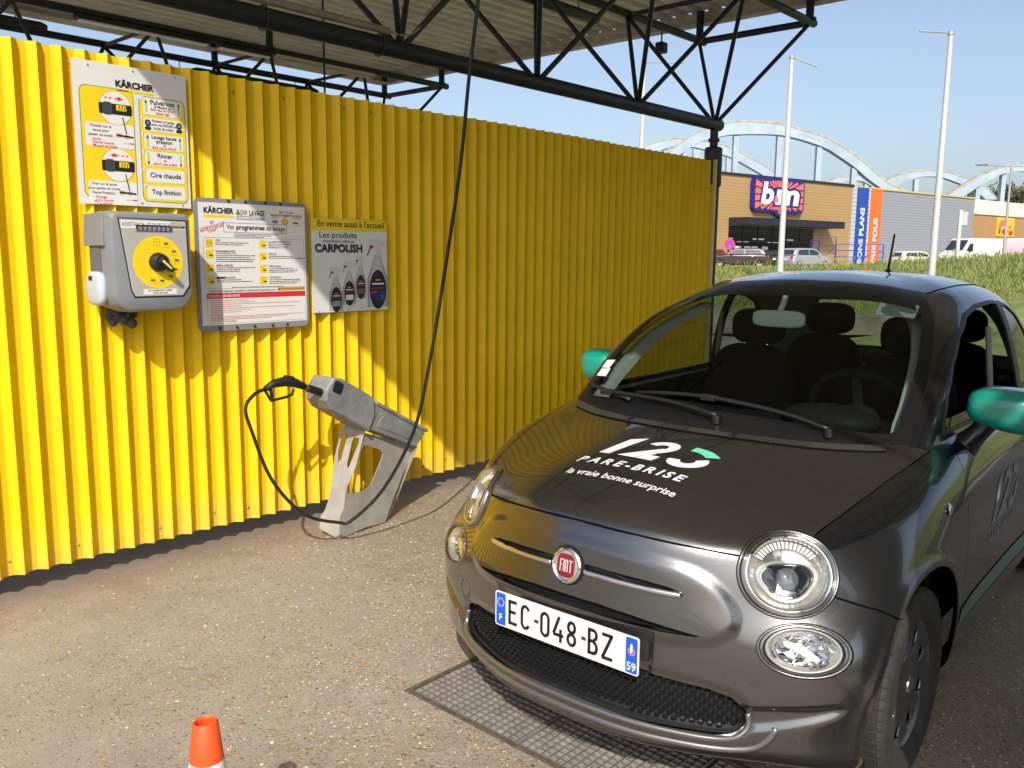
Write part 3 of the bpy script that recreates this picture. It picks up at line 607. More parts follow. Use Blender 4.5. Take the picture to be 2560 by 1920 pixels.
def bottle(cx, zb, zt, wd, accent):
    H = zb-zt; half = lambda t: wd/2*(1 if t < .42 else (.95-.62*((t-.42)/.30) if t < .72 else .33))
    Lp = [(X(cx-half(t)), Z(zb-H*t)) for t in [q/20*.76 for q in range(21)]]; Rp = [(X(cx+half(t)), Z(zb-H*t)) for t in [q/20*.76 for q in range(20, -1, -1)]]
    pr.poly(Rp+Lp, BOTD, 2); pr.poly([(X(cx-half(t)*.8), Z(zb-4-H*t)) for t in [q/20*.76 for q in range(20, -1, -1)]][::-1][::-1]+[(X(cx+half(t)*.72), Z(zb-4-H*t)) for t in [q/20*.76 for q in range(21)]], BOT, 3)
    hw_ = wd*.28
    pr.poly([(X(cx-hw_*.45), Z(zt+H*.24)), (X(cx+hw_*.55), Z(zt+H*.24)), (X(cx+hw_*.6), Z(zt+H*.10)), (X(cx+hw_*1.35), Z(zt+H*.12)), (X(cx+hw_*.9), Z(zt+.03*H)), (X(cx+hw_*.4), Z(zt)), (X(cx-hw_*1.5), Z(zt+.02*H)), (X(cx-hw_*1.55), Z(zt+H*.11)), (X(cx-hw_*.45), Z(zt+H*.125))], M('print_head', (.62, .61, .57), .5), 4)
    pr.poly(ellipse(X(cx-hw_*1.05), Z(zt+H*.125), hw_*.34*k, H*.02*k, 12), DRED, 5); pr.line(X(cx-hw_*1.2), Z(zt+H*.13), X(cx-hw_*1.75), Z(zt+H*.25), .004*wd/200, LBL, 4)
    e = ellipse(X(cx), Z(zb-H*.255), wd*.40*k, H*.225*k, 28); pr.poly(e, LBL, 5)
    pr.rect(X(cx-wd*.30), Z(zb-H*.10), X(cx+wd*.30), Z(zb-H*.22), accent, 6, r=.004); pr.rect(X(cx-wd*.12), Z(zb-H*.385), X(cx+wd*.12), Z(zb-H*.40), YEL, 6); pr.rect(X(cx-wd*.28), Z(zb-H*.325), X(cx+wd*.28), Z(zb-H*.35), WHT, 6); pr.rect(X(cx-wd*.33), Z(zb-H*.265), X(cx+wd*.33), Z(zb-H*.285), DRED, 6)
bottle(905, 1320, 680, 160, M('print_brown', (.20, .09, .05), .5)); bottle(735, 1410, 765, 185, WHT); bottle(545, 1495, 850, 190, M('print_skyblue', (.20, .34, .42), .5)); bottle(1165, 1465, 420, 320, M('print_navy', (.02, .03, .12), .5))
cxw = X(1230); cyw = Z(1310)
for q in range(9): pr.line(cxw, cyw, cxw+.026*math.cos(q*.7), cyw+.030*math.sin(q*.7), .0015, GRY, 7)
pr.poly([(X(1040), Z(1260)), (X(1150), Z(1240)), (X(1120), Z(1220)), (X(1060), Z(1235))], RED, 7)
pr.build(sg)
for a, b in ((265, 165), (1290, 190), (300, 1495), (720, 1480), (915, 1470), (1290, 1455), (1300, 1380)): MB().lathe([(0, -.003), (.0035, -.003), (.0035, 0)], 8, Matrix.Translation((X(a)-w/2, -.004, Z(b))) @ Matrix.Rotation(-math.pi/2, 4, 'X')).build('rivet', GRY, sg)
# ================================================================ control box
BX0, BX1, BZ0, BZ1, BYF = 1.645, 2.022, 1.252, 1.692, 3.79
cb = thing('control_box', 'grey plastic wash control box with yellow dial on the wall', 'control box', ((BX0+BX1)/2, YW, BZ0))
bw, bh, bd = BX1-BX0, BZ1-BZ0, YW-BYF
PLA = M('grey_plastic', (.205, .215, .225), .5, var=.07, scale=10, bump=.05, bscale=200); PLAL = M('light_grey_panel', (.42, .40, .375), .42, var=.05, scale=6)
def rr(x0, z0, x1, z1, rt, rb, n=6):
    P = []
    for cx, cz, a0, r in ((x1-rt, z1-rt, 0, rt), (x0+rt, z1-rt, 90, rt), (x0+rb, z0+rb, 180, rb), (x1-rb, z0+rb, 270, rb)): P += [(cx+r*math.cos(R_(a0+90*q/n)), cz+r*math.sin(R_(a0+90*q/n))) for q in range(n+1)]
    return P
secs = [(0, rr(-bw/2+.02, .03, bw/2-.02, bh-.012, .012, .05)), (-.05, rr(-bw/2+.006, .012, bw/2-.006, bh-.004, .014, .07)), (-bd*.55, rr(-bw/2, 0, bw/2, bh, .016, .085)), (-bd+.03, rr(-bw/2+.002, .002, bw/2-.002, bh, .022, .085)), (-bd+.006, rr(-bw/2+.010, .012, bw/2-.010, bh-.008, .026, .078)), (-bd, rr(-bw/2+.020, .024, bw/2-.020, bh-.016, .022, .068))]
mb = MB(); n_ = len(secs[0][1])
mb.add([(x, y, z) for y, P in secs for x, z in P], [(q*n_+i, q*n_+(i+1) % n_, (q+1)*n_+(i+1) % n_, (q+1)*n_+i) for q in range(len(secs)-1) for i in range(n_)]+[tuple(range((len(secs)-1)*n_, len(secs)*n_)), tuple(reversed(range(n_)))])
mb.build('housing', PLA, cb, smooth='auto')
# left shoulder overhang above the recessed grip
MB().prism([(-.0, bh*.66), (0, bh-.02), (-.012, bh-.008), (-.020, bh*.66)], lambda a, b, d: (-bw/2+a+.006, d, b), -.02, -bd*.80).build('side_rib', PLA, cb, bevel=.004)
MB().box((-bw/2-.001, -bd*.42, bh*.50), (.006, bd*.42, bh*.34)).build('recess_panel', M('recess_dark', (.12, .125, .13), .6), cb)
pan = MB().prism([(-bw/2+.042, bh-.032), (bw/2-.032, bh-.036), (bw/2-.028, .115), (bw/2-.060, .072), (-bw/2+.098, .072), (-bw/2+.084, .10)], lambda a, b, d: (a, d, b), -bd-.0005, -bd-.004).build('front_panel', PLAL, cb, bevel=.002)
MB().prism([(-bw/2+.036, bh-.027), (bw/2-.026, bh-.030), (bw/2-.022, .112), (bw/2-.056, .066), (-bw/2+.094, .066), (-bw/2+.079, .097)], lambda a, b, d: (a, d, b), -bd+.0008, -bd-.0022).build('panel_gasket', RUB, cb)
pr = Print(lambda a, b, d: (a, -bd-.004-d, b))
dcx, dcz, drr = .018, .222, .116
pr.poly(ellipse(dcx, dcz, drr, drr, 48), YEL, 1)
pr.rect(-bw/2+.048, bh-.072, bw/2-.105, bh-.038, WHT, 1); pr.text('ASSISTANCE : 07 56 00 33 21', -bw/2+.052, bh-.062, .0165, GREYINK, 2, width=bw-.160)
pr.text('KÄRCHER', bw/2-.098, bh-.066, .0085, INK, 2, bold=.03, width=.062); pr.rect(bw/2-.100, bh-.074, bw/2-.034, bh-.069, YEL, 1)
pr.rect(-.075, .352, .092, .384, GRY, 1); pr.rect(-.071, .356, .088, .380, M('display_glass', (.06, .06, .075), .15), 2)
for q in range(7): pr.rect(-.062+q*.021, .360, -.050+q*.021, .377, M('display_seg', (.25, .25, .28), .3), 3)
pr.rect(-.055, .079, .098, .104, WHT, 1); pr.text('LES CAISSES SONT VIDÉES', .0215, .0935, .0068, INK, 2, bold=.012, align='C'); pr.text('TOUS LES SOIRS', .0215, .0825, .0068, INK, 2, bold=.012, align='C')
for q, a in enumerate((92, 62, 30, 3, -24, -50, -80, -108)):
    ix, iz = dcx+.088*math.cos(R_(a)), dcz+.088*math.sin(R_(a))
    if q == 0: pr.frame(ix-.014, iz-.014, ix+.014, iz+.014, .0009, GREYINK, 2); pr.text('STOP', ix, iz-.002, .0045, GREYINK, 2, align='C')
    else: pr.rect(ix-.010, iz+.001, ix+.008, iz+.008, INK, 2, r=.002); pr.frame(ix-.013, iz-.013, ix+.013, iz-.002, .0006, GREYINK, 2); pr.line(ix-.013, iz+.012, ix-.005, iz+.010, .001, INK, 2)
for q in range(4): pr.frame(dcx-.10+q*.004, dcz+.055-q*.038, dcx-.035, dcz+.080-q*.038, .0006, M('ink_faded', (.60, .44, .05), .5), 2)
pr.build(cb)
Rk = Matrix.Translation((dcx, -bd-.004, dcz)) @ Matrix.Rotation(math.pi/2, 4, 'X')
kn = MB().lathe([(0, .040), (.030, .040), (.036, .034), (.041, .012), (.043, 0)], 28, Rk).build('knob', RUB, cb, smooth='auto')
MB().prism([(-.020, -.016), (.052, -.010), (.058, 0), (.052, .010), (-.020, .016)], lambda a, b, d: (dcx+a*math.cos(-.75)-b*math.sin(-.75), -bd-.004-d, dcz+a*math.sin(-.75)+b*math.cos(-.75)), .030, .062).build('knob_grip', RUB, kn, bevel=.004)
MB().prism([(-.012, -.005), (.042, -.004), (.042, .004), (-.012, .005)], lambda a, b, d: (dcx+a*math.cos(-.75)-b*math.sin(-.75), -bd-.004-d, dcz+a*math.sin(-.75)+b*math.cos(-.75)), .0625, .0640).build('pointer', M('pointer_yellow', (.70, .62, .30), .4), kn)
sc = MB().blob((-bw/2-.008, -bd*.45, .105), (.022, .082, .075), 16, 12, fn=lambda p: Vector([math.copysign(abs(c)**.6, c) for c in p])).build('coin_slot_cover', M('pale_blue_plastic', (.46, .52, .54), .4, var=.05), cb, smooth=True)
MB().box((-bw/2-.030, -bd*.42, .15), (.004, .03, .018)).build('slot', RUB, sc)
MB().prism([(0, 0), (.035, .012), (0, .026)], lambda a, b, d: (bw/2+a, d, b+.10), -.06, -.09).build('coin_return', RUB, cb)
fm = MB(); rq = random.Random(3)
for q in range(26): fm.blob((rq.uniform(-.05, .05)-.06, rq.uniform(-.05, .02)-.04, -.02+rq.uniform(-.05, .03)*(1-abs(rq.uniform(-.4, .4)))), (rq.uniform(.012, .026),)*3, 8, 6)
fo = fm.build('foam_plug', M('grey_foam', (.075, .065, .055), .9, var=.4, scale=60, bump=.6, bscale=120), smooth=True); fo.location = ((BX0+BX1)/2, YW, BZ0); tag(fo, 'lump of dirty grey foam under the control box', 'foam')
# ================================================================ lance holder
ST = thing('lance_holder', 'sloping grey lance holder on a folded steel stand at the wall', 'holder', (2.72, 3.68, 0)); SO = Vector((2.72, 3.68, 0))
ZINC = M('galvanised_stand', (.36, .335, .295), .58, metal=.25, var=.22, scale=7, bump=.06, bscale=80); CAST = M('cast_grey', (.215, .215, .21), .55, var=.3, scale=9, bump=.25, bscale=45)
z6 = lambda a, b: (580+a/3.16, 880+b/3.16)
fold0, fold1 = Vector((2.722, 3.675, .0)), Vector((2.955, 3.735, .60))
def plate(name, P3, holes, out, th=.005):
    """sheet from a measured outline: a 3D plane through P3, cut-outs as polygons"""
    p0, nrm = P3[0], (P3[1]-P3[0]).cross(P3[2]-P3[0]).normalized()
    ex = (P3[1]-P3[0]).normalized(); ey = nrm.cross(ex)
    def loc(a):
        q = on_plane(*z6(*a), p0, nrm)-p0; return (q.dot(ex), q.dot(ey))
    b = bmesh.new(); edges = []
    for poly in [out]+holes:
        vs = [b.verts.new((*loc(a), 0)) for a in poly]; edges += [b.edges.new((vs[i], vs[(i+1) % len(vs)])) for i in range(len(vs))]
    bmesh.ops.triangle_fill(b, edges=edges, use_beauty=True, use_dissolve=False)
    me = bpy.data.meshes.new(name); b.to_mesh(me); b.free()
    vs = [p0+ex*v.co.x+ey*v.co.y-SO for v in me.vertices]; fs = [tuple(p.vertices) for p in me.polygons]; n_ = len(vs)
    mb = MB().add(vs+[v-nrm*th for v in vs], fs+[tuple(n_+i for i in reversed(f)) for f in fs])
    cnt = {}
    for f in fs:
        for i in range(len(f)): e = (f[i], f[(i+1) % len(f)]); cnt[tuple(sorted(e))] = cnt.get(tuple(sorted(e)), [])+[e]
    mb.f += [(e[0][1], e[0][0], e[0][0]+n_, e[0][1]+n_) for e in cnt.values() if len(e) == 1]
    return mb.build(name, ZINC, ST)
plate('slotted_leg', (fold0, fold1, Vector((2.655, 3.945, .06))), [[(880, 640), (912, 650), (905, 690), (850, 890), (838, 890), (838, 780), (870, 665)], [(965, 672), (1005, 680), (1000, 720), (925, 905), (912, 920), (908, 880), (950, 700)]],
      [(842, 1480), (690, 1395), (700, 1300), (735, 1245), (775, 1130), (805, 850), (860, 625), (900, 560), (1055, 560), (1045, 640), (985, 880), (905, 1060), (880, 1230), (850, 1300)])
plate('window_leg', (fold0, fold1, Vector((3.15, 3.725, .02))), [[(1030, 740), (1060, 735), (1165, 770), (1188, 800), (1175, 850), (1090, 1050), (1040, 1095), (960, 1115), (905, 1120), (900, 1080), (985, 880)]],
      [(842, 1480), (850, 1300), (880, 1230), (905, 1060), (985, 880), (1045, 640), (1350, 715), (1445, 740), (1330, 1000), (1265, 1170), (1205, 1345), (1060, 1380)])
plate('back_flange', (Vector((3.15, 3.725, .02)), Vector((3.33, 3.75, .41)), Vector((3.20, 3.90, .02))), [], [(1205, 1345), (1265, 1170), (1330, 1000), (1445, 740), (1465, 745), (1375, 960), (1300, 1150), (1225, 1335)])
for q in ((1000, 1335), (1070, 1375)):
    p = on_plane(*z6(*q), (0, 0, .012), (0, 0, 1))-SO; MB().lathe([(0, .012), (.009, .012), (.009, 0), (.016, 0), (.016, -.004)], 8, Matrix.Translation(p)).build('anchor_bolt', STEEL, ST)
# head: a sloping trough, front cap over a longer tray
hd0, hd1 = Vector((2.665, 3.74, .815)), Vector((3.36, 3.78, .475))
ax = (hd1-hd0).normalized(); sd = Vector((0, 0, 1)).cross(ax).normalized(); upv = ax.cross(sd)
hp = lambda a, s, u: hd0+ax*a+sd*s+upv*u-SO
def head(name, prof, y0, y1, mat, bev): return MB().prism(prof, lambda a, b, d: hp(a, d, b), y0, y1).build(name, mat, ST, bevel=bev, seg=3)
cap = head('front_cap', [(.0, -.055), (-.02, .0), (-.005, .075), (.05, .088), (.27, .075), (.32, .062), (.36, -.02), (.355, -.115), (.30, -.105), (.05, -.085)], -.085, .085, CAST, .012)
tray = head('tray', [(.30, .052), (.775, .03), (.79, .012), (.755, -.085), (.36, -.098)], -.072, .072, CAST, .008)
head('tray_rim', [(.345, .060), (.79, .040), (.80, .030), (.795, .020), (.345, .042)], -.082, .082, CAST, .004)
MB().prism([(.42, .0), (.46, .028), (.60, .018), (.70, .0), (.72, -.055), (.40, -.07)], lambda a, b, d: hp(a, d, b), -.0715, -.0765).build('cast_panel', CAST, tray, bevel=.004)
PRT = Print(lambda a, b, d: hp(a, -.0765-d, b)); EMB = M('ink_embossed', (.27, .265, .255), .6)
PRT.text('KÄRCHER', .52, -.012, .022, EMB, 1, bold=.02); PRT.line(.50, -.02, .66, -.027, .0015, EMB, 1); PRT.build(tray)
MB().prism(rrect(.012, .004, .075, .066, .016), lambda a, b, d: hp(a, d, b), -.0853, -.0875).build('nozzle_opening', RUB, cap)
# ---- wash gun with its hose
gp = Vector((2.455, 3.70, .868))
gun = thing('spray_gun', 'black high pressure wash gun plugged into the lance holder', 'spray gun', gp)
G = lambda a, b, yy=3.70: on_plane(*z6(a, b), (0, yy, 0), (0, 1, 0))-gp
MB().tube([G(262, 292), G(330, 250), G(420, 232), G(500, 245), G(575, 275)], [.015, .021, .026, .024, .017], 12).build('body', RUB, gun, smooth=True)
MB().box(G(448, 222), (.055, .036, .045), Matrix.Rotation(.25, 3, 'Y')).build('valve_block', RUB, gun, bevel=.008)
MB().tube([G(258, 300), G(288, 350), G(310, 385), G(430, 355), G(475, 335), G(488, 290)], .0075, 8).build('trigger_guard', RUB, gun, smooth='auto')
MB().tube([G(300, 290), G(312, 330), G(318, 380)], .009, 8).build('trigger', RUB, gun, smooth='auto')
MB().tube([G(575, 275), G(600, 285)], .010, 8).build('coupling', STEEL, gun)
MB().tube([G(598, 285), G(690, 315), G(765, 335, 3.72)], [.020, .021, .019], 12).build('lance_grip', RUB, gun, smooth='auto')
for q in range(6): c = G(720+q*9, 326+q*3, 3.71); MB().lathe([(.0215, -.003), (.024, 0), (.0215, .003)], 12, Matrix.Translation(c) @ (G(765, 335, 3.72)-G(598, 285)).to_track_quat('Z', 'Y').to_matrix().to_4x4()).build('grip_ring', RUB, gun)
HP = [((1195, -60), 2.72), ((1195, 0), 2.75), ((1172, 200), 2.82), ((1150, 420), 2.90), ((1110, 690), 3.0), ((1075, 900), 3.10), ((1035, 1075), 3.20), ((960, 1220), 3.38), ((880, 1300), 3.52), ((845, 1306), 3.56), ((760, 1285), 3.60), ((680, 1200), 3.63), ((630, 1080), 3.65), ((614, 1020), 3.66), ((637, 985), 3.68), ((663, 973), 3.70)]
pts = [on_plane(*p, (0, y, 0), (0, 1, 0)) for p, y in HP]; top = pts[0]
pts = [Vector((3.37, 2.85, 3.42)), Vector((3.30, 2.76, 3.2))]+pts
o = MB().tube(spline(pts, 8), .0085, 10).build('pressure_hose', RUB, smooth=True); tag(o, 'black pressure hose hanging from the canopy and looping to the wash gun', 'hose')
# ================================================================ traffic cone
CO = M('cone_orange', (.80, .085, .012), .5, var=.05, scale=12); COW = M('cone_white', (.78, .74, .72), .45, var=.06, scale=25)
cn = thing('traffic_cone', 'orange and white plastic traffic cone in the foreground', 'cone', (.905, 1.735, 0))
rc = lambda z: .0285+.108*(.466-z)
MB().lathe([(.019, .40), (.0205, .466), (.0245, .4705), (.0285, .466), (rc(.378), .378)], 36).build('orange_tip', CO, cn, smooth='auto')
MB().lathe([(rc(.378)+.0003, .3785), (rc(.205)+.0003, .205)], 36).build('white_sleeve', COW, cn, smooth=True)
MB().lathe([(rc(.205), .205), (rc(.025), .025), (.10, .02)], 36).build('orange_body', CO, cn, smooth='auto')
MB().prism(rrect(-.13, -.13, .13, .13, .03), lambda a, b, d: (a, b, d), 0, .022).build('base', CO, cn, bevel=.004)
# ---------------------------------------------------------------- car body surface (numpy)
# car frame: u back from the bumper tip, v half width, z up; rings run from the front centre round to the rear centre
def _fill(front, rear):
    return front + rear
LOW = [
 [(0.16,0,0.143),(0.18,0.25,0.143),(0.235,0.42,0.145),(0.2956,0.55,0.149),(0.324,0.6594,0.153),(0.384,0.718,0.16),(0.7,0.735,0.175),(1.02,0.735,0.175),(1.3,0.735,0.175),(1.7,0.735,0.175),(2.1,0.735,0.175),(2.45,0.735,0.175),(2.7,0.735,0.18),(3,0.73,0.21),(3.3,0.7,0.23),(3.44,0.6,0.25),(3.5,0.35,0.26),(3.51,0,0.26)],
 [(0.043,0,0.175),(0.07,0.25,0.175),(0.135,0.42,0.178),(0.2,0.55,0.183),(0.263,0.676,0.189),(0.348,0.765,0.195),(0.7,0.785,0.23),(1.02,0.785,0.23),(1.3,0.772,0.23),(1.7,0.77,0.23),(2.1,0.77,0.23),(2.45,0.775,0.23),(2.7,0.787,0.24),(3,0.79,0.27),(3.3,0.765,0.29),(3.48,0.64,0.31),(3.55,0.35,0.32),(3.565,0,0.32)],
 [(0.024,0,0.25),(0.051,0.25,0.25),(0.116,0.42,0.252),(0.181,0.55,0.256),(0.251,0.672,0.262),(0.346,0.77,0.27),(0.7,0.803,0.32),(1.02,0.8,0.32),(1.3,0.785,0.32),(1.7,0.782,0.32),(2.1,0.782,0.32),(2.45,0.79,0.32),(2.7,0.803,0.33),(3,0.808,0.34),(3.3,0.785,0.36),(3.5,0.655,0.38),(3.57,0.36,0.39),(3.585,0,0.39)],
 [(0.034,0,0.395),(0.06,0.25,0.395),(0.122,0.42,0.397),(0.181,0.55,0.4),(0.24,0.677,0.405),(0.335,0.778,0.41),(0.7,0.812,0.43),(1.02,0.808,0.43),(1.3,0.795,0.43),(1.7,0.79,0.43),(2.1,0.79,0.43),(2.45,0.798,0.43),(2.7,0.811,0.44),(3,0.815,0.45),(3.3,0.79,0.47),(3.5,0.66,0.49),(3.57,0.36,0.5),(3.585,0,0.5)],
 [(0.044,0,0.51),(0.07,0.25,0.51),(0.13,0.42,0.512),(0.1913,0.55,0.515),(0.2577,0.6731,0.52),(0.3528,0.7704,0.525),(0.7,0.814,0.55),(1.02,0.811,0.56),(1.3,0.802,0.56),(1.7,0.798,0.56),(2.1,0.798,0.56),(2.45,0.804,0.56),(2.7,0.813,0.57),(3,0.815,0.58),(3.3,0.785,0.6),(3.49,0.65,0.62),(3.55,0.36,0.63),(3.565,0,0.63)],
 [(0.06,0,0.612),(0.088,0.25,0.612),(0.153,0.42,0.614),(0.2374,0.55,0.618),(0.334,0.661,0.625),(0.436,0.7496,0.635),(0.7,0.805,0.67),(1.02,0.809,0.68),(1.3,0.807,0.68),(1.7,0.804,0.68),(2.1,0.804,0.68),(2.45,0.806,0.68),(2.7,0.808,0.69),(3,0.803,0.7),(3.28,0.77,0.71),(3.46,0.635,0.73),(3.52,0.35,0.74),(3.535,0,0.74)],
 [(0.072,0,0.69),(0.102,0.25,0.69),(0.175,0.42,0.692),(0.2704,0.545,0.7),(0.3785,0.6477,0.708),(0.4935,0.7291,0.72),(0.72,0.785,0.76),(1.02,0.797,0.775),(1.3,0.801,0.775),(1.7,0.802,0.775),(2.1,0.802,0.775),(2.45,0.8,0.775),(2.7,0.796,0.78),(3,0.782,0.79),(3.26,0.74,0.8),(3.43,0.61,0.81),(3.48,0.34,0.82),(3.495,0,0.82)],
 [(0.086,0,0.755),(0.12,0.25,0.754),(0.205,0.42,0.752),(0.31,0.53,0.76),(0.415,0.63,0.773),(0.54,0.705,0.79),(0.76,0.76,0.83),(1.02,0.779,0.848),(1.3,0.786,0.852),(1.7,0.789,0.853),(2.1,0.788,0.854),(2.45,0.783,0.855),(2.7,0.774,0.86),(3,0.752,0.87),(3.23,0.7,0.88),(3.39,0.58,0.89),(3.44,0.33,0.895),(3.455,0,0.895)],
 [(0.135,0,0.802),(0.17,0.25,0.797),(0.262,0.41,0.788),(0.365,0.51,0.796),(0.475,0.605,0.812),(0.6,0.668,0.838),(0.8,0.716,0.875),(1.02,0.748,0.897),(1.3,0.766,0.905),(1.7,0.774,0.91),(2.1,0.773,0.912),(2.45,0.765,0.915),(2.7,0.75,0.92),(3,0.715,0.925),(3.2,0.66,0.93),(3.35,0.54,0.935),(3.4,0.31,0.94),(3.41,0,0.94)],
 [(0.3,0,0.866),(0.325,0.22,0.86),(0.4,0.36,0.848),(0.49,0.46,0.846),(0.59,0.545,0.858),(0.7,0.61,0.876),(0.86,0.668,0.903),(1.02,0.718,0.919),(1.3,0.745,0.925),(1.7,0.755,0.93),(2.1,0.754,0.933),(2.45,0.745,0.937),(2.7,0.728,0.942),(3,0.69,0.947),(3.18,0.63,0.95),(3.32,0.51,0.955),(3.37,0.29,0.957),(3.38,0,0.957)],
 [(0.57,0,0.92),(0.59,0.21,0.915),(0.64,0.35,0.905),(0.7,0.45,0.899),(0.775,0.535,0.904),(0.85,0.6,0.914),(0.94,0.652,0.928),(1.04,0.695,0.937),(1.3,0.72,0.942),(1.7,0.73,0.946),(2.1,0.73,0.95),(2.45,0.722,0.956),(2.7,0.705,0.962),(3,0.668,0.968),(3.17,0.605,0.97),(3.3,0.48,0.97),(3.35,0.27,0.97),(3.36,0,0.97)],
 [(0.86,0,0.962),(0.87,0.2,0.96),(0.885,0.34,0.956),(0.905,0.45,0.951),(0.925,0.54,0.947),(0.945,0.61,0.944),(0.985,0.655,0.943),(1.06,0.68,0.945),(1.3,0.695,0.952),(1.7,0.705,0.957),(2.1,0.705,0.963),(2.45,0.698,0.972),(2.7,0.682,0.98),(3,0.645,0.985),(3.15,0.58,0.985),(3.27,0.45,0.982),(3.32,0.25,0.98),(3.33,0,0.98)],
]
GRN = [
 [(0.835,0,0.945),(0.845,0.2,0.943),(0.862,0.34,0.939),(0.882,0.45,0.934),(0.905,0.548,0.929),(0.928,0.624,0.926),(0.975,0.674,0.926),(1.055,0.6994,0.93),(1.3,0.7136,0.937),(1.7,0.7218,0.942),(2.1,0.72,0.948),(2.45,0.712,0.957),(2.7,0.696,0.965),(3,0.658,0.97),(3.15,0.59,0.97),(3.275,0.46,0.967),(3.325,0.25,0.965),(3.335,0,0.965)],
 [(1.09,0,1.14),(1.1,0.2,1.137),(1.12,0.34,1.129),(1.14,0.45,1.121),(1.16,0.558,1.115),(1.185,0.631,1.112),(1.23,0.669,1.109),(1.31,0.6834,1.1124),(1.5,0.6896,1.1186),(1.8,0.6918,1.1218),(2.1,0.684,1.123),(2.45,0.677,1.126),(2.68,0.66,1.13),(2.92,0.62,1.13),(3.08,0.545,1.13),(3.18,0.42,1.13),(3.22,0.22,1.13),(3.225,0,1.13)],
 [(1.33,0,1.301),(1.34,0.18,1.298),(1.36,0.31,1.289),(1.38,0.42,1.279),(1.4,0.521,1.27),(1.425,0.582,1.265),(1.47,0.614,1.262),(1.56,0.6318,1.2686),(1.72,0.6392,1.2724),(1.92,0.6426,1.2772),(2.15,0.637,1.278),(2.4,0.632,1.276),(2.58,0.617,1.272),(2.77,0.58,1.264),(2.92,0.51,1.258),(3.01,0.39,1.256),(3.05,0.2,1.256),(3.055,0,1.26)],
 [(1.51,0,1.386),(1.52,0.17,1.383),(1.54,0.29,1.375),(1.56,0.395,1.365),(1.582,0.478,1.346),(1.61,0.522,1.34),(1.66,0.55,1.338),(1.75,0.57,1.345),(1.87,0.582,1.353),(2.01,0.59,1.358),(2.16,0.59,1.36),(2.34,0.585,1.357),(2.5,0.57,1.35),(2.66,0.53,1.342),(2.79,0.46,1.337),(2.87,0.35,1.343),(2.9,0.18,1.343),(2.905,0,1.343)],
 [(1.6,0,1.418),(1.61,0.155,1.415),(1.63,0.265,1.408),(1.65,0.36,1.399),(1.672,0.435,1.382),(1.7,0.48,1.376),(1.745,0.507,1.376),(1.82,0.525,1.384),(1.92,0.535,1.39),(2.04,0.541,1.394),(2.17,0.541,1.396),(2.32,0.537,1.393),(2.45,0.525,1.387),(2.59,0.488,1.38),(2.7,0.42,1.374),(2.78,0.32,1.38),(2.81,0.16,1.38),(2.815,0,1.38)],
 [(1.8,0,1.456),(1.805,0.115,1.454),(1.82,0.19,1.449),(1.835,0.26,1.443),(1.85,0.31,1.437),(1.87,0.34,1.434),(1.9,0.36,1.435),(1.95,0.37,1.44),(2.01,0.375,1.444),(2.09,0.378,1.446),(2.18,0.378,1.447),(2.28,0.375,1.446),(2.36,0.365,1.441),(2.44,0.34,1.435),(2.51,0.29,1.431),(2.56,0.22,1.429),(2.59,0.11,1.429),(2.59,0,1.429)],
 [(2,0,1.47),(2,0.02,1.47),(2.01,0.03,1.47),(2.02,0.04,1.47),(2.03,0.045,1.47),(2.04,0.05,1.47),(2.05,0.05,1.47),(2.07,0.05,1.47),(2.09,0.05,1.471),(2.12,0.05,1.471),(2.16,0.05,1.471),(2.2,0.05,1.47),(2.23,0.05,1.469),(2.26,0.045,1.468),(2.28,0.04,1.467),(2.3,0.03,1.467),(2.31,0.02,1.466),(2.31,0,1.466)],
]
def _herm(K, P, t):
    K = np.asarray(K, float); n = len(K)
    d = np.diff(P, axis=0) / np.diff(K).reshape(-1, *([1]*(P.ndim-1)))
    h = np.diff(K)
    m = np.empty_like(P)
    w = h[:-1] + h[1:]
    sh = [-1] + [1]*(P.ndim-1)
    m[1:-1] = (d[:-1]*(h[1:]/w).reshape(sh) + d[1:]*(h[:-1]/w).reshape(sh))
    m[0] = d[0]; m[-1] = d[-1]
    i = np.clip(np.searchsorted(K, t, side='right')-1, 0, n-2)
    hh = h[i]; x = (t-K[i])/hh
    sh2 = [-1] + [1]*(P.ndim-1)
    x = x.reshape(sh2); hh = hh.reshape(sh2)
    return ((2*x**3-3*x**2+1)*P[i] + (x**3-2*x**2+x)*hh*m[i] + (-2*x**3+3*x**2)*P[i+1] + (x**3-x**2)*hh*m[i+1])
def _blur(G, sig, axis, mirror):
    r = max(1, int(3*sig)); k = np.exp(-.5*(np.arange(-r, r+1)/sig)**2); k /= k.sum()
    G = np.moveaxis(G, axis, 0)
    if mirror:
        m = np.array([1, -1, 1.])
        a = G[1:r+1][::-1]*m; b = G[-r-1:-1][::-1]*m
    else:
        a = 2*G[0] - G[1:r+1][::-1]; b = 2*G[-1] - G[-r-1:-1][::-1]
    E = np.concatenate([a, G, b])
    out = sum(k[q]*E[q:q+len(G)] for q in range(2*r+1))
    return np.moveaxis(out, 0, axis)
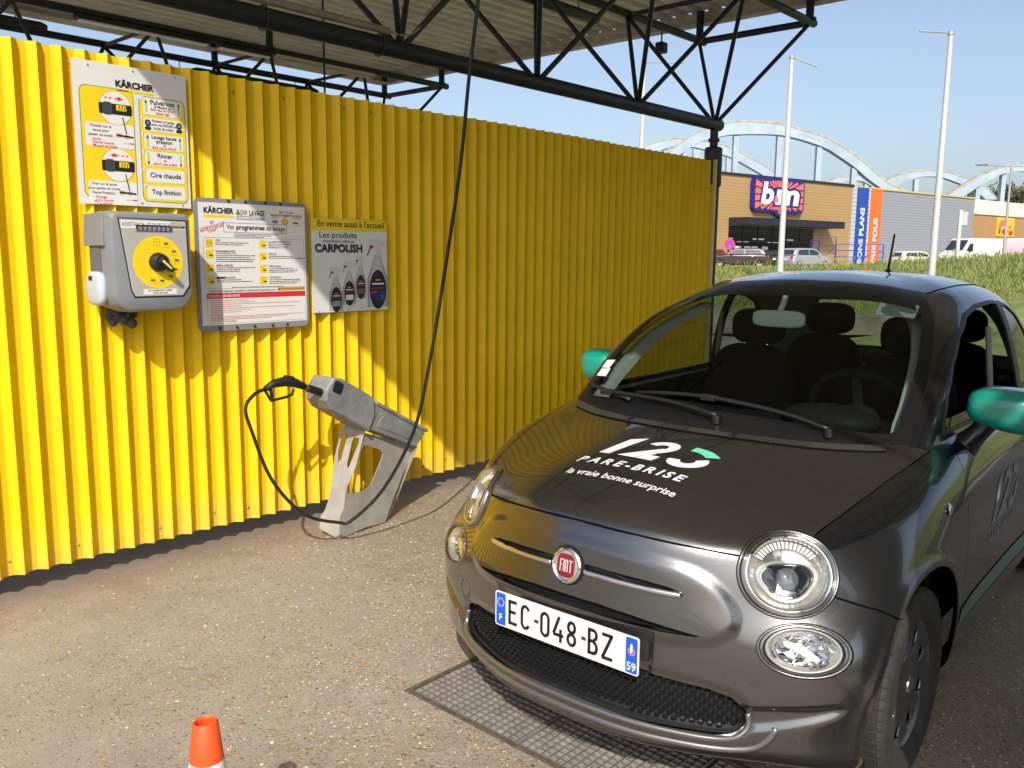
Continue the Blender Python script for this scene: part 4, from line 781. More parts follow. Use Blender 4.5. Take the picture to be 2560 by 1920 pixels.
def make_net(R, ns, nt, sig_s, sig_t):
    C = np.array(R, float)                                  # rings x stations x 3
    m = np.array([1, -1, 1.])
    Cx = np.concatenate([C[:, 2:0:-1]*m, C, C[:, -2:-4:-1]*m], axis=1)
    ks = np.concatenate([[0], np.cumsum(np.linalg.norm(np.diff(Cx, axis=1), axis=2).mean(0))])
    kt = np.concatenate([[0], np.cumsum(np.linalg.norm(np.diff(C, axis=0), axis=2).mean(1))])
    ks -= ks[2]
    s = np.linspace(0, ks[-3], ns); t = np.linspace(0, kt[-1], nt)
    A = _herm(ks, np.moveaxis(Cx, 1, 0), s)                 # ns x rings x 3
    G = _herm(kt, np.moveaxis(A, 1, 0), t)                  # nt x ns x 3
    G = _blur(G, sig_s, 1, True); G = _blur(G, sig_t, 0, False)
    G[:, 0, 1] = 0; G[:, -1, 1] = 0
    si = np.interp(s, ks[2:-2], np.arange(C.shape[1])); ti = np.interp(t, kt, np.arange(C.shape[0]))
    return G, si, ti
def grid_normals(G):
    m = np.array([1, -1, 1.])
    E = np.concatenate([G[:, 1:2]*m, G, G[:, -2:-1]*m], axis=1)
    ds = E[:, 2:] - E[:, :-2]
    dt = np.gradient(G, axis=0)
    n = np.cross(ds, dt); l = np.linalg.norm(n, axis=2, keepdims=True)
    n = n/np.maximum(l, 1e-12)
    return n
# ---------------------------------------------------------------- car: panels cut from the surface
CAR = thing('car', 'small grey city car with black roof, green mirrors and 123 PARE-BRISE lettering', 'car', (1.8433, 1.4735, 0), R_(1.337))
CARM = Matrix.Translation((1.8433, 1.4735, 0)) @ Matrix.Rotation(R_(1.337), 4, 'Z')
def paint_mat(name, col, rough, metal, flake=.0):
    m = M(name, col, rough, metal, coat=1.0, croughness=.015)
    n = m.node_tree.nodes; l = m.node_tree.links; b = n['Principled BSDF']; b.inputs['Coat IOR'].default_value = 1.52
    tc = n.new('ShaderNodeTexCoord')
    if flake:
        v = n.new('ShaderNodeTexVoronoi'); v.inputs['Scale'].default_value = 900; l.new(tc.outputs['Object'], v.inputs['Vector'])
        mp = n.new('ShaderNodeVectorMath'); mp.operation = 'SUBTRACT'; l.new(v.outputs['Color'], mp.inputs[0]); mp.inputs[1].default_value = (.5, .5, .5)
        sc = n.new('ShaderNodeVectorMath'); sc.operation = 'SCALE'; l.new(mp.outputs[0], sc.inputs[0]); sc.inputs['Scale'].default_value = flake
        g = n.new('ShaderNodeNewGeometry'); ad = n.new('ShaderNodeVectorMath'); ad.operation = 'ADD'; l.new(g.outputs['Normal'], ad.inputs[0]); l.new(sc.outputs[0], ad.inputs[1])
        nm = n.new('ShaderNodeVectorMath'); nm.operation = 'NORMALIZE'; l.new(ad.outputs[0], nm.inputs[0]); l.new(nm.outputs[0], b.inputs['Normal'])
    # a thin film of road dust, more of it low down
    nz = n.new('ShaderNodeTexNoise'); nz.inputs['Scale'].default_value = 5; nz.inputs['Detail'].default_value = 7; nz.inputs['Roughness'].default_value = .7; l.new(tc.outputs['Object'], nz.inputs['Vector'])
    rr_ = n.new('ShaderNodeMapRange'); l.new(nz.outputs['Fac'], rr_.inputs[0]); rr_.inputs[1].default_value = .3; rr_.inputs[2].default_value = .75; rr_.inputs[3].default_value = .006; rr_.inputs[4].default_value = .028; l.new(rr_.outputs[0], b.inputs['Coat Roughness'])
    return m
PAINT = paint_mat('grey_metallic', (.155, .152, .150), .235, .93, .07)
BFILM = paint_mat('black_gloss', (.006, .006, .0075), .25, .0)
GREEN = paint_mat('green_gloss', (.0, .29, .20), .3, .0)
CHR = M('chrome', (.82, .82, .83), .06, 1.); BPLA = M('black_plastic', (.012, .012, .013), .42, var=.25, scale=30); SATIN = M('satin_black', (.008, .008, .009), .30)
GAP = M('panel_gap', (.004, .004, .004), .9)
def sstep(a, b, x): t = np.clip((x-a)/(b-a), 0, 1); return t*t*(3-2*t)
def psdf(P, x, y):
    """signed distance to a polygon, positive inside"""
    P = np.array(P, float); d = np.full(x.shape, 1e9); ins = np.zeros(x.shape, bool); n = len(P)
    for i in range(n):
        a, b = P[i], P[(i+1) % n]; e = b-a; wx, wy = x-a[0], y-a[1]
        t = np.clip((wx*e[0]+wy*e[1])/(e@e), 0, 1); d = np.minimum(d, np.hypot(wx-t*e[0], wy-t*e[1]))
        c = ((a[1] <= y) != (b[1] <= y)) & (x < (b[0]-a[0])*(y-a[1])/np.where(b[1] == a[1], 1e-12, b[1]-a[1])+a[0]); ins ^= c
    return np.where(ins, d, -d)
def sym(P): return P+[(-a, b) for a, b in reversed(P)]
SLOT = sym([(0, .5585), (.11, .5575), (.22, .549), (.30, .538), (.37, .5285), (.402, .524), (.385, .5205), (.30, .520), (.20, .524), (0, .5285)][::-1])[::-1]
SLOT = [(0, .5585), (.11, .5575), (.22, .549), (.30, .538), (.37, .5285), (.402, .524), (.385, .5205), (.30, .520), (.20, .524), (.1, .5275), (0, .5285), (-.1, .5275), (-.20, .524), (-.30, .520), (-.385, .5205), (-.402, .524), (-.37, .5285), (-.30, .538), (-.22, .549), (-.11, .5575)]
BARS = [[(.052, .657), (.10, .6565), (.229, .650), (.30, .642), (.335, .633), (.346, .624), (.335, .616), (.29, .6155), (.232, .620), (.10, .6265), (.052, .628)]]
BARS.append([(-a, b) for a, b in reversed(BARS[0])])
GRILLE = [(0, .405), (.15, .400), (.30, .388), (.42, .376), (.475, .362), (.503, .340), (.512, .312), (.507, .283), (.485, .262), (.44, .253), (.30, .252), (.15, .258), (0, .262)]
GRILLE = GRILLE+[(-a, b) for a, b in reversed(GRILLE[1:-1])]
NOSE = [(0, .712), (.12, .710), (.24, .702), (.33, .688), (.39, .662), (.435, .625), (.462, .585), (.465, .555), (.445, .530), (.39, .510), (.25, .503), (0, .508)]
NOSE = NOSE+[(-a, b) for a, b in reversed(NOSE[1:-1])]
SPEAR = [(.505, .338), (.60, .352), (.70, .366), (.722, .362), (.715, .350), (.68, .331), (.60, .303), (.52, .281), (.505, .29)]
def soft(P, n=5): return [(p.x, p.y) for p in spline([(a, b, 0) for a, b in P+[P[0]]], n)][:-1]
NOSE = soft(NOSE); SPEAR = soft(SPEAR)
def body_grid(R, ns, nt, ss, st, dense=None):
    C = np.array(R, float); G, si, ti = make_net(R, ns, nt, ss, st); return G, si, ti
LOWG, LSI, LTI = make_net(LOW, 620, 180, 5.5, 3.2)
def displace(G):
    n = grid_normals(G); c = G.mean((0, 1)); n *= np.sign(((G-c)*n).sum(2).mean()) or 1
    u, v, z = G[..., 0], G[..., 1], G[..., 2]; fr = (u < .45); d = np.zeros(u.shape)
    d += .011*sstep(-.026, .014, psdf(NOSE, v, z))*fr
    d -= .012*sstep(-.004, .006, psdf([(-.275, .378), (.275, .378), (.275, .512), (-.275, .512)], v, z))*fr
    sp = psdf(SPEAR, v, z); d -= .012*sstep(-.012, .014, sp)*fr
    d -= .010*sstep(-.030, -.002, psdf(GRILLE, v, z))*fr*(z > .26)
    # flared arch lip
    for uc, rc_ in ((.70, .362), (3.0, .355)):
        rr_ = np.hypot(u-uc, z-.287); d += .007*np.exp(-((rr_-rc_-.012)/.018)**2)*(v > .6)
    # shoulder line: bonnet edge stands a little over the wing
    return G+n*d[..., None], n
LOWG, _ = displace(LOWG)
GRNG, GSI, GTI = make_net(GRN, 330, 130, 2.8, 2.6)
class Pm: pass
def as_mesh(G, si, ti):
    n = grid_normals(G); nt_, ns_ = G.shape[:2]
    c = np.array([1.8, 0, .6]); 
    if ((G-c)*n).sum(2).mean() < 0: n = -n
    idx = np.arange(nt_*ns_).reshape(nt_, ns_); a, b, cc, d = idx[:-1, :-1].ravel(), idx[:-1, 1:].ravel(), idx[1:, 1:].ravel(), idx[1:, :-1].ravel()
    T = np.concatenate([np.stack([a, b, cc], 1), np.stack([a, cc, d], 1)])
    S, Tt = np.meshgrid(si, ti); P0 = G.reshape(-1, 3); N0 = n.reshape(-1, 3); q = np.array([1, -1, 1.])
    m = Pm(); m.co = np.concatenate([P0*q, P0]); m.no = np.concatenate([N0*q, N0]); m.st = np.tile(np.stack([S.ravel(), Tt.ravel()], 1), (2, 1)); m.t = np.concatenate([T, T+len(P0)])
    return orient(m)
def orient(m):
    a, b, c = m.co[m.t[:, 0]], m.co[m.t[:, 1]], m.co[m.t[:, 2]]; g = np.cross(b-a, c-a); f = (g*m.no[m.t].mean(1)).sum(1) < 0
    m.t[f] = m.t[f][:, ::-1]; return m
def clip(m, f):
    """keep the part of the surface where f >= 0, cutting triangles along f = 0"""
    s = f[m.t] >= 0; k = s.sum(1); keep = m.t[k == 3]; out = [keep]; newp = []
    T = m.t[(k == 1) | (k == 2)]; S = s[(k == 1) | (k == 2)]; K = k[(k == 1) | (k == 2)]
    if len(T):
        odd = np.where(K == 1, S.argmax(1), (~S).argmax(1)); r = np.arange(len(T))
        a, b, c = T[r, odd], T[r, (odd+1) % 3], T[r, (odd+2) % 3]
        E = np.concatenate([np.stack([a, b], 1), np.stack([a, c], 1)]); Es = np.sort(E, 1)
        U, inv = np.unique(Es, axis=0, return_inverse=True); inv = inv.ravel()
        fa, fb = f[U[:, 0]], f[U[:, 1]]; t = (fa/(fa-fb))[:, None]; base = len(m.co)
        co = np.concatenate([m.co, m.co[U[:, 0]]*(1-t)+m.co[U[:, 1]]*t]); no = np.concatenate([m.no, m.no[U[:, 0]]*(1-t)+m.no[U[:, 1]]*t]); st = np.concatenate([m.st, m.st[U[:, 0]]*(1-t)+m.st[U[:, 1]]*t])
        ab, ac = base+inv[:len(T)], base+inv[len(T):]; one = K == 1
        out += [np.stack([a[one], ab[one], ac[one]], 1), np.stack([ab[~one], b[~one], c[~one]], 1), np.stack([ab[~one], c[~one], ac[~one]], 1)]
    else: co, no, st = m.co, m.no, m.st
    t = np.concatenate(out); used = np.unique(t); mp = np.full(len(co), -1); mp[used] = np.arange(len(used))
    r = Pm(); r.co = co[used]; r.no = no[used]; r.no /= np.linalg.norm(r.no, axis=1, keepdims=True)+1e-12; r.st = st[used]; r.t = mp[t]; return r
def panel(m, name, mat, parent=None, flange=.010, lift=0., smooth=True):
    if not len(m.t): return None
    co = m.co+m.no*lift; no = m.no; t = m.t; nv = len(co)
    if flange:
        E = np.concatenate([t[:, [0, 1]], t[:, [1, 2]], t[:, [2, 0]]]); Es = np.sort(E, 1); U, idx, cnt = np.unique(Es, axis=0, return_index=True, return_counts=True)
        B = E[idx[cnt == 1]]; B = B[~((np.abs(co[B[:, 0], 1]) < 1e-5) & (np.abs(co[B[:, 1], 1]) < 1e-5))]
        if len(B):
            k = len(B); p, q = co[B[:, 0]], co[B[:, 1]]; pn, qn = no[B[:, 0]], no[B[:, 1]]; e = q-p; fn = np.cross(pn, e); fn /= np.linalg.norm(fn, axis=1, keepdims=True)+1e-12; fn = -fn
            co = np.concatenate([co, p, q, q-qn*flange, p-pn*flange]); no = np.concatenate([no, fn, fn, fn, fn])
            i = nv+np.arange(k); t = np.concatenate([t, np.stack([i+k, i, i+3*k], 1), np.stack([i+k, i+3*k, i+2*k], 1)])
    me = bpy.data.meshes.new(name); me.from_pydata(co.tolist(), [], t.tolist()); me.polygons.foreach_set('use_smooth', [True]*len(t)); me.update()
    me.normals_split_custom_set_from_vertices(no.tolist())
    return link(name, me, mat, parent if parent is not None else CAR)
def offset(m, d):
    r = Pm(); r.co = m.co-m.no*d; r.no = m.no; r.st = m.st; r.t = m.t; return r
def inside_out(m):
    r = Pm(); r.co = m.co; r.no = -m.no; r.st = m.st; r.t = m.t[:, ::-1]; return r
BODY = as_mesh(LOWG, LSI, LTI); GREENH = as_mesh(GRNG, GSI, GTI)
BV = BVHTree.FromPolygons(BODY.co.tolist(), BODY.t.tolist()); BVG = BVHTree.FromPolygons(GREENH.co.tolist(), GREENH.t.tolist())
def front(v, z, lift=0.):                                  # point on the nose at half width v (+ = car's left) and height z
    h = BV.ray_cast(Vector((-1, -v, z)), Vector((1, 0, 0)))
    return h[0]+h[1]*lift if h[0] is not None else None
def frontn(v, z):
    h = BV.ray_cast(Vector((-1, -v, z)), Vector((1, 0, 0))); n = h[1]; return n if n.x < 0 else -n
def topz(u, v, tree=BV):
    h = tree.ray_cast(Vector((u, -v, 3)), Vector((0, 0, -1)))
    if h[0] is None: h = tree.find_nearest(Vector((u, -v, 1.0)))
    n = h[1]; return h[0], (n if n.z > 0 else -n)
CINV = CARM.inverted()
def seen(px, py, trees=(BV, BVG)):                         # where a viewing ray meets the car
    o, d = ray(px, py); o = CINV @ o; d = CINV.to_3x3() @ d; best = None
    for tr in trees:
        h = tr.ray_cast(o, d.normalized())
        if h[0] is not None and (best is None or h[3] < best[2]): best = (h[0], h[1] if h[1].dot(d) < 0 else -h[1], h[3])
    return best
def fields(m):
    u, y, z = m.co.T; return u, np.abs(y), z, -y
def lampframe(c, tilt=0.):
    c = Vector(c); h = BV.find_nearest(c); n = h[1]; n = n if n.x < 0 else -n; e1 = Vector((0, 0, 1)).cross(n).normalized()
    e2 = n.cross(e1); return h[0], n, e1*math.cos(tilt)+e2*math.sin(tilt), e2*math.cos(tilt)-e1*math.sin(tilt)
HL = {s: lampframe((.288, -s*.556, .690)) for s in (1, -1)}; FG = {s: lampframe((.238, -s*.632, .513), ) for s in (1, -1)}
HR, FR = (.129, .112), (.104, .060)
def lampfield(m, F, r):
    out = np.full(len(m.co), 9.)
    for s in (1, -1):
        c, n, e1, e2 = F[s]; d = m.co-np.array(c); a = d@np.array(e1); b = d@np.array(e2); w = d@np.array(n)
        rho = np.sqrt((a/r[0])**2+(b/r[1])**2); out = np.minimum(out, np.where(np.abs(w) < .14, (rho-1)*r[1], 9.))
    return out
# --- cut
m0 = BODY; u, v, z, sv = fields(m0)
fa = np.minimum(np.where(v > .45, np.hypot(u-.70, z-.287)-.362, 9), np.where(v > .45, np.hypot(u-3.0, z-.29)-.352, 9)); m0 = clip(m0, fa)
m0 = clip(m0, lampfield(m0, HL, HR)); m0 = clip(m0, lampfield(m0, FG, FR))
def fhood(m):
    u, v, z, sv = fields(m); zl = .766-.16*v*v
    vh = np.interp(u, [.2, .396, .492, .65, .837, .916, 1.0], [.55, .588, .614, .646, .676, .687, .70]); uh = .735+.56*v*v
    return np.minimum(np.minimum(z-zl, vh-v), uh-u)
def fdoor(m):
    u, v, z, sv = fields(m); ue = np.interp(z, [.2, .35, .6, .8, .9, 1.0], [1.16, 1.13, 1.11, 1.095, 1.115, 1.20]); return np.minimum(np.minimum(u-ue, 2.31-u), z-.305)
def fbump(m):
    u, v, z, sv = fields(m); zb = np.interp(v, [0, .2, .35, .46, .55, .638, .754, .787, .83], [.766, .7596, .7464, .732, .70, .645, .605, .584, .55]); return np.where(u < .8, np.minimum(zb-z, .64-u), -1)
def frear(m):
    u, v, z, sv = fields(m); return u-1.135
def fcowl(m):
    u, v, z, sv = fields(m); return np.minimum(np.minimum(u-(.735+.56*v*v), .668-v), np.minimum(1.02-u, z-.90))
g_ = .0022
hood = clip(m0, fhood(m0)-g_); rest = clip(m0, -fhood(m0)-g_)
cowl = clip(rest, fcowl(rest)); rest = clip(rest, -fcowl(rest)-.001)
door = clip(rest, fdoor(rest)-g_); rest = clip(rest, -fdoor(rest)-g_)
bump = clip(rest, fbump(rest)-g_); rest = clip(rest, -fbump(rest)-g_)
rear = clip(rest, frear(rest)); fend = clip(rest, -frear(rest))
def side(m, s): return clip(m, -m.co[:, 1]*s-1e-9)         # s=1: car's left
hood_o = panel(hood, 'bonnet', PAINT); panel(cowl, 'cowl_panel', BPLA, lift=-.006)
def cut(m, P, sgn):
    u, v, z, sv = fields(m); f = np.where(u < .45, psdf(P, sv, z), -1); return clip(m, f*sgn)
slot = cut(bump, SLOT, 1); bump = cut(bump, SLOT, -1)
for P in BARS: bump = cut(bump, P, -1)
bump = cut(bump, GRILLE, -1)
bump_o = panel(bump, 'front_bumper', PAINT, flange=.022)
panel(slot, 'upper_air_slot', SATIN, bump_o, flange=0, lift=-.016)
for s in (1, -1):
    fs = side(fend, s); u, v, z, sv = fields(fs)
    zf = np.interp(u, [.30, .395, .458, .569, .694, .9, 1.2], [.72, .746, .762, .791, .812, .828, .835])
    ub = np.interp(z, [.30, .60, .66, .75, .81, .9], [.55, .565, .585, .635, .70, .80]); ff = np.minimum(zf-z, ub-u)  # above zf black livery film; aft of ub the wing's shade painted black
    o = panel(clip(fs, ff), 'front_wing', PAINT); panel(clip(fs, -ff), 'black_film_and_shade', BFILM, o, flange=.004)
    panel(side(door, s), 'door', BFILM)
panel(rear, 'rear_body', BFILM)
# dark shell behind the gaps
shell = offset(BODY, .016); u, v, z, sv = fields(shell)
fa = np.minimum(np.where(v > .45, np.hypot(u-.70, z-.287)-.375, 9), np.where(v > .45, np.hypot(u-3.0, z-.29)-.365, 9))
shell = clip(shell, fa); shell = clip(shell, lampfield(shell, HL, (.133, .116))); shell = clip(shell, lampfield(shell, FG, (.108, .064))); shell = clip(shell, -np.where(fields(shell)[0] < .45, psdf(GRILLE, fields(shell)[3], fields(shell)[2]), -1)+.004)
panel(shell, 'inner_shell', GAP, flange=0)
# --- glasshouse
def sws(t): return np.interp(t, [0, .5, 1, 2, 3, 4.3], [5.55, 5.15, 4.98, 4.88, 4.72, 4.5])
s_, t_ = GREENH.st.T
def fwind(m): s, t = m.st.T; return np.minimum((sws(t)-s)*.09, (4.28-t)*.12)
def fclear(m):
    s, t = m.st.T; a = (sws(t)-.62-s)*.09; b = (t-.20)*.20; c = (2.86-t)*.15
    k = .06; return np.minimum(np.minimum(a, b), c) - np.exp(-np.abs(a-np.minimum(b, c))/.03)*.014
DWIN = [(1.125, .958), (1.22, 1.085), (1.34, 1.175), (1.50, 1.258), (1.70, 1.322), (1.90, 1.352), (2.10, 1.360), (2.205, 1.356), (2.215, 1.18), (2.235, .965), (1.7, .955)]
QWIN = [(2.29, .985), (2.262, 1.18), (2.255, 1.350), (2.38, 1.338), (2.52, 1.295), (2.64, 1.21), (2.72, 1.10), (2.74, 1.02), (2.60, .995)]
BWIN = lambda m: np.minimum(np.minimum((m.st[:, 0]-14.6)*.1, (m.st[:, 1]-.35)*.15), (2.75-m.st[:, 1])*.13)
def fside(m, P): u, v, z, sv = fields(m); return np.where(v > .45, psdf(P, u, z), -1)
ws = clip(GREENH, fwind(GREENH)-.001); gr = clip(GREENH, -fwind(GREENH)-.001)
GL = glass_mat('windscreen_glass', (.60, .68, .645), refl=.5); GLS = glass_mat('side_glass', (.62, .68, .64)); GLD = glass_mat('tinted_glass', (.42, .46, .44))
panel(clip(ws, fclear(ws)), 'windscreen', GL, flange=0); panel(clip(ws, -fclear(ws)), 'windscreen_border', SATIN, flange=0)
for P, nm, gm in ((DWIN, 'door_window', GLS), (QWIN, 'quarter_window', GLD)):
    g1 = clip(gr, fside(gr, P)-.012)
    for s in (1, -1):
        gs = side(g1, s)
        if s == 1 and nm == 'door_window': gs = clip(gs, 1.005-gs.co[:, 2])     # wound down
        panel(gs, nm, gm, flange=0, lift=-.004)
    tr = clip(gr, fside(gr, P)); tr = clip(tr, -(fside(tr, P)-.0135))
    for s in (1, -1): panel(side(tr, s), 'window_seal', BPLA, flange=.008, lift=.001)
    gr = clip(gr, -fside(gr, P))
bw = clip(gr, BWIN(gr)); gr = clip(gr, -BWIN(gr)); panel(bw, 'rear_window', GLS, flange=0)
# B-pillar cover strip between the side windows
u, v, z, sv = fields(gr); bp = np.where((v > .45), np.minimum(np.minimum(u-2.205, 2.29-u), np.minimum(z-.965, 1.352-z)), -1)
for s in (1, -1): panel(side(clip(gr, bp), s), 'pillar_cover', BPLA, flange=.003, lift=.0015)
gr = clip(gr, -bp)
panel(gr, 'roof', BFILM); TRIMG = M('headliner', (.30, .31, .28), .85, var=.06)
hl = offset(gr, .028); panel(inside_out(hl), 'headliner', TRIMG, flange=0)
pt_ = offset(GREENH, .050); ss, tt_ = pt_.st.T
pt_ = clip(pt_, np.minimum(np.minimum(ss-(sws(tt_)-.95), sws(tt_)+.75-ss), np.minimum(tt_-.30, 3.6-tt_)*.5)*.09)
for s in (1, -1): panel(side(pt_, s), 'pillar_trim', M('pillar_trim_grey', (.34, .35, .31), .7, var=.05), flange=.03)
# roof joint lines
mb = MB()
for s in (1, -1):
    P = []
    for k in range(40):
        uu = 1.74+k*.028; h = topz(uu, s*np.interp(uu, [1.74, 1.9, 2.2, 2.6, 2.84], [.455, .482, .492, .475, .44]), BVG)
        P.append(h[0]+h[1]*.0005)
    mb.tube(P, .0028, 6)
    MB().tube(P, .0028, 6).build('roof_joint', GAP, CAR)
# ---------------------------------------------------------------- grille
u_grille = MB(); rows = 8
gp_ = MB(); NV, NZ = 60, 14
vs = []
for j in range(NZ+1):
    for i in range(NV+1):
        vv = -.53+1.06*i/NV; zz = .24+.18*j/NZ; p = front(vv, zz); vs.append((p.x+.034, -vv, zz))
gp_.add(vs, [(j*(NV+1)+i, j*(NV+1)+i+1, (j+1)*(NV+1)+i+1, (j+1)*(NV+1)+i) for j in range(NZ) for i in range(NV)])
gi = gp_.build('lower_grille', M('grille_black', (.010, .010, .0105), .38, var=.3, scale=40), CAR, smooth=True)
mb = MB()
GP = np.array(GRILLE)
for j in range(11):
    for i in range(46):
        vv = -.51+(i+.5*(j % 2))*.0226; zz = .262+j*.0135
        if psdf(GRILLE, np.array([vv]), np.array([zz]))[0] < .006: continue
        p = front(vv, zz); n = frontn(vv, zz); c = Vector((p.x+.033, -vv, zz)); e1 = Vector((0, 0, 1)).cross(n).normalized(); e2 = n.cross(e1)
        a, b_, h = .0098, .0062, .012
        mb.add([c+e1*a, c+e1*a*.4+e2*b_, c-e1*a*.4+e2*b_, c-e1*a, c-e1*a*.4-e2*b_, c+e1*a*.4-e2*b_, c+n*h+e1*a*.45+e2*b_*.35, c+n*h-e1*a*.45+e2*b_*.35, c+n*h*.8-e1*a*.5-e2*b_*.45, c+n*h*.8+e1*a*.5-e2*b_*.45],
               [(0, 1, 6), (1, 2, 7, 6), (2, 3, 7), (3, 4, 8, 7), (4, 5, 9, 8), (5, 0, 9), (0, 6, 9), (3, 8, 7), (6, 7, 8, 9)])
mb.build('grille_studs', M('grille_gloss', (.013, .013, .014), .22), gi, kind='stuff', smooth=False)
def sweep(pts, r, name, mat, par, lift=0., n=8):
    P = [front(*p, lift) for p in pts]; return MB().tube(spline(P, 4), r, n).build(name, mat, par, smooth=True)
LIPM = paint_mat('grey_lip', (.20, .19, .18), .30, .7)
sweep([(-.512, .318), (-.517, .285), (-.498, .256), (-.455, .243), (-.38, .241), (-.25, .245), (-.12, .249), (0, .2505), (.12, .249), (.25, .245), (.38, .241), (.455, .243), (.498, .256), (.517, .285), (.512, .318)], .0085, 'grille_rim', LIPM, bump_o, -.002)
sweep([(-.585, .300), (-.572, .262), (-.535, .228), (-.47, .213), (-.38, .211), (-.25, .214), (-.12, .218), (0, .2195), (.12, .218), (.25, .214), (.38, .211), (.47, .213), (.535, .228), (.572, .262), (.585, .300)], [.003]+[.011]*55+[.003], 'bumper_lip', LIPM, bump_o, -.004)
# whisker bars
for k, P in enumerate(BARS):
    c = np.array(P).mean(0); q = [(c[0]+(a-c[0])*1.02, c[1]+(b-c[1])*1.12) for a, b in P]
    mb = MB().add([front(a, b, -.012) for a, b in q], [tuple(range(len(q)))]); w_ = mb.build('whisker_slot', SATIN, bump_o)
    s = 1 if k == 0 else -1; tp = [(.060, .6345), (.10, .6335), (.18, .6305), (.25, .6275), (.305, .6255), (.333, .6248), (.342, .6245)]
    MB().tube(spline([front(s*a, b, .000) for a, b in tp], 5), [.0085]*16+[.0098]*8+[.0085]*3+[.0065, .0045, .003, .0015], 10).build('chrome_bar', CHR, bump_o, smooth=True)
# emblem
c = front(0, .640); n = frontn(0, .640); Q = n.to_track_quat('Z', 'Y').to_matrix().to_4x4(); Te = Matrix.Translation(c-n*.012) @ Q
em = MB().lathe([(.060, 0), (.0595, .010), (.056, .015), (.05, .016)], 40, Te).build('emblem', SATIN, CAR, smooth='auto')
MB().lathe([(.0525, .012), (.0515, .020), (.047, .0235), (.0425, .0215), (.0405, .019)], 40, Te).build('emblem_ring', CHR, em, smooth='auto')
MB().lathe([(.0407, .0192), (.03, .0205), (.015, .0212), (.0005, .0215)], 40, Te).build('emblem_ground', M('emblem_silver', (.55, .53, .52), .3, .6), em, smooth=True)
EX = Vector((0, -1, 0)); EY = n.cross(EX)*-1 if n.cross(EX).z < 0 else n.cross(EX)
epr = Print(lambda a, b, d: c-n*.012+EX*a+EY*b+n*(.0215+d))
MAR = M('emblem_maroon', (.20, .008, .03), .3, coat=.5)
sq = [(math.copysign(abs(math.cos(t))**.55, math.cos(t))*.0305, math.copysign(abs(math.sin(t))**.55, math.sin(t))*.034+.0) for t in [q*math.pi/20 for q in range(40)]]
epr.poly(sq, MAR, 1)
EINK = M('ink_silver', (.72, .70, .68), .3, .3)
for xx, st in ((-.0205, 'F'), (-.0085, 'I'), (-.0025, 'A'), (.0115, 'T')):
    H = .036; y0 = -.018; w_ = .0105; t2 = .0036
    R4 = {'F': [(0, 0, t2, H), (0, H-t2, w_, H), (0, H*.48, w_*.8, H*.48+t2)], 'I': [(0, 0, t2, H)], 'A': [(0, 0, t2, H*.86), (w_*1.05-t2, 0, w_*1.05, H*.86), (0, H*.30, w_*1.05, H*.30+t2)], 'T': [(w_*.38, 0, w_*.38+t2, H), (-.001, H-t2, w_+.002, H)]}[st]
    for r4 in R4: epr.rect(xx+r4[0], y0+r4[1], xx+r4[2], y0+r4[3], EINK, 2)
    if st == 'A': epr.poly([(xx, y0+H*.86), (xx+t2, y0+H*.80), (xx+w_*.6, y0+H-t2), (xx+w_*1.05-t2, y0+H*.8), (xx+w_*1.05, y0+H*.86), (xx+w_*.72, y0+H), (xx+w_*.34, y0+H)], EINK, 3)
epr.build(em)
# number plate
pu = front(0, .45).x-.014; plz = .4465
pt = MB().prism(rrect(-.26, -.055, .26, .055, .008), lambda a, b, d: (pu-d, -a, plz+b), 0, .003).build('number_plate', M('plate_white', (.74, .71, .69), .35), CAR)
pr = Print(lambda a, b, d: (pu-.003-d, -a, plz+b)); EUB = M('print_eu_blue', (.01, .10, .55), .35); PW = M('ink_white', (.80, .80, .80), .4)
pr.poly(rrect(-.2555, -.051, -.218, .051, .005), EUB, 1); pr.poly(rrect(.218, -.051, .2555, .051, .005), EUB, 1)
for q in range(12): a = q*math.pi/6; pr.poly(ellipse(-.2368+.0125*math.cos(a), .022+.0125*math.sin(a), .0020, .0020, 6), PW, 2)
pr.text('F', -.2368, -.036, .020, PW, 2, bold=.01, align='C')
INKP = M('ink_plate', (.010, .008, .010), .4)
X0 = -.205
def glyph(P, x, w=.036, h=.078, t=.0098):
    for seg in P:
        if seg[0] == 'l': pr.line(x+seg[1]*w, -.039+seg[2]*h, x+seg[3]*w, -.039+seg[4]*h, t, INKP, 2)
        else:
            _, cx, cy, rx, ry, a0, a1 = seg; n_ = 18; A = [R_(a0+(a1-a0)*q/n_) for q in range(n_+1)]
            O = [(x+cx*w+(rx*w)*math.cos(a), -.039+cy*h+(ry*h)*math.sin(a)) for a in A]; I = [(x+cx*w+(rx*w-t)*math.cos(a), -.039+cy*h+(ry*h-t)*math.sin(a)) for a in A]
            pr.mb(INKP).add([pr.fn(a, b, .0014) for a, b in O+I], [(q, q+1, n_+2+q, n_+1+q) for q in range(n_)])
tt = .0098/.078/2; tw = .0098/.036/2
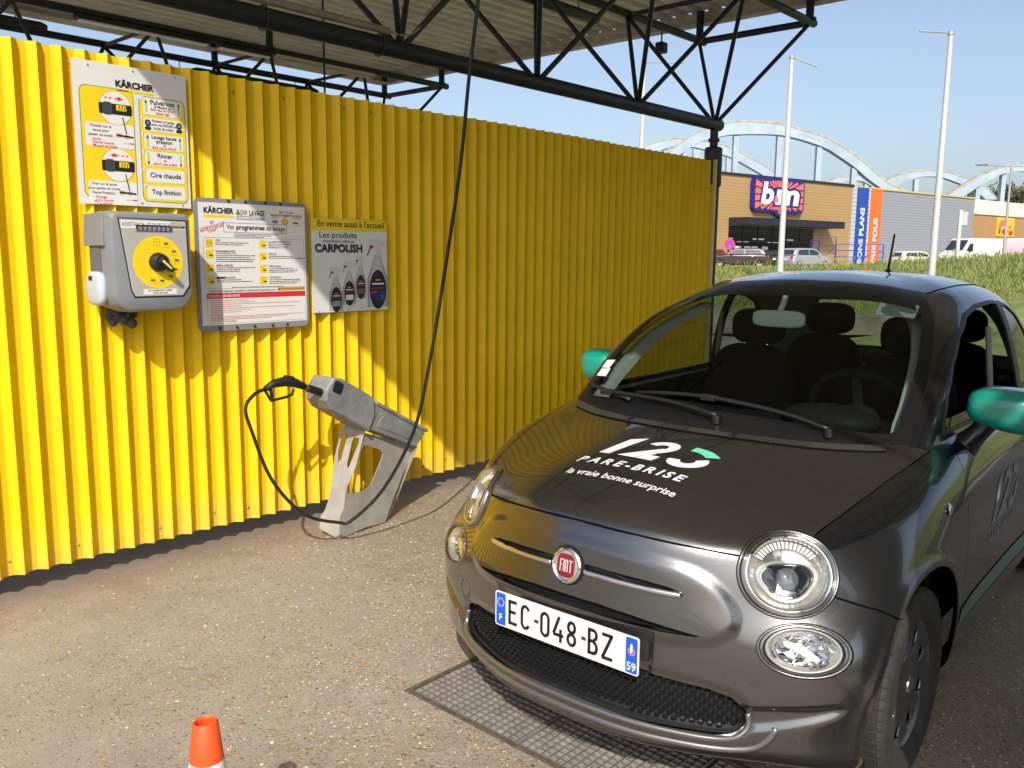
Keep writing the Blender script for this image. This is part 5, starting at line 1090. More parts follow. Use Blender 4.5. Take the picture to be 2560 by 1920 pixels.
GLY = {'E': [('l', tw, 0, tw, 1), ('l', 0, 1-tt, .92, 1-tt), ('l', 0, .52, .82, .52), ('l', 0, tt, .95, tt)],
 'C': [('a', .5, .74, .5, .26, 15, 180), ('l', tw, .26, tw, .74), ('a', .5, .26, .5, .26, 180, 345)],
 '0': [('a', .5, .74, .5, .26, 0, 180), ('l', tw, .26, tw, .74), ('l', 1-tw, .26, 1-tw, .74), ('a', .5, .26, .5, .26, 180, 360)],
 '4': [('l', .62, 1, .04, .30), ('l', 0, .28, 1.05, .28), ('l', .76, 0, .76, .52)],
 '8': [('a', .5, .74, .46, .26, 0, 360), ('a', .5, .27, .5, .27, 0, 360)],
 'B': [('l', tw, 0, tw, 1), ('l', 0, 1-tt, .55, 1-tt), ('l', 0, .52, .6, .52), ('l', 0, tt, .55, tt), ('a', .52, .755, .44, .245, -90, 90), ('a', .52, .275, .48, .275, -90, 90)],
 'Z': [('l', 0, 1-tt, 1, 1-tt), ('l', .92, .96, .06, .06), ('l', 0, tt, 1, tt)]}
xx = -.206
for chh in 'EC-048-BZ':
    if chh == '-': pr.rect(xx+.004, -.005, xx+.020, .005, M('ink_dash', (.10, .02, .04), .4), 2); xx += .0265
    else: glyph(GLY[chh], xx); xx += .0488
pr.text('59', .2368, -.043, .0235, PW, 2, bold=.015, align='C', width=.029)
ORG = M('print_coral', (.75, .22, .12), .4)
pr.mb(ORG).add([pr.fn(.2368+rr_*math.cos(a)*.0115, .012+rr_*math.sin(a)*.0125, .0014) for rr_ in (1, .72) for a in [q*math.pi/10+2.2 for q in range(17)]], [(q, q+1, 18+q, 17+q) for q in range(16)])
pr.poly([(.2330, .008), (.2406, .008), (.2406, .030), (.2368, .036), (.2330, .030)], PW, 3)
pr.build(pt)
# tow eye cover
P = [front(-.510+.032*math.cos(a), .402+.032*math.sin(a), .0006) for a in [q*math.pi/14 for q in range(29)]]
MB().tube(P, .0011, 5).build('tow_eye_cover', M('gap_soft', (.05, .047, .043), .5), bump_o)
# spear crease highlight
# ---------------------------------------------------------------- lamps
def lamp(F, s, r, name):
    c, n, e1, e2 = F[s]; N = 64; S = []
    for k in range(N):
        a = 2*math.pi*k/N; p = c+e1*(r[0]*math.cos(a))+e2*(r[1]*math.sin(a)); h = BV.ray_cast(p+n*.2, -n); S.append(h[0] if h[0] is not None else p)
    C = sum(S, Vector())/N
    def P(k, rho, lift): return C+(S[k % N]-C)*rho+n*lift
    def rings(prof): return MB().add([P(k, rho, l) for rho, l in prof for k in range(N)], [(i*N+k, i*N+(k+1) % N, (i+1)*N+(k+1) % N, (i+1)*N+k) for i in range(len(prof)-1) for k in range(N)])
    def loc(a, b, d): # lamp-plane coordinates following the lamp's own curvature
        rho = math.hypot(a/r[0], b/r[1]); th = math.atan2(b/r[1], a/r[0]); kk = (th/(2*math.pi)*N) % N; k0 = int(kk); f = kk-k0
        return P(k0, rho, d)*(1-f)+P(k0+1, rho, d)*f
    return C, n, e1, e2, P, rings, loc
WARM = M('reflector_warm', (.74, .71, .66), .16, .85); REFL = M('reflector', (.80, .80, .80), .07, 1.); CREAM = M('lamp_cream', (.50, .475, .43), .3, .5)
LENS = glass_mat('lamp_lens', (.94, .95, .95)); DK = M('lamp_dark', (.01, .01, .012), .2)
for s in (1, -1):
    C, n, e1, e2, P, rings, loc = lamp(HL, s, HR, 'h'); sg_ = s
    hl_ = rings([(1.09, -.004), (1.07, .001), (1.045, .004), (1.02, .004), (1.0, .001), (.985, -.012)]).build('headlight', PAINT, CAR, smooth=True)
    rings([(1.002, -.004), (.995, .006), (.98, .0115), (.962, .0115), (.950, .006)]).build('bezel', M('bezel_smoke', (.42, .40, .38), .10, .95), hl_, smooth=True)
    rings([(.952, .004), (.93, .0115), (.89, .0145), (.845, .012), (.81, .005), (.79, -.007), (.78, -.03)]).build('chrome_ring', CHR, hl_, smooth=True)
    rings([(.79, -.010), (.70, -.022), (.60, -.030), (.40, -.036), (.1, -.038), (.001, -.038)]).build('reflector', WARM, hl_, smooth=True)
    # eye-shaped projector surround
    eye = []
    for q in range(40):
        a = q*math.pi/20; rad = 1+.085*math.cos(3*(a+math.pi/2)); eye.append((math.cos(a)*.078*rad*1.05-.004*s*0, math.sin(a)*.056*rad-.016))
    big = [(a*1.0, b) for a, b in eye]; sm = [(a*.86, -.016+(b+.016)*.84) for a, b in eye]
    MB().ring(big, sm, loc, -.006, -.030).build('eye_surround', CREAM, hl_, smooth=False, bevel=.002)
    ins = [(a*.87, -.016+(b+.016)*.85) for a, b in eye]; MB().prism(ins, loc, -.0285, -.032).build('projector_bay', DK, hl_)
    ring2 = [(a*.84, -.016+(b+.016)*.82) for a, b in eye]; ring3 = [(a*.79, -.016+(b+.016)*.75) for a, b in eye]
    MB().ring(ring2, ring3, loc, -.016, -.028).build('inner_rim', REFL, hl_)
    pc = loc(.006*s, -.014, -.026); MB().blob(pc, (.032, .032, .017), 20, 14, rot=n.to_track_quat('Z', 'Y').to_matrix()).build('projector_lens', M('projector_glass', (.10, .11, .12), .03, .0, coat=1.), hl_, smooth=True)
    pl2 = MB(); lo = [(-.050, -.012), (-.020, -.016), (-.012, -.042), (.03, -.050), (.0, -.060), (-.03, -.050)]
    MB().prism([(a*s*-1 if False else a, b) for a, b in lo], loc, -.020, -.027).build('mirror_facet', REFL, hl_)
    mb = MB()
    for q in range(17):
        a = R_(35+q*6.9); pts = [loc(HR[0]*rh*math.cos(a+da), HR[1]*rh*math.sin(a+da), -.010) for rh, da in ((.60, -.035), (.60, .035), (.76, .035), (.76, -.035))]
        mb.add(pts+[p+n*.006 for p in pts], [(0, 1, 2, 3), (4, 7, 6, 5), (0, 4, 5, 1), (1, 5, 6, 2), (2, 6, 7, 3), (3, 7, 4, 0)])
    mb.build('led_strip', M('led_clear', (.75, .76, .76), .15), hl_, kind='stuff')
    rings([(.985, .010)]+[(x, .0145+.012*(1-x*x)) for x in (.97, .85, .7, .5, .3, .15, .001)]).build('lens', LENS, hl_, smooth=True)
    C, n, e1, e2, P, rings, loc = lamp(FG, s, FR, 'f')
    fg = rings([(1.20, -.0035), (1.14, .0025), (1.10, .0025), (1.05, -.002), (1.01, -.010), (.97, -.016)]).build('lower_lamp', PAINT, CAR, smooth=True)
    rings([(1.0, -.014), (.985, -.006), (.955, -.005), (.94, -.010)]).build('lamp_seal', SATIN, fg, smooth=True)
    rings([(.945, -.011), (.93, -.003), (.88, -.004), (.84, -.012), (.70, -.020)]).build('lamp_bezel', CREAM, fg, smooth=True)
    rr2 = random.Random(11)
    prof = [(.80, -.014), (.66, -.026), (.50, -.030), (.33, -.036), (.15, -.034), (.001, -.034)]; N = 64; mb = MB(); vs = []
    for rho, l in prof:
        for k in range(0, N, 4): vs.append(P(k, rho, l+rr2.uniform(-.007, .007)))
    n4 = N//4; mb.add(vs, [(i*n4+k, i*n4+(k+1) % n4, (i+1)*n4+(k+1) % n4, (i+1)*n4+k) for i in range(len(prof)-1) for k in range(n4)]); mb.build('reflector', REFL, fg, smooth=False)
    MB().prism([(-.05, .012), (-.01, .018), (.045, -.020), (.035, -.030)], loc, -.014, -.022).build('reflector_blade', REFL, fg)
    bc = loc(.045*s*-1*-1, .008, -.018); MB().blob(bc, (.014, .014, .008), 12, 8, rot=n.to_track_quat('Z', 'Y').to_matrix()).build('bulb_cap', M('bulb_cap', (.5, .5, .52), .1, .9), fg, smooth=True)
    rings([(.955, -.004)]+[(x, .001+.008*(1-x*x)) for x in (.94, .8, .6, .4, .2, .001)]).build('lens', LENS, fg, smooth=True)
# ---------------------------------------------------------------- wheels
TYR = M('tyre_rubber', (.030, .026, .022), .78, var=.3, scale=18, bump=.15, bscale=120); HUB = M('hubcap_silver', (.17, .175, .185), .28, .75, var=.08); STL = M('steel_rim', (.02, .02, .021), .5)
def wheel(uc, y, sgn, front_=True):
    """sgn = -1: outside faces -y"""
    T = Matrix.Translation((uc, y, .289)) @ Matrix.Rotation(-sgn*math.pi/2, 4, 'X')            # lathe z -> outward
    w_ = MB().lathe([(.182, -.07), (.178, -.05), (.150, .02), (.05, .03), (.0005, .03)], 40, T).build('wheel', STL, CAR, smooth='auto')
    prof = [(.186, -.075), (.20, -.086), (.245, -.092), (.275, -.086), (.286, -.072)]
    for a, b in ((-.066, -.034), (-.026, -.003), (.003, .026), (.034, .066)): prof += [(.2865-abs(a)*.02, a-.0015), (.289-abs(a)*.02, a), (.289-abs(b)*.02, b), (.2865-abs(b)*.02, b+.0015), (.281, b+.002), (.281, b+.006)]
    prof = prof[:-2]+[(.286, .072), (.278, .084), (.262, .0905), (.258, .089), (.245, .092), (.215, .090), (.20, .086), (.190, .078), (.184, .070)]
    ang = []
    for q in range(58): a0 = q*2*math.pi/58; ang += [a0, a0+.088, a0+.096]
    vs = []
    for r_, z_ in prof:
        for i, a in enumerate(ang):
            sh = r_ > .2843 and abs(z_) > .03 and (i % 3 == 2 or False)
            rr_ = r_-(.0045 if sh else 0); vs.append(T @ Vector((rr_*math.cos(a), rr_*math.sin(a), z_)))
    n_ = len(ang); MB().add(vs, [(i*n_+k, i*n_+(k+1) % n_, (i+1)*n_+(k+1) % n_, (i+1)*n_+k) for i in range(len(prof)-1) for k in range(n_)]).build('tyre', TYR, w_, smooth='auto')
    # hubcap with oval vents: polar grid with holes left out
    NR = [.188, .1865, .180, .172, .160, .145, .128, .112, .095, .07, .04, .001]; ZR = [.066, .0735, .0745, .066, .0635, .0625, .063, .064, .066, .069, .071, .072]; NA = 72; vs = []
    for r_, z_ in zip(NR, ZR): vs += [T @ Vector((r_*math.cos(2*math.pi*k/NA), r_*math.sin(2*math.pi*k/NA), z_)) for k in range(NA)]
    fs = []
    for i in range(len(NR)-1):
        for k in range(NA):
            if 4 <= i <= 6 and (k % 9) in (3, 4, 5): continue
            fs.append((i*NA+k, i*NA+(k+1) % NA, (i+1)*NA+(k+1) % NA, (i+1)*NA+k))
    o = MB().add(vs, fs).build('hubcap', HUB, w_, smooth='auto'); md = o.modifiers.new('t', 'SOLIDIFY'); md.thickness = .008
    MB().lathe([(.026, .071), (.025, .0745), (.001, .0755)], 20, T).build('hub_badge', CHR, w_, smooth='auto')
for uc in (.70, 3.0):
    for s in (-1, 1): wheel(uc, s*(.703 if s < 0 else .682), s)
for uc, rr_ in ((.70, .372), (3.0, .362)):
    for s in (-1, 1):
        mb = MB(); A = [R_(-18+q*216/40) for q in range(41)]; vs = []
        for yy in (.42, .70):
            vs += [(uc+rr_*math.cos(a), s*yy, .287+rr_*math.sin(a)) for a in A]
        mb.add(vs, [(k, k+1, 42+k, 41+k) for k in range(40)]); mb.add([(uc+rr_*math.cos(a), s*.42, .287+rr_*math.sin(a)) for a in A], [tuple(range(41))])
        mb.build('wheel_well', M('well_liner', (.018, .017, .016), .85, var=.3, scale=12), CAR, smooth=True)
MB().box((1.8, 0, .20), (3.0, 1.30, .05)).build('floor_pan', GAP, CAR)
# ---------------------------------------------------------------- mirrors
for s in (1, -1):
    def shp(p): q = Vector([math.copysign(abs(c_)**.66, c_) for c_ in p]); return Vector((q.x*(1 if q.x < 0 else .55), q.y, q.z*(1-.10*q.y*s)))
    mc = .850 if s == 1 else .760
    mu = 1.29 if s == 1 else 1.335
    mi = MB().blob((mu, -s*mc, 1.045), (.105, .114 if s == 1 else .095, .070), 32, 22, fn=shp, rot=Matrix.Rotation(s*.10, 3, 'X')).build('door_mirror', GREEN, CAR, smooth=True)
    MB().tube(spline([(1.30, -s*.80, 1.0), (1.285, -s*.772, .955), (1.265, -s*.735, .905)], 5), [.036, .035, .034, .033, .033, .033, .035, .038, .042, .045, .048], 14).build('mirror_stalk', SATIN, mi, smooth=True)
    MB().blob((mu+.045, -s*mc, 1.035), (.020, .100 if s == 1 else .082, .060), 20, 12).build('mirror_glass', CHR, mi, smooth=True)
# antenna
p = topz(2.52, .06, BVG)[0]
an = MB().lathe([(.0, .03), (.012, .03), (.022, .012), (.03, -.002)], 14, Matrix.Translation(p)).build('antenna', SATIN, CAR, smooth=True)
MB().tube([p+Vector((0, 0, .02)), p+Vector((.06, 0, .20))], [.007, .0045], 8).build('antenna_mast', SATIN, an, smooth=True)
# ---------------------------------------------------------------- wipers, vents, stickers
def glasspt(a, b, lift): h = seen(a, b); return h[0]+h[1]*lift
pu_ = lambda u, v, l=.0: (lambda h: h[0]+h[1]*l)(topz(u, v, BVG) if u > .90 else topz(u, v))
for k, (bl, piv, mid) in enumerate(((((1.005, -.60), (.905, -.345)), (.835, .05), (.945, -.47)), (((.935, -.335), (.915, .285)), (.905, .42), (.918, -.02)))):
    B = [topz(bl[0][0]+(bl[1][0]-bl[0][0])*q/6, bl[0][1]+(bl[1][1]-bl[0][1])*q/6, BVG) for q in range(7)]
    w_ = MB().tube([h[0]+h[1]*.014 for h in B], .008, 8).build('wiper', BPLA, CAR, smooth=True)
    a = topz(*piv, BV); m_ = topz(*mid, BVG); top_ = a[0]+a[1]*.022; MB().tube(spline([top_, top_*.6+(m_[0]+m_[1]*.03)*.4+Vector((0, 0, .012)), m_[0]+m_[1]*.026], 5), .0085, 8).build('wiper_arm', BPLA, w_, smooth=True)
    MB().lathe([(.0, .030), (.017, .028), (.02, 0)], 14, Matrix.Translation(a[0]-Vector((0, 0, .004)))).build('wiper_pivot', SATIN, w_, smooth='auto')
    MB().box(m_[0]+m_[1]*.022, (.03, .055, .022)).build('wiper_clip', BPLA, w_, bevel=.004)
# trim strip and honeycomb vents along the bonnet's rear edge
def edge(v, du=0., l=0.): h = topz(.735+.56*v*v+du, v); return h[0]+h[1]*l
vs = [edge(v_, d_, .0045) for v_ in [(-.60+1.2*q/40) for q in range(41)] for d_ in (-.045, -.004)]
MB().add(vs, [(2*q, 2*q+1, 2*q+3, 2*q+2) for q in range(40)]).build('bonnet_trim', M('trim_dark', (.045, .042, .038), .45), hood_o, smooth=True)
for v0, v1 in ((-.10, .02), (.17, .40)):
    mb = MB()
    nn = int((v1-v0)/.014)
    for i in range(nn):
        for j in range(4):
            vv = v0+(v1-v0)*(i+.5*(j % 2))/nn; cc_ = edge(vv, -.040+j*.0095, .0052); mb.add([cc_+Vector((.0036*math.cos(a), .0052*math.sin(a), 0)) for a in [q*math.pi/3 for q in range(6)]], [tuple(range(6))])
    mb.build('bonnet_vent', GAP, hood_o, kind='stuff')
for vv in (-.24, .168): p = edge(vv, -.03, .006); MB().box(p, (.045, .014, .012)).build('washer_jet', BPLA, hood_o, bevel=.003)
STK = M('sticker_paper', (.72, .76, .70), .6, var=.06, scale=20)
def sticker(P, nm, mat): MB().add([glasspt(*p, .0012) for p in P], [tuple(range(len(P)))]).build(nm, mat, CAR)
sticker([(1519, 900), (1539, 900), (1524, 920), (1505, 919)], 'sticker', STK); sticker([(1505, 921.5), (1527, 921.5), (1515, 941), (1492, 939)], 'sticker', STK)
sticker([(2202, 757), (2299, 765), (2286, 797), (2187, 786)], 'sun_strip_label', M('label_pale', (.40, .50, .46), .6))
# side repeater, sill stripe
h = seen(2371, 1275); rp = MB().lathe([(.0, .010), (.012, .009), (.019, .004), (.022, -.002)], 18, Matrix.Translation(h[0]) @ h[1].to_track_quat('Z', 'Y').to_matrix().to_4x4() @ Matrix.Diagonal((1.25, 1, 1, 1))).build('side_repeater', CHR, CAR, smooth=True)
MB().blob(h[0]+h[1]*.006, (.010, .006, .010), 10, 8).build('repeater_lens', M('amber', (.55, .16, .02), .2), rp, smooth=True)
for s in (1, -1):
    mb = MB(); vs = []
    for q in range(41):
        uu = 1.13+1.22*q/40
        for zz in (.322, .392):
            hh = BV.ray_cast(Vector((uu, -s*2, zz)), Vector((0, s, 0))); nn = hh[1] if hh[1].y*s < 0 else -hh[1]; vs.append(hh[0]+nn*.003)
    mb.add(vs, [(2*q, 2*q+1, 2*q+3, 2*q+2) for q in range(40)]); o = mb.build('sill_stripe', GREEN, CAR, smooth=True)
# ---------------------------------------------------------------- lettering on the bonnet and door
def drape(V2, F, fn, name, mat, par):
    b = bmesh.new(); vs = [b.verts.new((x, y, 0)) for x, y in V2]
    for f in F:
        try: b.faces.new([vs[i] for i in f])
        except ValueError: pass
    bmesh.ops.triangulate(b, faces=b.faces)
    for _ in range(3):
        es = [e for e in b.edges if e.calc_length() > .03]
        if not es: break
        bmesh.ops.subdivide_edges(b, edges=es, cuts=1); bmesh.ops.triangulate(b, faces=b.faces)
    me = bpy.data.meshes.new(name); b.to_mesh(me); b.free(); nn = []
    for v_ in me.vertices:
        p, n = fn(v_.co.x, v_.co.y); v_.co = p+n*.0016; nn.append(n)
    me.polygons.foreach_set('use_smooth', [True]*len(me.polygons)); me.update()
    return link(name, me, mat, par)
HOODF = lambda a, b: topz(b, a)                              # a = v, b = u
VIN = M('ink_vinyl_white', (.80, .76, .76), .35); VING = M('ink_vinyl_mint', (.15, .66, .46), .35); VIND = M('ink_vinyl_grey', (.30, .32, .36), .4)
def digits(fn, x0, y0, h, mat, mat2, par):
    sh = .30; k = h
    def g(P): return [(x0+(x+sh*y)*k, y0+y*k) for x, y in P]
    one = [(.02, 0), (.26, 0), (.30, 1), (.16, 1), (-.06, .84), (-.02, .70), (.06, .74)]
    one = [(.0, 0), (.25, 0), (.26, 1.03), (-.04, .86)]
    drape(g(one), [tuple(range(len(one)))], fn, 'lettering', mat, par)
    def arc(cx, cy, r0, r1, a0, a1, n=16, ex=1.): return [(cx+ex*r1*math.cos(R_(a0+(a1-a0)*q/n)), cy+r1*math.sin(R_(a0+(a1-a0)*q/n))) for q in range(n+1)], [(cx+ex*r0*math.cos(R_(a0+(a1-a0)*q/n)), cy+r0*math.sin(R_(a0+(a1-a0)*q/n))) for q in range(n+1)]
    O, I = arc(.86, .68, .13, .32, 165, -25, ex=1.12); n = len(O); drape(g(O+I), [(q, q+1, n+q+1, n+q) for q in range(n-1)], fn, 'lettering', mat, par)
    two = [O[-1], I[-1], (.50, 0), (.60, .0), (.58, .22), (.80, .22)]
    drape(g([(1.195, .53), (.965, .63), (.44, .0), (.84, .0), (.86, .21)]), [(0, 1, 2, 3, 4)], fn, 'lettering', mat, par); drape(g([(.45, 0), (1.24, 0), (1.24, .23), (.66, .23)]), [(0, 1, 2, 3)], fn, 'lettering', mat, par)
    O, I = arc(1.78, .32, .12, .33, 50, -172, 20, 1.15); n = len(O); drape(g(O+I), [(q, q+1, n+q+1, n+q) for q in range(n-1)], fn, 'lettering', mat, par)
    drape(g([(1.40, 1.0), (1.62, .99), (1.85, .93), (2.12, .78), (1.90, .64), (1.76, .73), (1.60, .78), (1.44, .79)]), [(0, 1, 6, 7), (1, 2, 5, 6), (2, 3, 4, 5)], fn, 'lettering', mat2, par)
digits(HOODF, -.150, .415, .158, VIN, VING, hood_o)
def spaced(t, h, x0, x1, y, fn, mat, par, bold=.03, shear=.22):
    W_ = [(text2d(c_, h, bold=bold)[0], c_) for c_ in t]; ws_ = [max(p[0] for p in v_) if v_ else h*.3 for v_, _ in W_]; gap = (x1-x0-sum(ws_))/(len(t)-1); x = x0
    for (v_, c_), w_ in zip(W_, ws_):
        a_, f_ = text2d(c_, h, bold=bold, shear=shear)
        if a_: drape([(p[0]+x, p[1]+y) for p in a_], f_, fn, 'lettering', mat, par)
        x += w_+gap
spaced('PARE-BRISE', .0375, -.185, .192, .338, HOODF, VIN, hood_o)
vs, fs = text2d('la vraie bonne surprise', .029, bold=.012, align='C', width=.385, shear=.16); drape([(x+.022, y+.262) for x, y in vs], fs, HOODF, 'lettering', VIN, hood_o)
def DOORF(a, b): hh = BV.ray_cast(Vector((a, -2, b)), Vector((0, 1, 0))); n = hh[1] if hh[1].y < 0 else -hh[1]; return hh[0], n
dl = [o for o in CAR.children if o.name.startswith('door') and 'mirror' not in o.name and 'window' not in o.name][0]
digits(DOORF, 1.47, .60, .17, VIND, GREEN, dl)
spaced('PARE-BRISE', .038, 1.44, 1.86, .53, DOORF, VIND, dl)
# ---------------------------------------------------------------- cabin
INT = M('cabin_black', (.010, .010, .011), .7, var=.2, scale=20, spec=.2); INTG = M('cabin_grey', (.03, .032, .034), .6, var=.1); FAB = M('seat_fabric', (.007, .007, .008), .9, var=.3, scale=60, spec=.1)
vs = []; PR = [(.895, .945), (1.0, .955), (1.12, .962), (1.22, .958), (1.27, .93), (1.29, .86), (1.25, .76), (1.2, .55)]
for q in range(25):
    yy = -.60+1.2*q/24; hump = .035*math.exp(-((yy+.36)/.17)**2)
    for j, (a, b) in enumerate(PR): vs.append((a+.02*(yy/.6)**2, yy, b-.015+(hump if 2 <= j <= 5 else 0)-.05*max(0, abs(yy)-.52)))
db = MB().add(vs, [(q*8+j, q*8+j+1, q*8+9+j, q*8+8+j) for q in range(24) for j in range(7)]).build('dashboard', INT, CAR, smooth=True)
MB().blob((1.06, -.36, .975), (.10, .17, .055), 20, 10).build('instrument_hood', INT, db, smooth=True)
MB().lathe([(.0, .004), (.035, .004), (.045, 0)], 20, Matrix.Translation((1.10, .50, .952))).build('air_vent', INTG, db, smooth='auto')
# steering wheel
Ts = Matrix.Translation((1.36, -.36, .945)) @ Matrix.Rotation(R_(66), 4, 'Y'); A = [q*math.pi/20 for q in range(41)]
sw = MB().tube([Ts @ Vector((.185*math.cos(a), .185*math.sin(a), 0)) for a in A], .0155, 10).build('steering_wheel', INT, CAR, smooth=True)
MB().blob(Ts @ Vector((.0, 0, -.01)), (.06, .075, .04), 16, 10, rot=Matrix.Rotation(R_(66), 3, 'Y')).build('wheel_boss', INT, sw, smooth=True)
for a in (0, 2.2, -2.2): MB().bar(Ts @ Vector((.03*math.cos(a+math.pi), .03*math.sin(a+math.pi), -.004)), Ts @ Vector((.18*math.cos(a+math.pi), .18*math.sin(a+math.pi), 0)), .03, .012).build('spoke', INTG, sw)
# rear view mirror
rv = MB().blob((1.42, .0, 1.283), (.018, .108, .034), 24, 14, fn=lambda p: Vector([math.copysign(abs(c_)**.5, c_) for c_ in p])).build('rear_view_mirror', M('mirror_grey', (.58, .62, .56), .5), CAR, smooth=True)
MB().tube([(1.42, 0, 1.30), (1.46, 0, 1.345), (1.475, 0, 1.37)], .012, 8).build('mirror_mount', M('mirror_grey', None), rv, smooth=True)
def seat(u0, y, nm, hr=True):
    rb = Matrix.Rotation(R_(14), 3, 'Y'); sq = lambda e: (lambda p: Vector([math.copysign(abs(c_)**e, c_) for c_ in p]))
    st = MB().blob((u0, y, .80), (.085, .215, .33), 24, 16, rot=rb, fn=sq(.62)).build(nm, FAB, CAR, smooth=True)
    MB().blob((u0-.22, y, .50), (.28, .24, .09), 24, 12, fn=sq(.6)).build('cushion', FAB, st, smooth=True)
    if hr:
        MB().blob((u0+.115, y, 1.20), (.05, .13, .085), 20, 12, fn=sq(.65)).build('headrest', FAB, st, smooth=True)
        for s in (-1, 1): MB().tube([(u0+.075, y+s*.055, 1.05), (u0+.105, y+s*.055, 1.16)], .006, 8).build('headrest_post', CHR, st)
seat(1.88, -.345, 'front_seat'); seat(1.88, .345, 'front_seat'); seat(2.72, -.32, 'rear_seat'); seat(2.72, .32, 'rear_seat')
for s in (1, -1):
    MB().box((1.72, -s*.690, .62), (1.2, .03, .62)).build('door_trim', INT, CAR, bevel=.01)
    MB().box((2.6, -s*.66, .66), (.75, .06, .55)).build('side_trim', INT, CAR, bevel=.01)
MB().box((1.9, 0, .26), (2.6, 1.28, .03)).build('cabin_floor', INT, CAR); MB().box((3.02, 0, .72), (.30, 1.1, .44)).build('parcel_shelf', INT, CAR, bevel=.02)
for s in (-1, 1): MB().tube([(2.12, s*.60, 1.25), (2.14, s*.655, .70)], .012, 6).build('seat_belt', M('belt_grey', (.30, .29, .25), .8), CAR)
# ================================================================ beyond the wash bay
CD = Vector((math.cos(AZ), math.sin(AZ), 0)); CL = Vector((math.sin(AZ), -math.cos(AZ), 0))      # ahead and to the right of the camera
def dl_(d, l, z=0.): return CD*d+CL*l+Vector((0, 0, z))
zq = lambda a, b: (1750+a/2.731, 250+b/2.731)
PARK = M('car_park_asphalt', (.20, .20, .20), .85, var=.15, scale=.8)
struct(MB().add([dl_(38, -120, .70), dl_(38, 160, .70), dl_(420, 400, .70), dl_(420, -300, .70)], [(0, 3, 2, 1)]).build('car_park', PARK))
rn = random.Random(21)
# ---- grass bank
def crest(l): return float(np.interp(l, [-8, 3, 6, 8, 10, 12, 15, 22, 30], [.92, 1.02, 1.07, 1.13, 1.22, 1.45, 1.72, 1.85, 1.9]))
def footd(l): return 17.6-.42*max(0, l-7)
def hmap(d, l):
    f = footd(l); c = crest(l); t = min(1, max(0, (d-f)/6.5)); h = .18+(c-.18)*t*t*(3-2*t)
    if d > f+8: q = min(1, (d-f-8)/16); h += (.62-c)*q*q*(3-2*q)
    return h+.05*math.sin(d*1.3+l*.7)*math.sin(l*1.1-d*.4)
ND, NL = 46, 60; vs = []
for i in range(ND+1):
    for j in range(NL+1):
        l = -9+41*j/NL; d = footd(l)+.25+26*(i/ND)**1.35; vs.append(dl_(d, l, hmap(d, l)))
SOIL = M('turf', (.17, .19, .05), .95, var=.45, scale=1.6, bump=.5, bscale=9)
struct(MB().add(vs, [(i*(NL+1)+j, i*(NL+1)+j+1, (i+1)*(NL+1)+j+1, (i+1)*(NL+1)+j) for i in range(ND) for j in range(NL)]).build('grass_bank', SOIL, smooth=True))
def blades(n, dmin, dmax, lmin, lmax, hmin, hmax, wid, seed, top=.0):
    r = np.random.default_rng(seed); vs = []; fs = []; mi = []
    for k in range(n):
        l = r.uniform(lmin, lmax); d = footd(l)+.3+(dmin+(dmax-dmin)*r.random()**1.25); c = math.sin(l*1.7+d*.9)*.5+math.sin(l*.6-d*1.9+2)*.5
        h = r.uniform(hmin, hmax)*(1+.45*c)*(1.0 if r.random() > .06 else 1.7); p = dl_(d, l, hmap(d, l)-.02); a = r.uniform(0, 6.283); ln = r.uniform(.1, .55)*h; b = a+r.uniform(-.9, .9)
        w = wid*r.uniform(.6, 1.5); dx = Vector((math.cos(a)*w, math.sin(a)*w, 0)); tip = p+Vector((math.cos(b)*ln, math.sin(b)*ln, h)); mid = p+Vector((math.cos(b)*ln*.3, math.sin(b)*ln*.3, h*.55))
        q = len(vs); vs += [p-dx, p+dx, mid+dx*.8, mid-dx*.8, tip]; fs += [(q, q+1, q+2, q+3), (q+3, q+2, q+4)]; m = int(r.choice(4, p=[.42, .30, .18, .10])) if c > -.2 else int(r.choice(4, p=[.3, .2, .35, .15])); mi += [m, m]
    return vs, fs, mi
GM = [M('blade_%s' % n_, c_, .6, var=.2, scale=3) for n_, c_ in (('green', (.17, .21, .045)), ('light', (.27, .31, .08)), ('dark', (.08, .12, .03)), ('straw', (.36, .31, .13)))]
V_, F_, I_ = [], [], []
for args in ((42000, 0, 4, -4, 17, .05, .15, .007, 1), (42000, 3, 9, 0, 21, .06, .19, .009, 2), (12000, 8, 24, -2, 30, .08, .20, .018, 3)):
    v_, f_, i_ = blades(*args); k = len(V_); V_ += v_; F_ += [tuple(a+k for a in f) for f in f_]; I_ += i_
o = MB(); o.v = V_; o.f = F_; go = o.build('wild_grass', GM, fix=False, kind='stuff'); go.data.polygons.foreach_set('material_index', I_); tag(go, 'long green wild grass covering the bank behind the car', 'grass')
r = np.random.default_rng(9); mb = MB(); st = MB()
for k in range(2600):
    l = r.uniform(2, 20); d = footd(l)+1.2+8.5*r.random(); cl_ = math.sin(l*.9+1)*math.sin(d*.8+l*.3)+.45*math.sin(l*2.3)
    if cl_ < -.15+r.normal()*.25: continue
    h = r.uniform(.10, .30); p = dl_(d, l, hmap(d, l)); t = p+Vector((r.normal()*.05, r.normal()*.05, h))
    for q in range(int(r.integers(2, 5))):
        c = t+Vector((r.normal()*.035, r.normal()*.035, r.normal()*.04)); s_ = r.uniform(.010, .020); a = r.uniform(0, 3.1)
        e = Vector((math.cos(a)*s_, math.sin(a)*s_, s_*.3)); g = Vector((-math.sin(a)*s_*.6, math.cos(a)*s_*.6, s_)); mb.add([c-e, c-g, c+e, c+g], [(0, 1, 2, 3)])
o = mb.build('wild_flowers', M('flower_yellow', (.70, .55, .02), .6), fix=False, kind='stuff'); tag(o, 'small yellow wild flowers scattered through the grass bank', 'flowers')
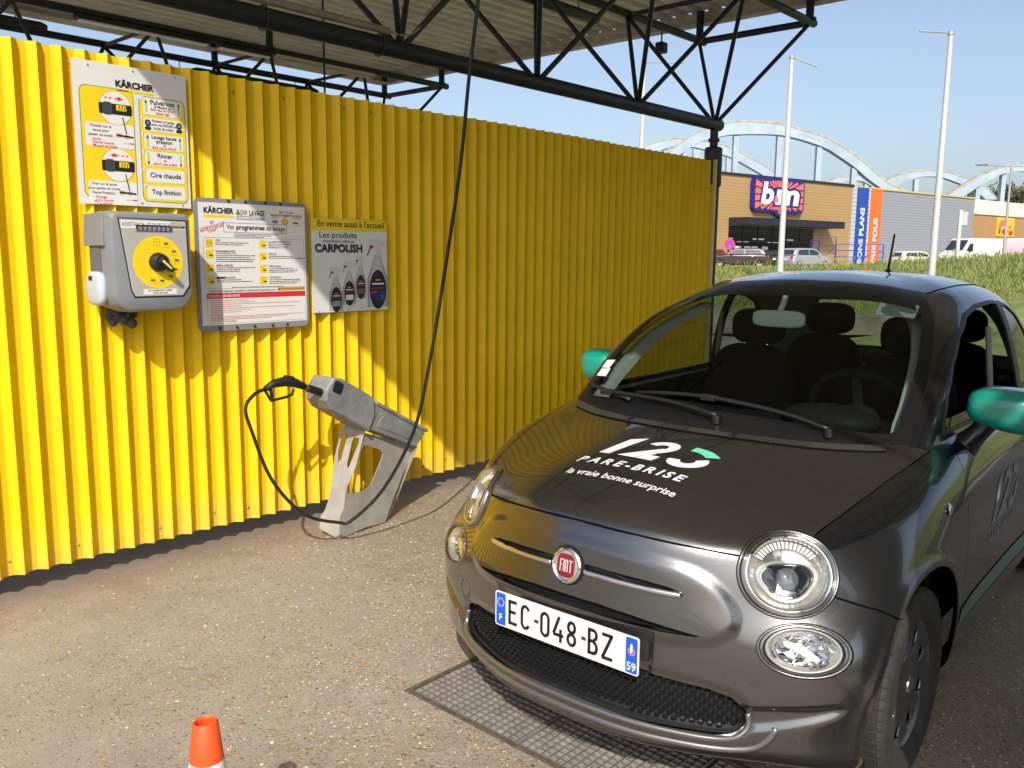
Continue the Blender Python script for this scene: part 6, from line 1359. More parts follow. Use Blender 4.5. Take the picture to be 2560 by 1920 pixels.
# ---- verge on the open side of the bay
vs = [dl_(-14+30*i/24, 8.2+26*(j/20)**1.3-.25*max(0, (-14+30*i/24)-6), .03+1.5*(lambda q: q*q*(3-2*q))(min(1, max(0, (j/20)**1.3*26/7.5)))) for i in range(25) for j in range(21)]
struct(MB().add(vs, [(i*21+j, i*21+j+1, (i+1)*21+j+1, (i+1)*21+j) for i in range(24) for j in range(20)]).build('grass_verge', SOIL, smooth=True))
# ---- low wall at the foot of the bank
lw = thing('retaining_wall', 'low weathered concrete wall at the foot of the grass bank', 'wall', dl_(footd(6)-.1, 6, 0)); o0 = lw.location
LWM = M('old_concrete', (.20, .165, .125), .9, var=.35, scale=3, bump=.5, bscale=20)
for k in range(13):
    a, b = -4+k*1.55, -4+(k+1)*1.55-.02; P0, P1 = dl_(footd(a)-.12, a, .19)-o0, dl_(footd(b)-.12, b, .19)-o0; MB().bar(P0, P1, .24, .40+rn.uniform(-.015, .015)).build('concrete_block', LWM, lw, bevel=.02)
# ---- flag poles
FPM = M('pole_white', (.56, .54, .51), .45, var=.05, scale=2); FPA = M('pole_arm', (.42, .40, .38), .5, metal=.4)
for k, (tp, dep, armpx, lab) in enumerate((((1611, 156), 20.6, (1710, 157), 'white flag pole nearest the canopy, arm turned right'), ((1980, 142), 19.2, (2043, 167), 'white flag pole in front of the b&m sign'), ((2378, 82), 17.4, (2298, 78), 'tall white flag pole right of the car aerial, arm turned left'))):
    T = at_depth(*tp, dep); d = T.dot(CD); l = T.dot(CL); zb = hmap(d, l) if d > footd(l)+.3 else 0; B = Vector((T.x, T.y, zb-.05)); f = thing('flag_pole', lab, 'pole', B, group='flag poles on the bank'); H = T.z-B.z
    MB().tube([(0, 0, 0), (0, 0, H*.5), (0, 0, H)], [.075, .062, .045], 12).build('mast', FPM, f, smooth='auto'); MB().lathe([(0, .03), (.055, .03), (.06, -.04), (.045, -.05)], 10, Matrix.Translation((0, 0, H))).build('cap', FPA, f)
    A = at_depth(*armpx, dep)-B; MB().tube([(0, 0, H), A], .016, 8).build('arm', FPA, f)
# ---- store
SL = Vector((72.87, 39.89, .7)); SR = Vector((121.4, 30.38, .7)); se = (SR-SL); se.z = 0; SLEN = se.length; se.normalize(); sn = Vector((0, 0, 1)).cross(se); sn = sn if sn.dot(SL) < 0 else -sn   # towards the camera
def sp(a, b): p = on_plane(*zq(a, b), SL, sn); q = p-SL; return (q.dot(se), p.z)
sroot = thing('store_building', 'long tan and grey metal clad store with b&m sign', 'building', SL)
SFN = lambda a, b, d: se*a+Vector((0, 0, b-.7))+sn*d
def band_mat(name, c1, c2, pitch, rough=.5):
    m = M(name, c1, rough); n = m.node_tree.nodes; l = m.node_tree.links; b = n['Principled BSDF']; tc = n.new('ShaderNodeTexCoord'); sx = n.new('ShaderNodeSeparateXYZ'); l.new(tc.outputs['Object'], sx.inputs[0])
    mm = n.new('ShaderNodeMath'); mm.operation = 'MULTIPLY'; l.new(sx.outputs['Z'], mm.inputs[0]); mm.inputs[1].default_value = 1/pitch
    fr = n.new('ShaderNodeMath'); fr.operation = 'FRACT'; l.new(mm.outputs[0], fr.inputs[0])
    cr = n.new('ShaderNodeValToRGB'); e = cr.color_ramp.elements; e[0].position = .70; e[0].color = (*c1, 1); e[1].position = .86; e[1].color = (*c2, 1); l.new(fr.outputs[0], cr.inputs[0]); l.new(cr.outputs[0], b.inputs['Base Color'])
    bp = n.new('ShaderNodeBump'); bp.inputs['Distance'].default_value = .05; l.new(fr.outputs[0], bp.inputs['Height']); l.new(bp.outputs[0], b.inputs['Normal']); return m
TAN = band_mat('tan_cladding', (.50, .32, .13), (.42, .26, .10), .28); GRYC = band_mat('grey_cladding', (.36, .37, .385), (.26, .27, .285), .30); SLV = M('silver_cladding', (.50, .52, .53), .4, .3)
ztl = sp(125, 503)[1]; 
a1 = sp(1048, 595)[0]; a2 = sp(1880, 672)[0]; H1 = sp(125, 503)[1]
def wallblk(n_, a, b, z0, z1, d0, mat, par=sroot): return MB().prism([(a, z0), (b, z0), (b, z1), (a, z1)], SFN, d0, d0-18).build(n_, mat, par)
e0, e1_ = sp(195, 870)[0], sp(770, 1030)[0]; ez = sp(400, 865)[1]
wallblk('tan_wall', -30, e0, .7, H1, 0, TAN); wallblk('tan_wall', e1_, a1, .7, H1, 0, TAN); wallblk('tan_wall', e0, e1_, ez, H1, 0, TAN); wallblk('grey_wall', a1, a2, .7, H1-.05, -.02, GRYC)
MB().prism([(-30, H1), (a1, H1), (a1, H1+.22), (-30, H1+.22)], SFN, .12, -18).build('parapet_trim', M('trim_black', (.02, .02, .025), .5), sroot)
MB().prism([(a1, H1-.05), (a2, H1-.05), (a2, H1+.12), (a1, H1+.12)], SFN, .10, -18).build('parapet_trim', M('trim_gold', (.62, .48, .16), .5), sroot)
def stripe(x0, x1, y0, mat, txt, d):
    A0 = sp(x0, y0)[0]; A1 = sp(x1, y0+8)[0]; o = MB().prism([(A0, .75), (A1, .75), (A1, H1+.0), (A0, H1+.0)], SFN, d, .0).build('banner', mat, sroot)
    if txt:
        p = Print(lambda a, b, q: SFN(a, b, d+.02+q)); z0 = .9; h = (A1-A0)*.36; top = sp(1100, txt[1])[1]; vs, fs = text2d(txt[0], h, bold=.03, width=top-z0)
        p.mb(PW).add([p.fn((A0+A1)/2+h/2-y, z0+x, 0) for x, y in vs], fs); p.build(o)
stripe(1072, 1148, 600, M('banner_blue', (.015, .075, .33), .4), ('BONS PLANS', 735), .16); stripe(1166, 1241, 606, M('banner_orange', (.85, .16, .02), .4), ('PRIX FOUS', 800), .16)
for x0, x1, yy in ((1046, 1071, 597), (1149, 1165, 603)):
    A0, A1 = sp(x0, yy)[0], sp(x1, yy)[0]; MB().prism([(A0, .72), (A1, .72), (A1, H1), (A0, H1)], SFN, .10, .0).build('silver_pilaster', band_mat('silver_bands', (.56, .58, .60), (.34, .36, .38), .42), sroot)
# sign: speech bubble with sun rays
sx0, sz1 = sp(345, 522); sx1 = sp(692, 548)[0]; sz0 = sp(340, 760)[1]; sw_, sh_ = sx1-sx0, sz1-sz0; NAVY = M('sign_navy', (.02, .02, .20), .4); CORAL = M('sign_coral', (.90, .17, .08), .4)
tail = sp(545, 815)
out = rrect(sx0, sz0, sx1, sz1, .55); 
sgn = MB().prism(out, SFN, .45, .05).build('store_sign', NAVY, sroot); MB().prism([(sx0+sw_*.36, sz0+.1), (sx0+sw_*.74, sz0+.1), (tail[0]+.3, tail[1]+.1), (tail[0]-.25, tail[1])], SFN, .44, .06).build('sign_tail', NAVY, sgn)
p = Print(lambda a, b, q: SFN(a, b, .47+q*20)); cx, cz = (sx0+sx1)/2, (sz0+sz1)/2
for k in range(34):
    a = 2*math.pi*(k+.5)/34; ca, sa = math.cos(a), math.sin(a)
    def edge_(r): m_ = max(abs(ca)/(sw_/2-.22), abs(sa)/(sh_/2-.22)); return 1/m_
    R1 = edge_(0)
    if ca > -.35 and ca < .42 and sa < 0: R1 = min(R1*1.38, (cz-tail[1]-.5)/max(.2, -sa))if abs(ca) < .12 else R1
    w_ = .075; P4 = []
    for rr_, dd in ((R1*.50, -w_*.7), (R1*.50, w_*.7), (R1, w_), (R1, -w_)): P4.append((cx+rr_*math.cos(a+dd), cz+rr_*math.sin(a+dd)))
    P4 = [(min(max(x, sx0+.2), sx1-.2), min(y, sz1-.2) if sa > 0 else (max(y, sz0+.2) if abs(ca) > .12 else y)) for x, y in P4]; p.poly(P4, CORAL, 1)
for t, x, h, b_, m_, ly, w_ in (('b', -.25, .62, .10, NAVY, 2, .29), ('m', .14, .62, .10, NAVY, 2, .54), ('b', -.25, .60, .04, PW, 3, .23), ('m', .14, .60, .04, PW, 3, .46), ('&', -.075, .20, .03, CORAL, 4, .11)):
    vs, fs = text2d(t, sh_*h, bold=b_, align='C', width=sw_*w_, shear=.2); p.mb(m_).add([p.fn(cx+x*sw_+a, cz-sh_*(.24 if t != '&' else .20)+b, ly*.0007) for a, b in vs], fs)
p.build(sgn)
# entrance
c0, c1 = sp(195, 840)[0], sp(857, 860)[0]; cz1 = sp(270, 806)[1]; cz0 = sp(400, 862)[1]; MB().prism([(c0, cz0), (c1, cz0), (c1, cz1), (c0, cz1)], SFN, 2.2, .02).build('entrance_canopy', M('canopy_black', (.02, .021, .024), .4), sroot)
DARKG = M('shop_interior', (.030, .028, .03), .6, var=.5, scale=.6); MB().prism([(e0, .72), (e1_, .72), (e1_, ez-.02), (e0, ez-.02)], SFN, -3.4, -3.6).build('shop_interior', DARKG, sroot)
MB().prism([(e0, ez-.4), (e1_, ez-.4), (e1_, ez-.36), (e0, ez-.36)], SFN, -.3, -3.4).build('shop_ceiling', GRY, sroot)
GLB = glass_mat('shop_glass', (.55, .57, .58)); nW = 6
for k in range(nW):
    A0 = e0+(e1_-e0)*k/nW; A1 = e0+(e1_-e0)*(k+1)/nW
    for zA, zB in ((.75, 2.9), (3.05, ez-.06)): MB().prism([(A0+.08, zA), (A1-.08, zA), (A1-.08, zB), (A0+.08, zB)], SFN, -.06, -.09).build('glass_pane', GLB, sroot)
    MB().prism([(A0-.07, .7), (A0+.07, .7), (A0+.07, ez-.03), (A0-.07, ez-.03)], SFN, -.02, -.14).build('mullion', M('frame_black', (.015, .015, .017), .4), sroot)
MB().prism([(e0, 2.92), (e1_, 2.92), (e1_, 3.03), (e0, 3.03)], SFN, -.025, -.13).build('transom', M('frame_black', None), sroot)
for k in range(5): A0 = e0+1+k*2.4; MB().prism([(A0, ez-1.2-.25*(k % 2)), (A0+1.7, ez-1.2-.25*(k % 2)), (A0+1.7, ez-1.05-.25*(k % 2)), (A0, ez-1.05-.25*(k % 2))], SFN, -1.6, -1.7).build('ceiling_light', M('lit_tube', (.8, .8, .75), .4, emit=(1, .95, .8), estr=.9), sroot)
for px_ in (235, 300, 350, 420): A0 = sp(px_, 1010)[0]; MB().prism([(A0, 1.2), (A0+.9, 1.2), (A0+.9, 2.5), (A0, 2.5)], SFN, .06, .03).build('poster', M('poster_pale', (.62, .66, .70), .5, var=.2, scale=2), sroot)
# second building
tb = thing('side_building', 'lower tan building with white band right of the store', 'building', SL)
A0 = a2+.05; A1 = a2+45; zA, zB = sp(2000, 686)[1], sp(2000, 786)[1]
MB().prism([(A0, zB), (A1, zB), (A1, zA), (A0, zA)], SFN, -.2, -18).build('white_band', M('render_white', (.66, .64, .58), .6, var=.05), tb); MB().prism([(A0, .7), (A1, .7), (A1, zB-.02), (A0, zB-.02)], SFN, -.35, -18).build('tan_wall', M('render_tan', (.42, .24, .09), .6, var=.06, scale=.4), tb)
q0, q1 = sp(2050, 800), sp(2152, 935); po = MB().prism([(q0[0], q1[1]), (q1[0], q1[1]), (q1[0], q0[1]), (q0[0], q0[1])], SFN, -.25, -.34).build('poster', M('poster_yellow', (.85, .50, .02), .5), tb)
p = Print(lambda a, b, q: SFN(a, b, -.245+q*20)); rq = random.Random(8)
for k in range(9): x, y = rq.uniform(q0[0]+.5, q1[0]-.9), rq.uniform(q1[1]+.4, q0[1]-.6); p.poly(ellipse(x, y, rq.uniform(.3, .8), rq.uniform(.25, .5), 12), rq.choice((CORAL, PW, RED)), 1+k % 3)
p.build(po)
# ---- bridge
BRM = M('bridge_blue_paint', (.36, .43, .475), .7, var=.14, scale=.35, bump=.1, bscale=3); BRT = M('bridge_top_stain', (.42, .36, .27), .8, var=.3, scale=.8)
bc = dl_(150, 60, 0); bn = (-CD*1.0+se*0).normalized(); be = CL
def bp_(a, b, off): q = on_plane(*zq(a, b), bc+CD*off, -CD); return (q.dot(CL), q.z)
def arch(outer, inner, hang, off, lab):
    t = thing('bridge_arch', lab, 'bridge', bc+CD*off, group='concrete arches of the bridge'); b0 = bc.dot(CL)
    fn = lambda a, b, d: CL*(a-b0)+Vector((0, 0, b))+CD*d
    O = [bp_(*q, off) for q in outer]; I = [bp_(*q, off) for q in inner]
    def dens(P): P = spline([(a, b, 0) for a, b in P], 4); return [(q.x, q.y) for q in P]
    O, I = dens(O), dens(I); n = 40
    def res(P):
        L = [0]
        for q in range(1, len(P)): L.append(L[-1]+math.hypot(P[q][0]-P[q-1][0], P[q][1]-P[q-1][1]))
        return [(float(np.interp(k/n*L[-1], L, [c[0] for c in P])), float(np.interp(k/n*L[-1], L, [c[1] for c in P]))) for k in range(n+1)]
    O, I = res(O), res(I); vs = [fn(*q, d) for d in (0, 1.6) for P in (O, I) for q in P]; m = n+1; fs = []
    for k in range(n): fs += [(k, k+1, m+k+1, m+k), (2*m+k, 3*m+k, 3*m+k+1, 2*m+k+1), (k, 2*m+k, 2*m+k+1, k+1), (m+k, m+k+1, 3*m+k+1, 3*m+k)]
    fs += [(0, m, 3*m, 2*m), (n, 2*m+n, 3*m+n, m+n)]
    MB().add(vs, fs).build('arch_rib', BRM, t); MB().add([fn(q[0], q[1]+.02, d) for q in O for d in (-.06, 1.66)]+[fn(q[0], q[1]+.28, d) for q in O for d in (-.06, 1.66)], [(2*k, 2*k+1, 2*k+3, 2*k+2) for k in range(n)]+[(2*m+2*k, 2*m+2*k+2, 2*m+2*k+3, 2*m+2*k+1) for k in range(n)]+[(2*k, 2*k+2, 2*m+2*k+2, 2*m+2*k) for k in range(n)]).build('arch_coping', BRT, t)
    for x0, x1, y0 in hang:
        A = bp_(x0, y0, off); B = bp_(x1, y0, off); MB().prism([(A[0], 0), (B[0], 0), (B[0], A[1]), (A[0], A[1])], fn, .3, 1.3).build('hanger', BRM, t)
    if lab.startswith('nearest'):
        p = Print(lambda a, b, d: fn(a, b, -.02-d)); c = bp_(690, 245, off); GI = M('ink_graffiti', (.30, .36, .42), .7)
        for k, (s_, x, y, h) in enumerate((('VON', 662, 252, 30), ('NON', 762, 270, 16), ('SLY', 805, 280, 16), ('KS', 850, 292, 18), ('GABO', 968, 352, 14))): q = bp_(x, y, off); p.text(s_, q[0], q[1], h/2.731*150/FPX, GI, 1, rot=-.16-.1*(k > 2))
        p.build(t)
arch([(-560, 640), (-420, 520), (-230, 370), (-60, 245), (130, 172), (270, 150), (500, 160), (640, 190), (860, 262), (1000, 340), (1110, 420), (1200, 500), (1290, 570), (1440, 640)], [(-480, 640), (-380, 560), (-200, 425), (-30, 300), (140, 250), (240, 235), (560, 240), (830, 315), (960, 390), (1060, 460), (1150, 540), (1250, 610), (1290, 640)], [(236, 272, 240), (535, 570, 240), (806, 842, 316), (1045, 1080, 462), (-120, -85, 360)], 0, 'nearest and tallest pale blue bridge arch with graffiti')
arch([(1690, 655), (1800, 590), (1900, 530), (2000, 485), (2090, 452), (2212, 436), (2400, 440), (2600, 500), (2800, 640)], [(1800, 655), (1860, 620), (1940, 570), (2030, 520), (2110, 497), (2212, 486), (2400, 492), (2560, 540), (2700, 640)], [(1896, 1926, 572), (2072, 2100, 500), (2300, 2330, 490)], 12, 'pale blue bridge arch at the right edge of the picture')
arch([(-700, 640), (-560, 480), (-400, 330), (-200, 270), (-60, 268), (130, 303), (230, 340), (350, 400), (480, 480), (640, 600)], [(-640, 640), (-500, 520), (-380, 400), (-200, 322), (-60, 318), (130, 365), (220, 395), (330, 455), (440, 520), (520, 600)], [(186, 222, 384), (-42, 4, 330), (-250, -215, 330)], 26, 'far pale blue arch seen through the nearest one')
arch([(780, 620), (850, 570), (920, 540), (990, 524), (1100, 518), (1190, 550), (1280, 620)], [(860, 620), (900, 590), (960, 566), (1020, 555), (1100, 553), (1160, 580), (1200, 620)], [(1130, 1156, 565)], 40, 'small far arch just above the store roof left of the banners')
arch([(1200, 640), (1280, 560), (1340, 522), (1400, 500), (1530, 483), (1660, 486), (1780, 525), (1880, 565), (1960, 605), (2030, 680)], [(1290, 640), (1340, 590), (1400, 552), (1470, 530), (1560, 522), (1660, 530), (1780, 572), (1860, 605), (1920, 650), (1950, 680)], [(1472, 1500, 540), (1640, 1668, 535), (1790, 1815, 580)], 40, 'far pale blue arch right of the orange banner')
# ---- trees
LEAF = [M('leaf_olive', (.085, .085, .028), .8, var=.4, scale=.5), M('leaf_brown', (.13, .095, .04), .8, var=.4, scale=.5), M('leaf_dark', (.04, .05, .018), .8, var=.4, scale=.5)]; BARK = M('bark', (.07, .055, .04), .9, var=.3, scale=2)
def tree(px_, py_, dep, R, lab):
    top = at_depth(*zq(px_, py_), dep); B = Vector((top.x, top.y, .5)); t = thing('tree', lab, 'tree', B, group='trees beyond the bridge'); H = top.z-B.z; r = np.random.default_rng(int(px_)); mb = MB(); mi = []
    lobes = [(Vector((r.normal()*R*.45, r.normal()*R*.45, H*.62+r.uniform(-.25, .25)*H)), R*r.uniform(.35, .6)) for _ in range(9)]
    for k in range(2600):
        c, q = lobes[int(r.integers(9))]; d_ = Vector(r.normal(size=3)); d_.normalize(); p_ = c+d_*(q*r.random()**.33); s_ = r.uniform(.25, .6)
        if p_.z > H*1.02 or p_.z < .25*H: continue
        a = Vector(r.normal(size=3)).normalized(); b = a.orthogonal().normalized(); mb.add([p_+a*s_, p_+b*s_*.7, p_-a*s_, p_-b*s_*.7], [(0, 1, 2, 3)]); mi.append(int(r.choice(3, p=[.4, .35, .25])))
    o = mb.build('crown', LEAF, t, fix=False); o.data.polygons.foreach_set('material_index', mi); MB().tube([(0, 0, 0), (.1, 0, H*.35), (0, .1, H*.7)], [R*.07, R*.05, R*.02], 8).build('trunk', BARK, t, smooth=True)
    for k in range(4): a = k*1.7; MB().tube([(0, 0, H*.3), (math.cos(a)*R*.3, math.sin(a)*R*.3, H*.5), (math.cos(a)*R*.5, math.sin(a)*R*.5, H*.68)], [R*.035, R*.025, R*.01], 6).build('limb', BARK, t, smooth=True)
tree(1860, 625, 215, 7, 'low olive tree left of the right-hand arch'); tree(1985, 590, 215, 8, 'brown-green tree under the right-hand arch'); tree(2110, 575, 212, 9, 'brown-green tree behind the hanger of the right-hand arch'); tree(2200, 580, 215, 8, 'brown-green tree at the right edge of the picture')
# ---- parked vehicles
def hatch(name, lab, px, dep, heading, paint, L=4.0, Wd=1.7, Hh=1.47, grp='cars parked in front of the store', lower=0):
    P = at_depth(*px, dep); P.z = .70; t = thing(name, lab, 'car', P, heading, grp)
    body = [(-L/2, .30), (-L/2-.02, .62), (-L/2+.06, .88), (-L/2+.30, .98), (L/2-1.25, .98), (L/2-.35, .84), (L/2-.04, .66), (L/2, .42), (L/2-.05, .26), (-L/2+.1, .24)]
    MB().prism(body, lambda a, b, d: (a, d, b), -Wd/2, Wd/2).build('body', paint, t, bevel=.10, seg=3, smooth='auto')
    cab = [(-L/2+.12, .96), (-L/2+.38, Hh-.08), (-L/2+.75, Hh), (.05, Hh), (.55, Hh-.10), (L/2-1.05, .96)]
    def cf(a, b, d): k = (b-.96)/(Hh-.96); return (a, d*(1-.17*k), b)
    MB().prism(cab, cf, -Wd/2+.05, Wd/2-.05).build('cabin', paint, t, bevel=.07, seg=3, smooth='auto')
    GLZ = M('car_window', (.03, .035, .04), .08, coat=.5)
    for s in (-1, 1):
        for q, wn in enumerate(([(-L/2+.50, 1.0), (-L/2+.66, Hh-.14), (-.42, Hh-.10), (-.42, 1.0)], [(-.34, 1.0), (-.34, Hh-.10), (.02, Hh-.10), (.46, Hh-.2), (L/2-1.30, 1.0)])):
            MB().prism(wn, lambda a, b, d: cf(a, b, d), s*(Wd/2-.055), s*(Wd/2-.035)).build('side_window', GLZ, t)
        MB().box((-L/2+.03, s*(Wd/2-.20), .80), (.10, .20, .22)).build('tail_light', M('tail_red', (.55, .02, .02), .2, coat=.5), t, bevel=.03); MB().box((L/2-.10, s*(Wd/2-.25), .64), (.16, .28, .16)).build('headlight', M('lamp_pale', (.6, .6, .6), .15), t, bevel=.03)
        MB().blob((.55, s*(Wd/2+.08), 1.0), (.08, .10, .07), 10, 8).build('door_mirror', paint, t, smooth=True)
        for xx in (-L/2+.62, L/2-.78):
            w_ = MB().lathe([(.17, -.1), (.29, -.1), (.31, -.07), (.31, .07), (.29, .1), (.19, .1)], 20, Matrix.Translation((xx, s*(Wd/2-.10), .31)) @ Matrix.Rotation(-s*math.pi/2, 4, 'X')).build('wheel', M('far_tyre', (.02, .02, .02), .8), t, smooth='auto'); MB().lathe([(.195, .098), (.12, .085), (.001, .09)], 16, Matrix.Translation((xx, s*(Wd/2-.10), .31)) @ Matrix.Rotation(-s*math.pi/2, 4, 'X')).build('rim', M('far_rim', (.4, .4, .42), .4, .6), w_, smooth='auto')
    def re(b, d): k = (b-.96)/(Hh-.96); return -L/2+.12+.26*k/((Hh-.08-.96)/(Hh-.96))
    MB().add([(re(zz, 0)-.012, yy*(1-.17*(zz-.96)/(Hh-.96)), zz) for yy, zz in ((-.66, 1.02), (.66, 1.02), (.62, Hh-.14), (-.62, Hh-.14))], [(0, 1, 2, 3)]).build('rear_window', GLZ, t); MB().box((-L/2-.022, 0, .66), (.02, .52, .11)).build('number_plate', PW, t)
    MB().add([(L/2-1.05-.50*(zz-.96)/(Hh-1.06)+.02, yy, zz+.01) for yy, zz in ((-.66, 1.0), (.66, 1.0), (.58, Hh-.14), (-.58, Hh-.14))], [(0, 1, 2, 3)]).build('windscreen', GLZ, t)
    return t
hd = lambda d, l: math.atan2((CD*d+CL*l).y, (CD*d+CL*l).x)
SIL = M('paint_silver', (.52, .53, .55), .3, .5, coat=.8); BRN = M('paint_brown', (.065, .045, .045), .3, .5, coat=.8); REDP = M('paint_red', (.50, .02, .02), .3, coat=.8); WHP = M('paint_white', (.72, .72, .70), .35, coat=.6); BKP = M('paint_black', (.02, .02, .022), .3, coat=.8)
hatch('parked_car', 'silver hatchback parked below the b&m sign, rear to the camera', zq(712, 1110), 66, hd(.50, .87), SIL, 4.2, 1.72, 1.5)
hatch('parked_car', 'dark brown hatchback parked beside the canopy post', zq(262, 1120), 66, hd(.22, -.97), BRN, 4.3, 1.74, 1.46)
hatch('parked_car', 'red car half hidden behind the canopy post', zq(40, 1120), 73, hd(.9, -.3), REDP)
hatch('parked_car', 'black car between the brown and the silver hatchback', zq(475, 1110), 79, hd(-.9, .2), BKP, 3.9, 1.7, 1.45)
hatch('parked_car', 'white car low behind the flowers right of the aerial', zq(1470, 1110), 76, hd(.2, 1), WHP, 4.1, 1.72, 1.45)
def van(lab, px, dep, heading, L=5.6):
    P = at_depth(*px, dep); P.z = .70; t = thing('delivery_van', lab, 'van', P, heading); H = 2.55
    MB().prism([(-L/2, .35), (-L/2, H-.1), (-L/2+.1, H), (1.15, H), (1.35, H-.08), (2.02, 1.52), (L/2-.05, 1.18), (L/2, .75), (L/2-.05, .35)], lambda a, b, d: (a, d, b), -1.0, 1.0).build('body', WHP, t, bevel=.09, seg=3, smooth='auto')
    GLZ = M('car_window', None)
    MB().add([(1.40+.62*k+.03, yy, H-.18-(H-.18-1.56)*k+.02) for yy, k in ((-.86, 0), (.86, 0), (.9, 1), (-.9, 1))], [(0, 1, 2, 3)]).build('windscreen', GLZ, t)
    for s in (-1, 1):
        MB().prism([(1.0, 1.45), (1.0, 2.1), (1.36, 2.1), (1.75, 1.5)], lambda a, b, d: (a, d, b), s*.99, s*1.015).build('side_window', GLZ, t); MB().box((L/2-.1, s*.75, 1.0), (.2, .3, .22)).build('headlight', M('lamp_pale', None), t, bevel=.04); MB().box((1.45, s*1.12, 1.55), (.1, .2, .3)).build('door_mirror', BKP, t, bevel=.03)
        for xx in (-1.6, 1.9): MB().lathe([(.001, .11), (.18, .11), (.2, .1), (.31, .1), (.34, .07), (.34, -.1)], 20, Matrix.Translation((xx, s*.9, .34)) @ Matrix.Rotation(-s*math.pi/2, 4, 'X')).build('wheel', M('far_tyre', None), t, smooth='auto')
    p = Print(lambda a, b, d: (a, -1.012-d*10, b)); PK = M('print_pink', (.70, .22, .28), .5)
    for k in range(14): p.rect(-.9+k*.13, 1.75, -.82+k*.13, 1.92, PK, 1)
    for k in range(6): p.rect(1.2+k*.0, 2.2, 1.75, 2.36, PK, 1)
    p.poly([(.1, 1.9), (.75, 2.25), (.7, 2.32), (0, 2.0)], NAVY, 1); p.build(t); return t
van('white delivery van with pink print behind the flowering bank', zq(1850, 1080), 74, hd(-.36, -.93))
P = at_depth(*zq(2240, 1040), 92); P.z = .7; t = thing('food_trailer', 'pink and white trailer at the right edge behind the van', 'trailer', P, hd(-.1, 1)); MB().box((0, 0, 1.75), (5.5, 2.1, 2.3)).build('body', M('trailer_pink', (.72, .42, .44), .5, var=.25, scale=1.5), t, bevel=.12); MB().box((0, 0, 2.95), (5.2, 1.8, .12)).build('roof', WHP, t, bevel=.04)
for s in (-1, 1): MB().lathe([(.001, .1), (.33, .1), (.33, -.1)], 16, Matrix.Translation((.3, s*.9, .33)) @ Matrix.Rotation(-s*math.pi/2, 4, 'X')).build('wheel', M('far_tyre', None), t)
# ---- street furniture of the car park
BRA = M('rail_blue', (.02, .03, .28), .45)
def rail(lab, x0, x1, ytop, ybot, dep):
    A, B = at_depth(*zq(x0, ytop), dep), at_depth(*zq(x1, ytop), dep); t = thing('trolley_barrier', lab, 'barrier', (A.x, A.y, .7), group='blue trolley barriers'); o = Vector((A.x, A.y, .7)); B.z = A.z; H = A.z-.7
    for P_ in (A, B): MB().bar((P_.x-o.x, P_.y-o.y, 0), (P_.x-o.x, P_.y-o.y, H), .07, .07).build('post', BRA, t)
    for f in (.45, .72, 1): MB().bar(Vector((0, 0, H*f)), B-o-Vector((0, 0, H*(1-f))), .05, .06).build('rail', BRA, t)
    MB().bar(Vector((0, 0, H*.1)), B-o-Vector((0, 0, H*.3)), .04, .04).build('brace', BRA, t)
rail('blue trolley barrier frame under the store canopy end', 815, 930, 935, 1060, 76); rail('long blue barrier rail in front of the banners', 930, 1255, 985, 1060, 77); rail('blue barrier rail left of the upright frame', 760, 815, 955, 1040, 76)
P = at_depth(*zq(203, 985), 76); t = thing('no_parking_sign', 'round red and blue parking sign beside the entrance', 'sign', (P.x, P.y, .7)); f = (Vector((0, 0, 0))-Vector((P.x, P.y, 0))).normalized(); Rm = f.to_track_quat('Z', 'Y').to_matrix().to_4x4()
MB().tube([(0, 0, 0), (0, 0, P.z-.7)], .04, 8).build('post', FPA, t); MB().lathe([(.001, 0), (.46, 0), (.46, -.03)], 24, Matrix.Translation((0, 0, P.z-.7)) @ Rm).build('disc', M('sign_red', (.65, .03, .10), .4), t); MB().lathe([(.001, .01), (.33, .01), (.33, 0)], 24, Matrix.Translation((0, 0, P.z-.7)) @ Rm).build('disc_centre', M('sign_violet', (.30, .03, .40), .4), t)
T = at_depth(*zq(2128, 452), 62); t = thing('street_lamp', 'grey twin-arm street lamp near the right edge', 'street lamp', (T.x, T.y, .7)); H = T.z-.7
MB().tube([(0, 0, 0), (0, 0, H)], [.11, .07], 10).build('column', FPA, t, smooth='auto')
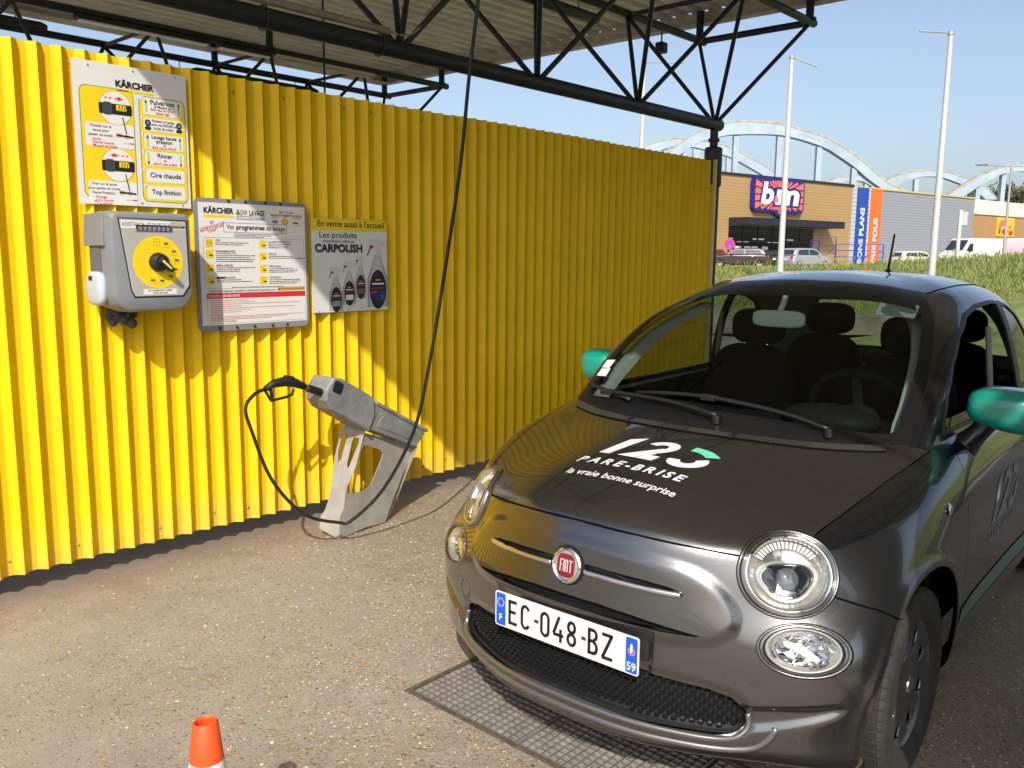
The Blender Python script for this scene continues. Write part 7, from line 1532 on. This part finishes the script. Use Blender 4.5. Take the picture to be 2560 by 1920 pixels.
for s in (-1, 1):
    o = CL*s*2.6*1.0+CD*.2*s; MB().tube([(0, 0, H), o+Vector((0, 0, H+.05))], .045, 8).build('arm', FPA, t); MB().box(o*.86+Vector((0, 0, H+.07)), (.7, .7, .10)).build('lamp_head', FPA, t, bevel=.03)
T = at_depth(*zq(1782, 750), 45); B = Vector((T.x, T.y, .68)); t = thing('sign_post', 'short white post with a small box in front of the van', 'post', B); MB().tube([(0, 0, 0), (0, 0, T.z-B.z)], .10, 10).build('mast', FPM, t, smooth='auto'); MB().box((CL*.22).to_tuple()[:2]+(T.z-B.z-.45,), (.3, .3, .7)).build('box', FPM, t, bevel=.03)
T = at_depth(*zq(-93, 425), 60); B = Vector((T.x, T.y, .7)); t = thing('lamp_column', 'thin white lamp column behind the far end of the wall', 'lamp', B); MB().tube([(0, 0, 0), (0, 0, T.z-B.z)], .12, 8).build('mast', FPM, t); MB().lathe([(.001, .06), (.4, .05), (.4, -.02), (.12, -.06)], 12, Matrix.Translation((0, 0, T.z-B.z))).build('head', M('lamp_tan', (.6, .5, .4), .5), t)
# ================================================================ unseen shade blocker, added beside the bay to shadow car flank and ground
BLOCKM = M('blocker_charcoal', (.020, .021, .024), .45, var=.15, scale=4)
blocker = thing('shade_blocker', 'unseen tall charcoal shade blocker added on the open side of the bay', 'shade blocker', (2.58, -.52, 0))
MB().box((0, 0, .99), (.98, .55, 1.92)).build('blocker_box', BLOCKM, blocker, bevel=.03); MB().box((0, 0, .03), (1.06, .62, .06)).build('blocker_base', M('blocker_base', (.2, .19, .18), .8, var=.2), blocker, bevel=.01)
MB().lathe([(.001, 1.98), (.34, 1.98), (.39, 1.92), (.39, 1.50), (.24, 1.42), (.001, 1.42)], 28, Matrix.Translation((-1.03, .0, 0))).build('blocker_drum', BLOCKM, blocker, smooth='auto'); MB().box((-.56, 0, 1.7), (.20, .12, .12)).build('bracket', BLOCKM, blocker)
MB().tube(spline([(.30, -.30, 1.5), (.34, -.42, 1.0), (.2, -.45, .4), (-.1, -.42, .5), (-.2, -.32, 1.3)], 8), .028, 10).build('blocker_hose', RUB, blocker, smooth=True); MB().box((0, -.285, 1.35), (.42, .03, .5)).build('front_panel', M('blocker_panel', (.5, .5, .48), .5), blocker, bevel=.01)
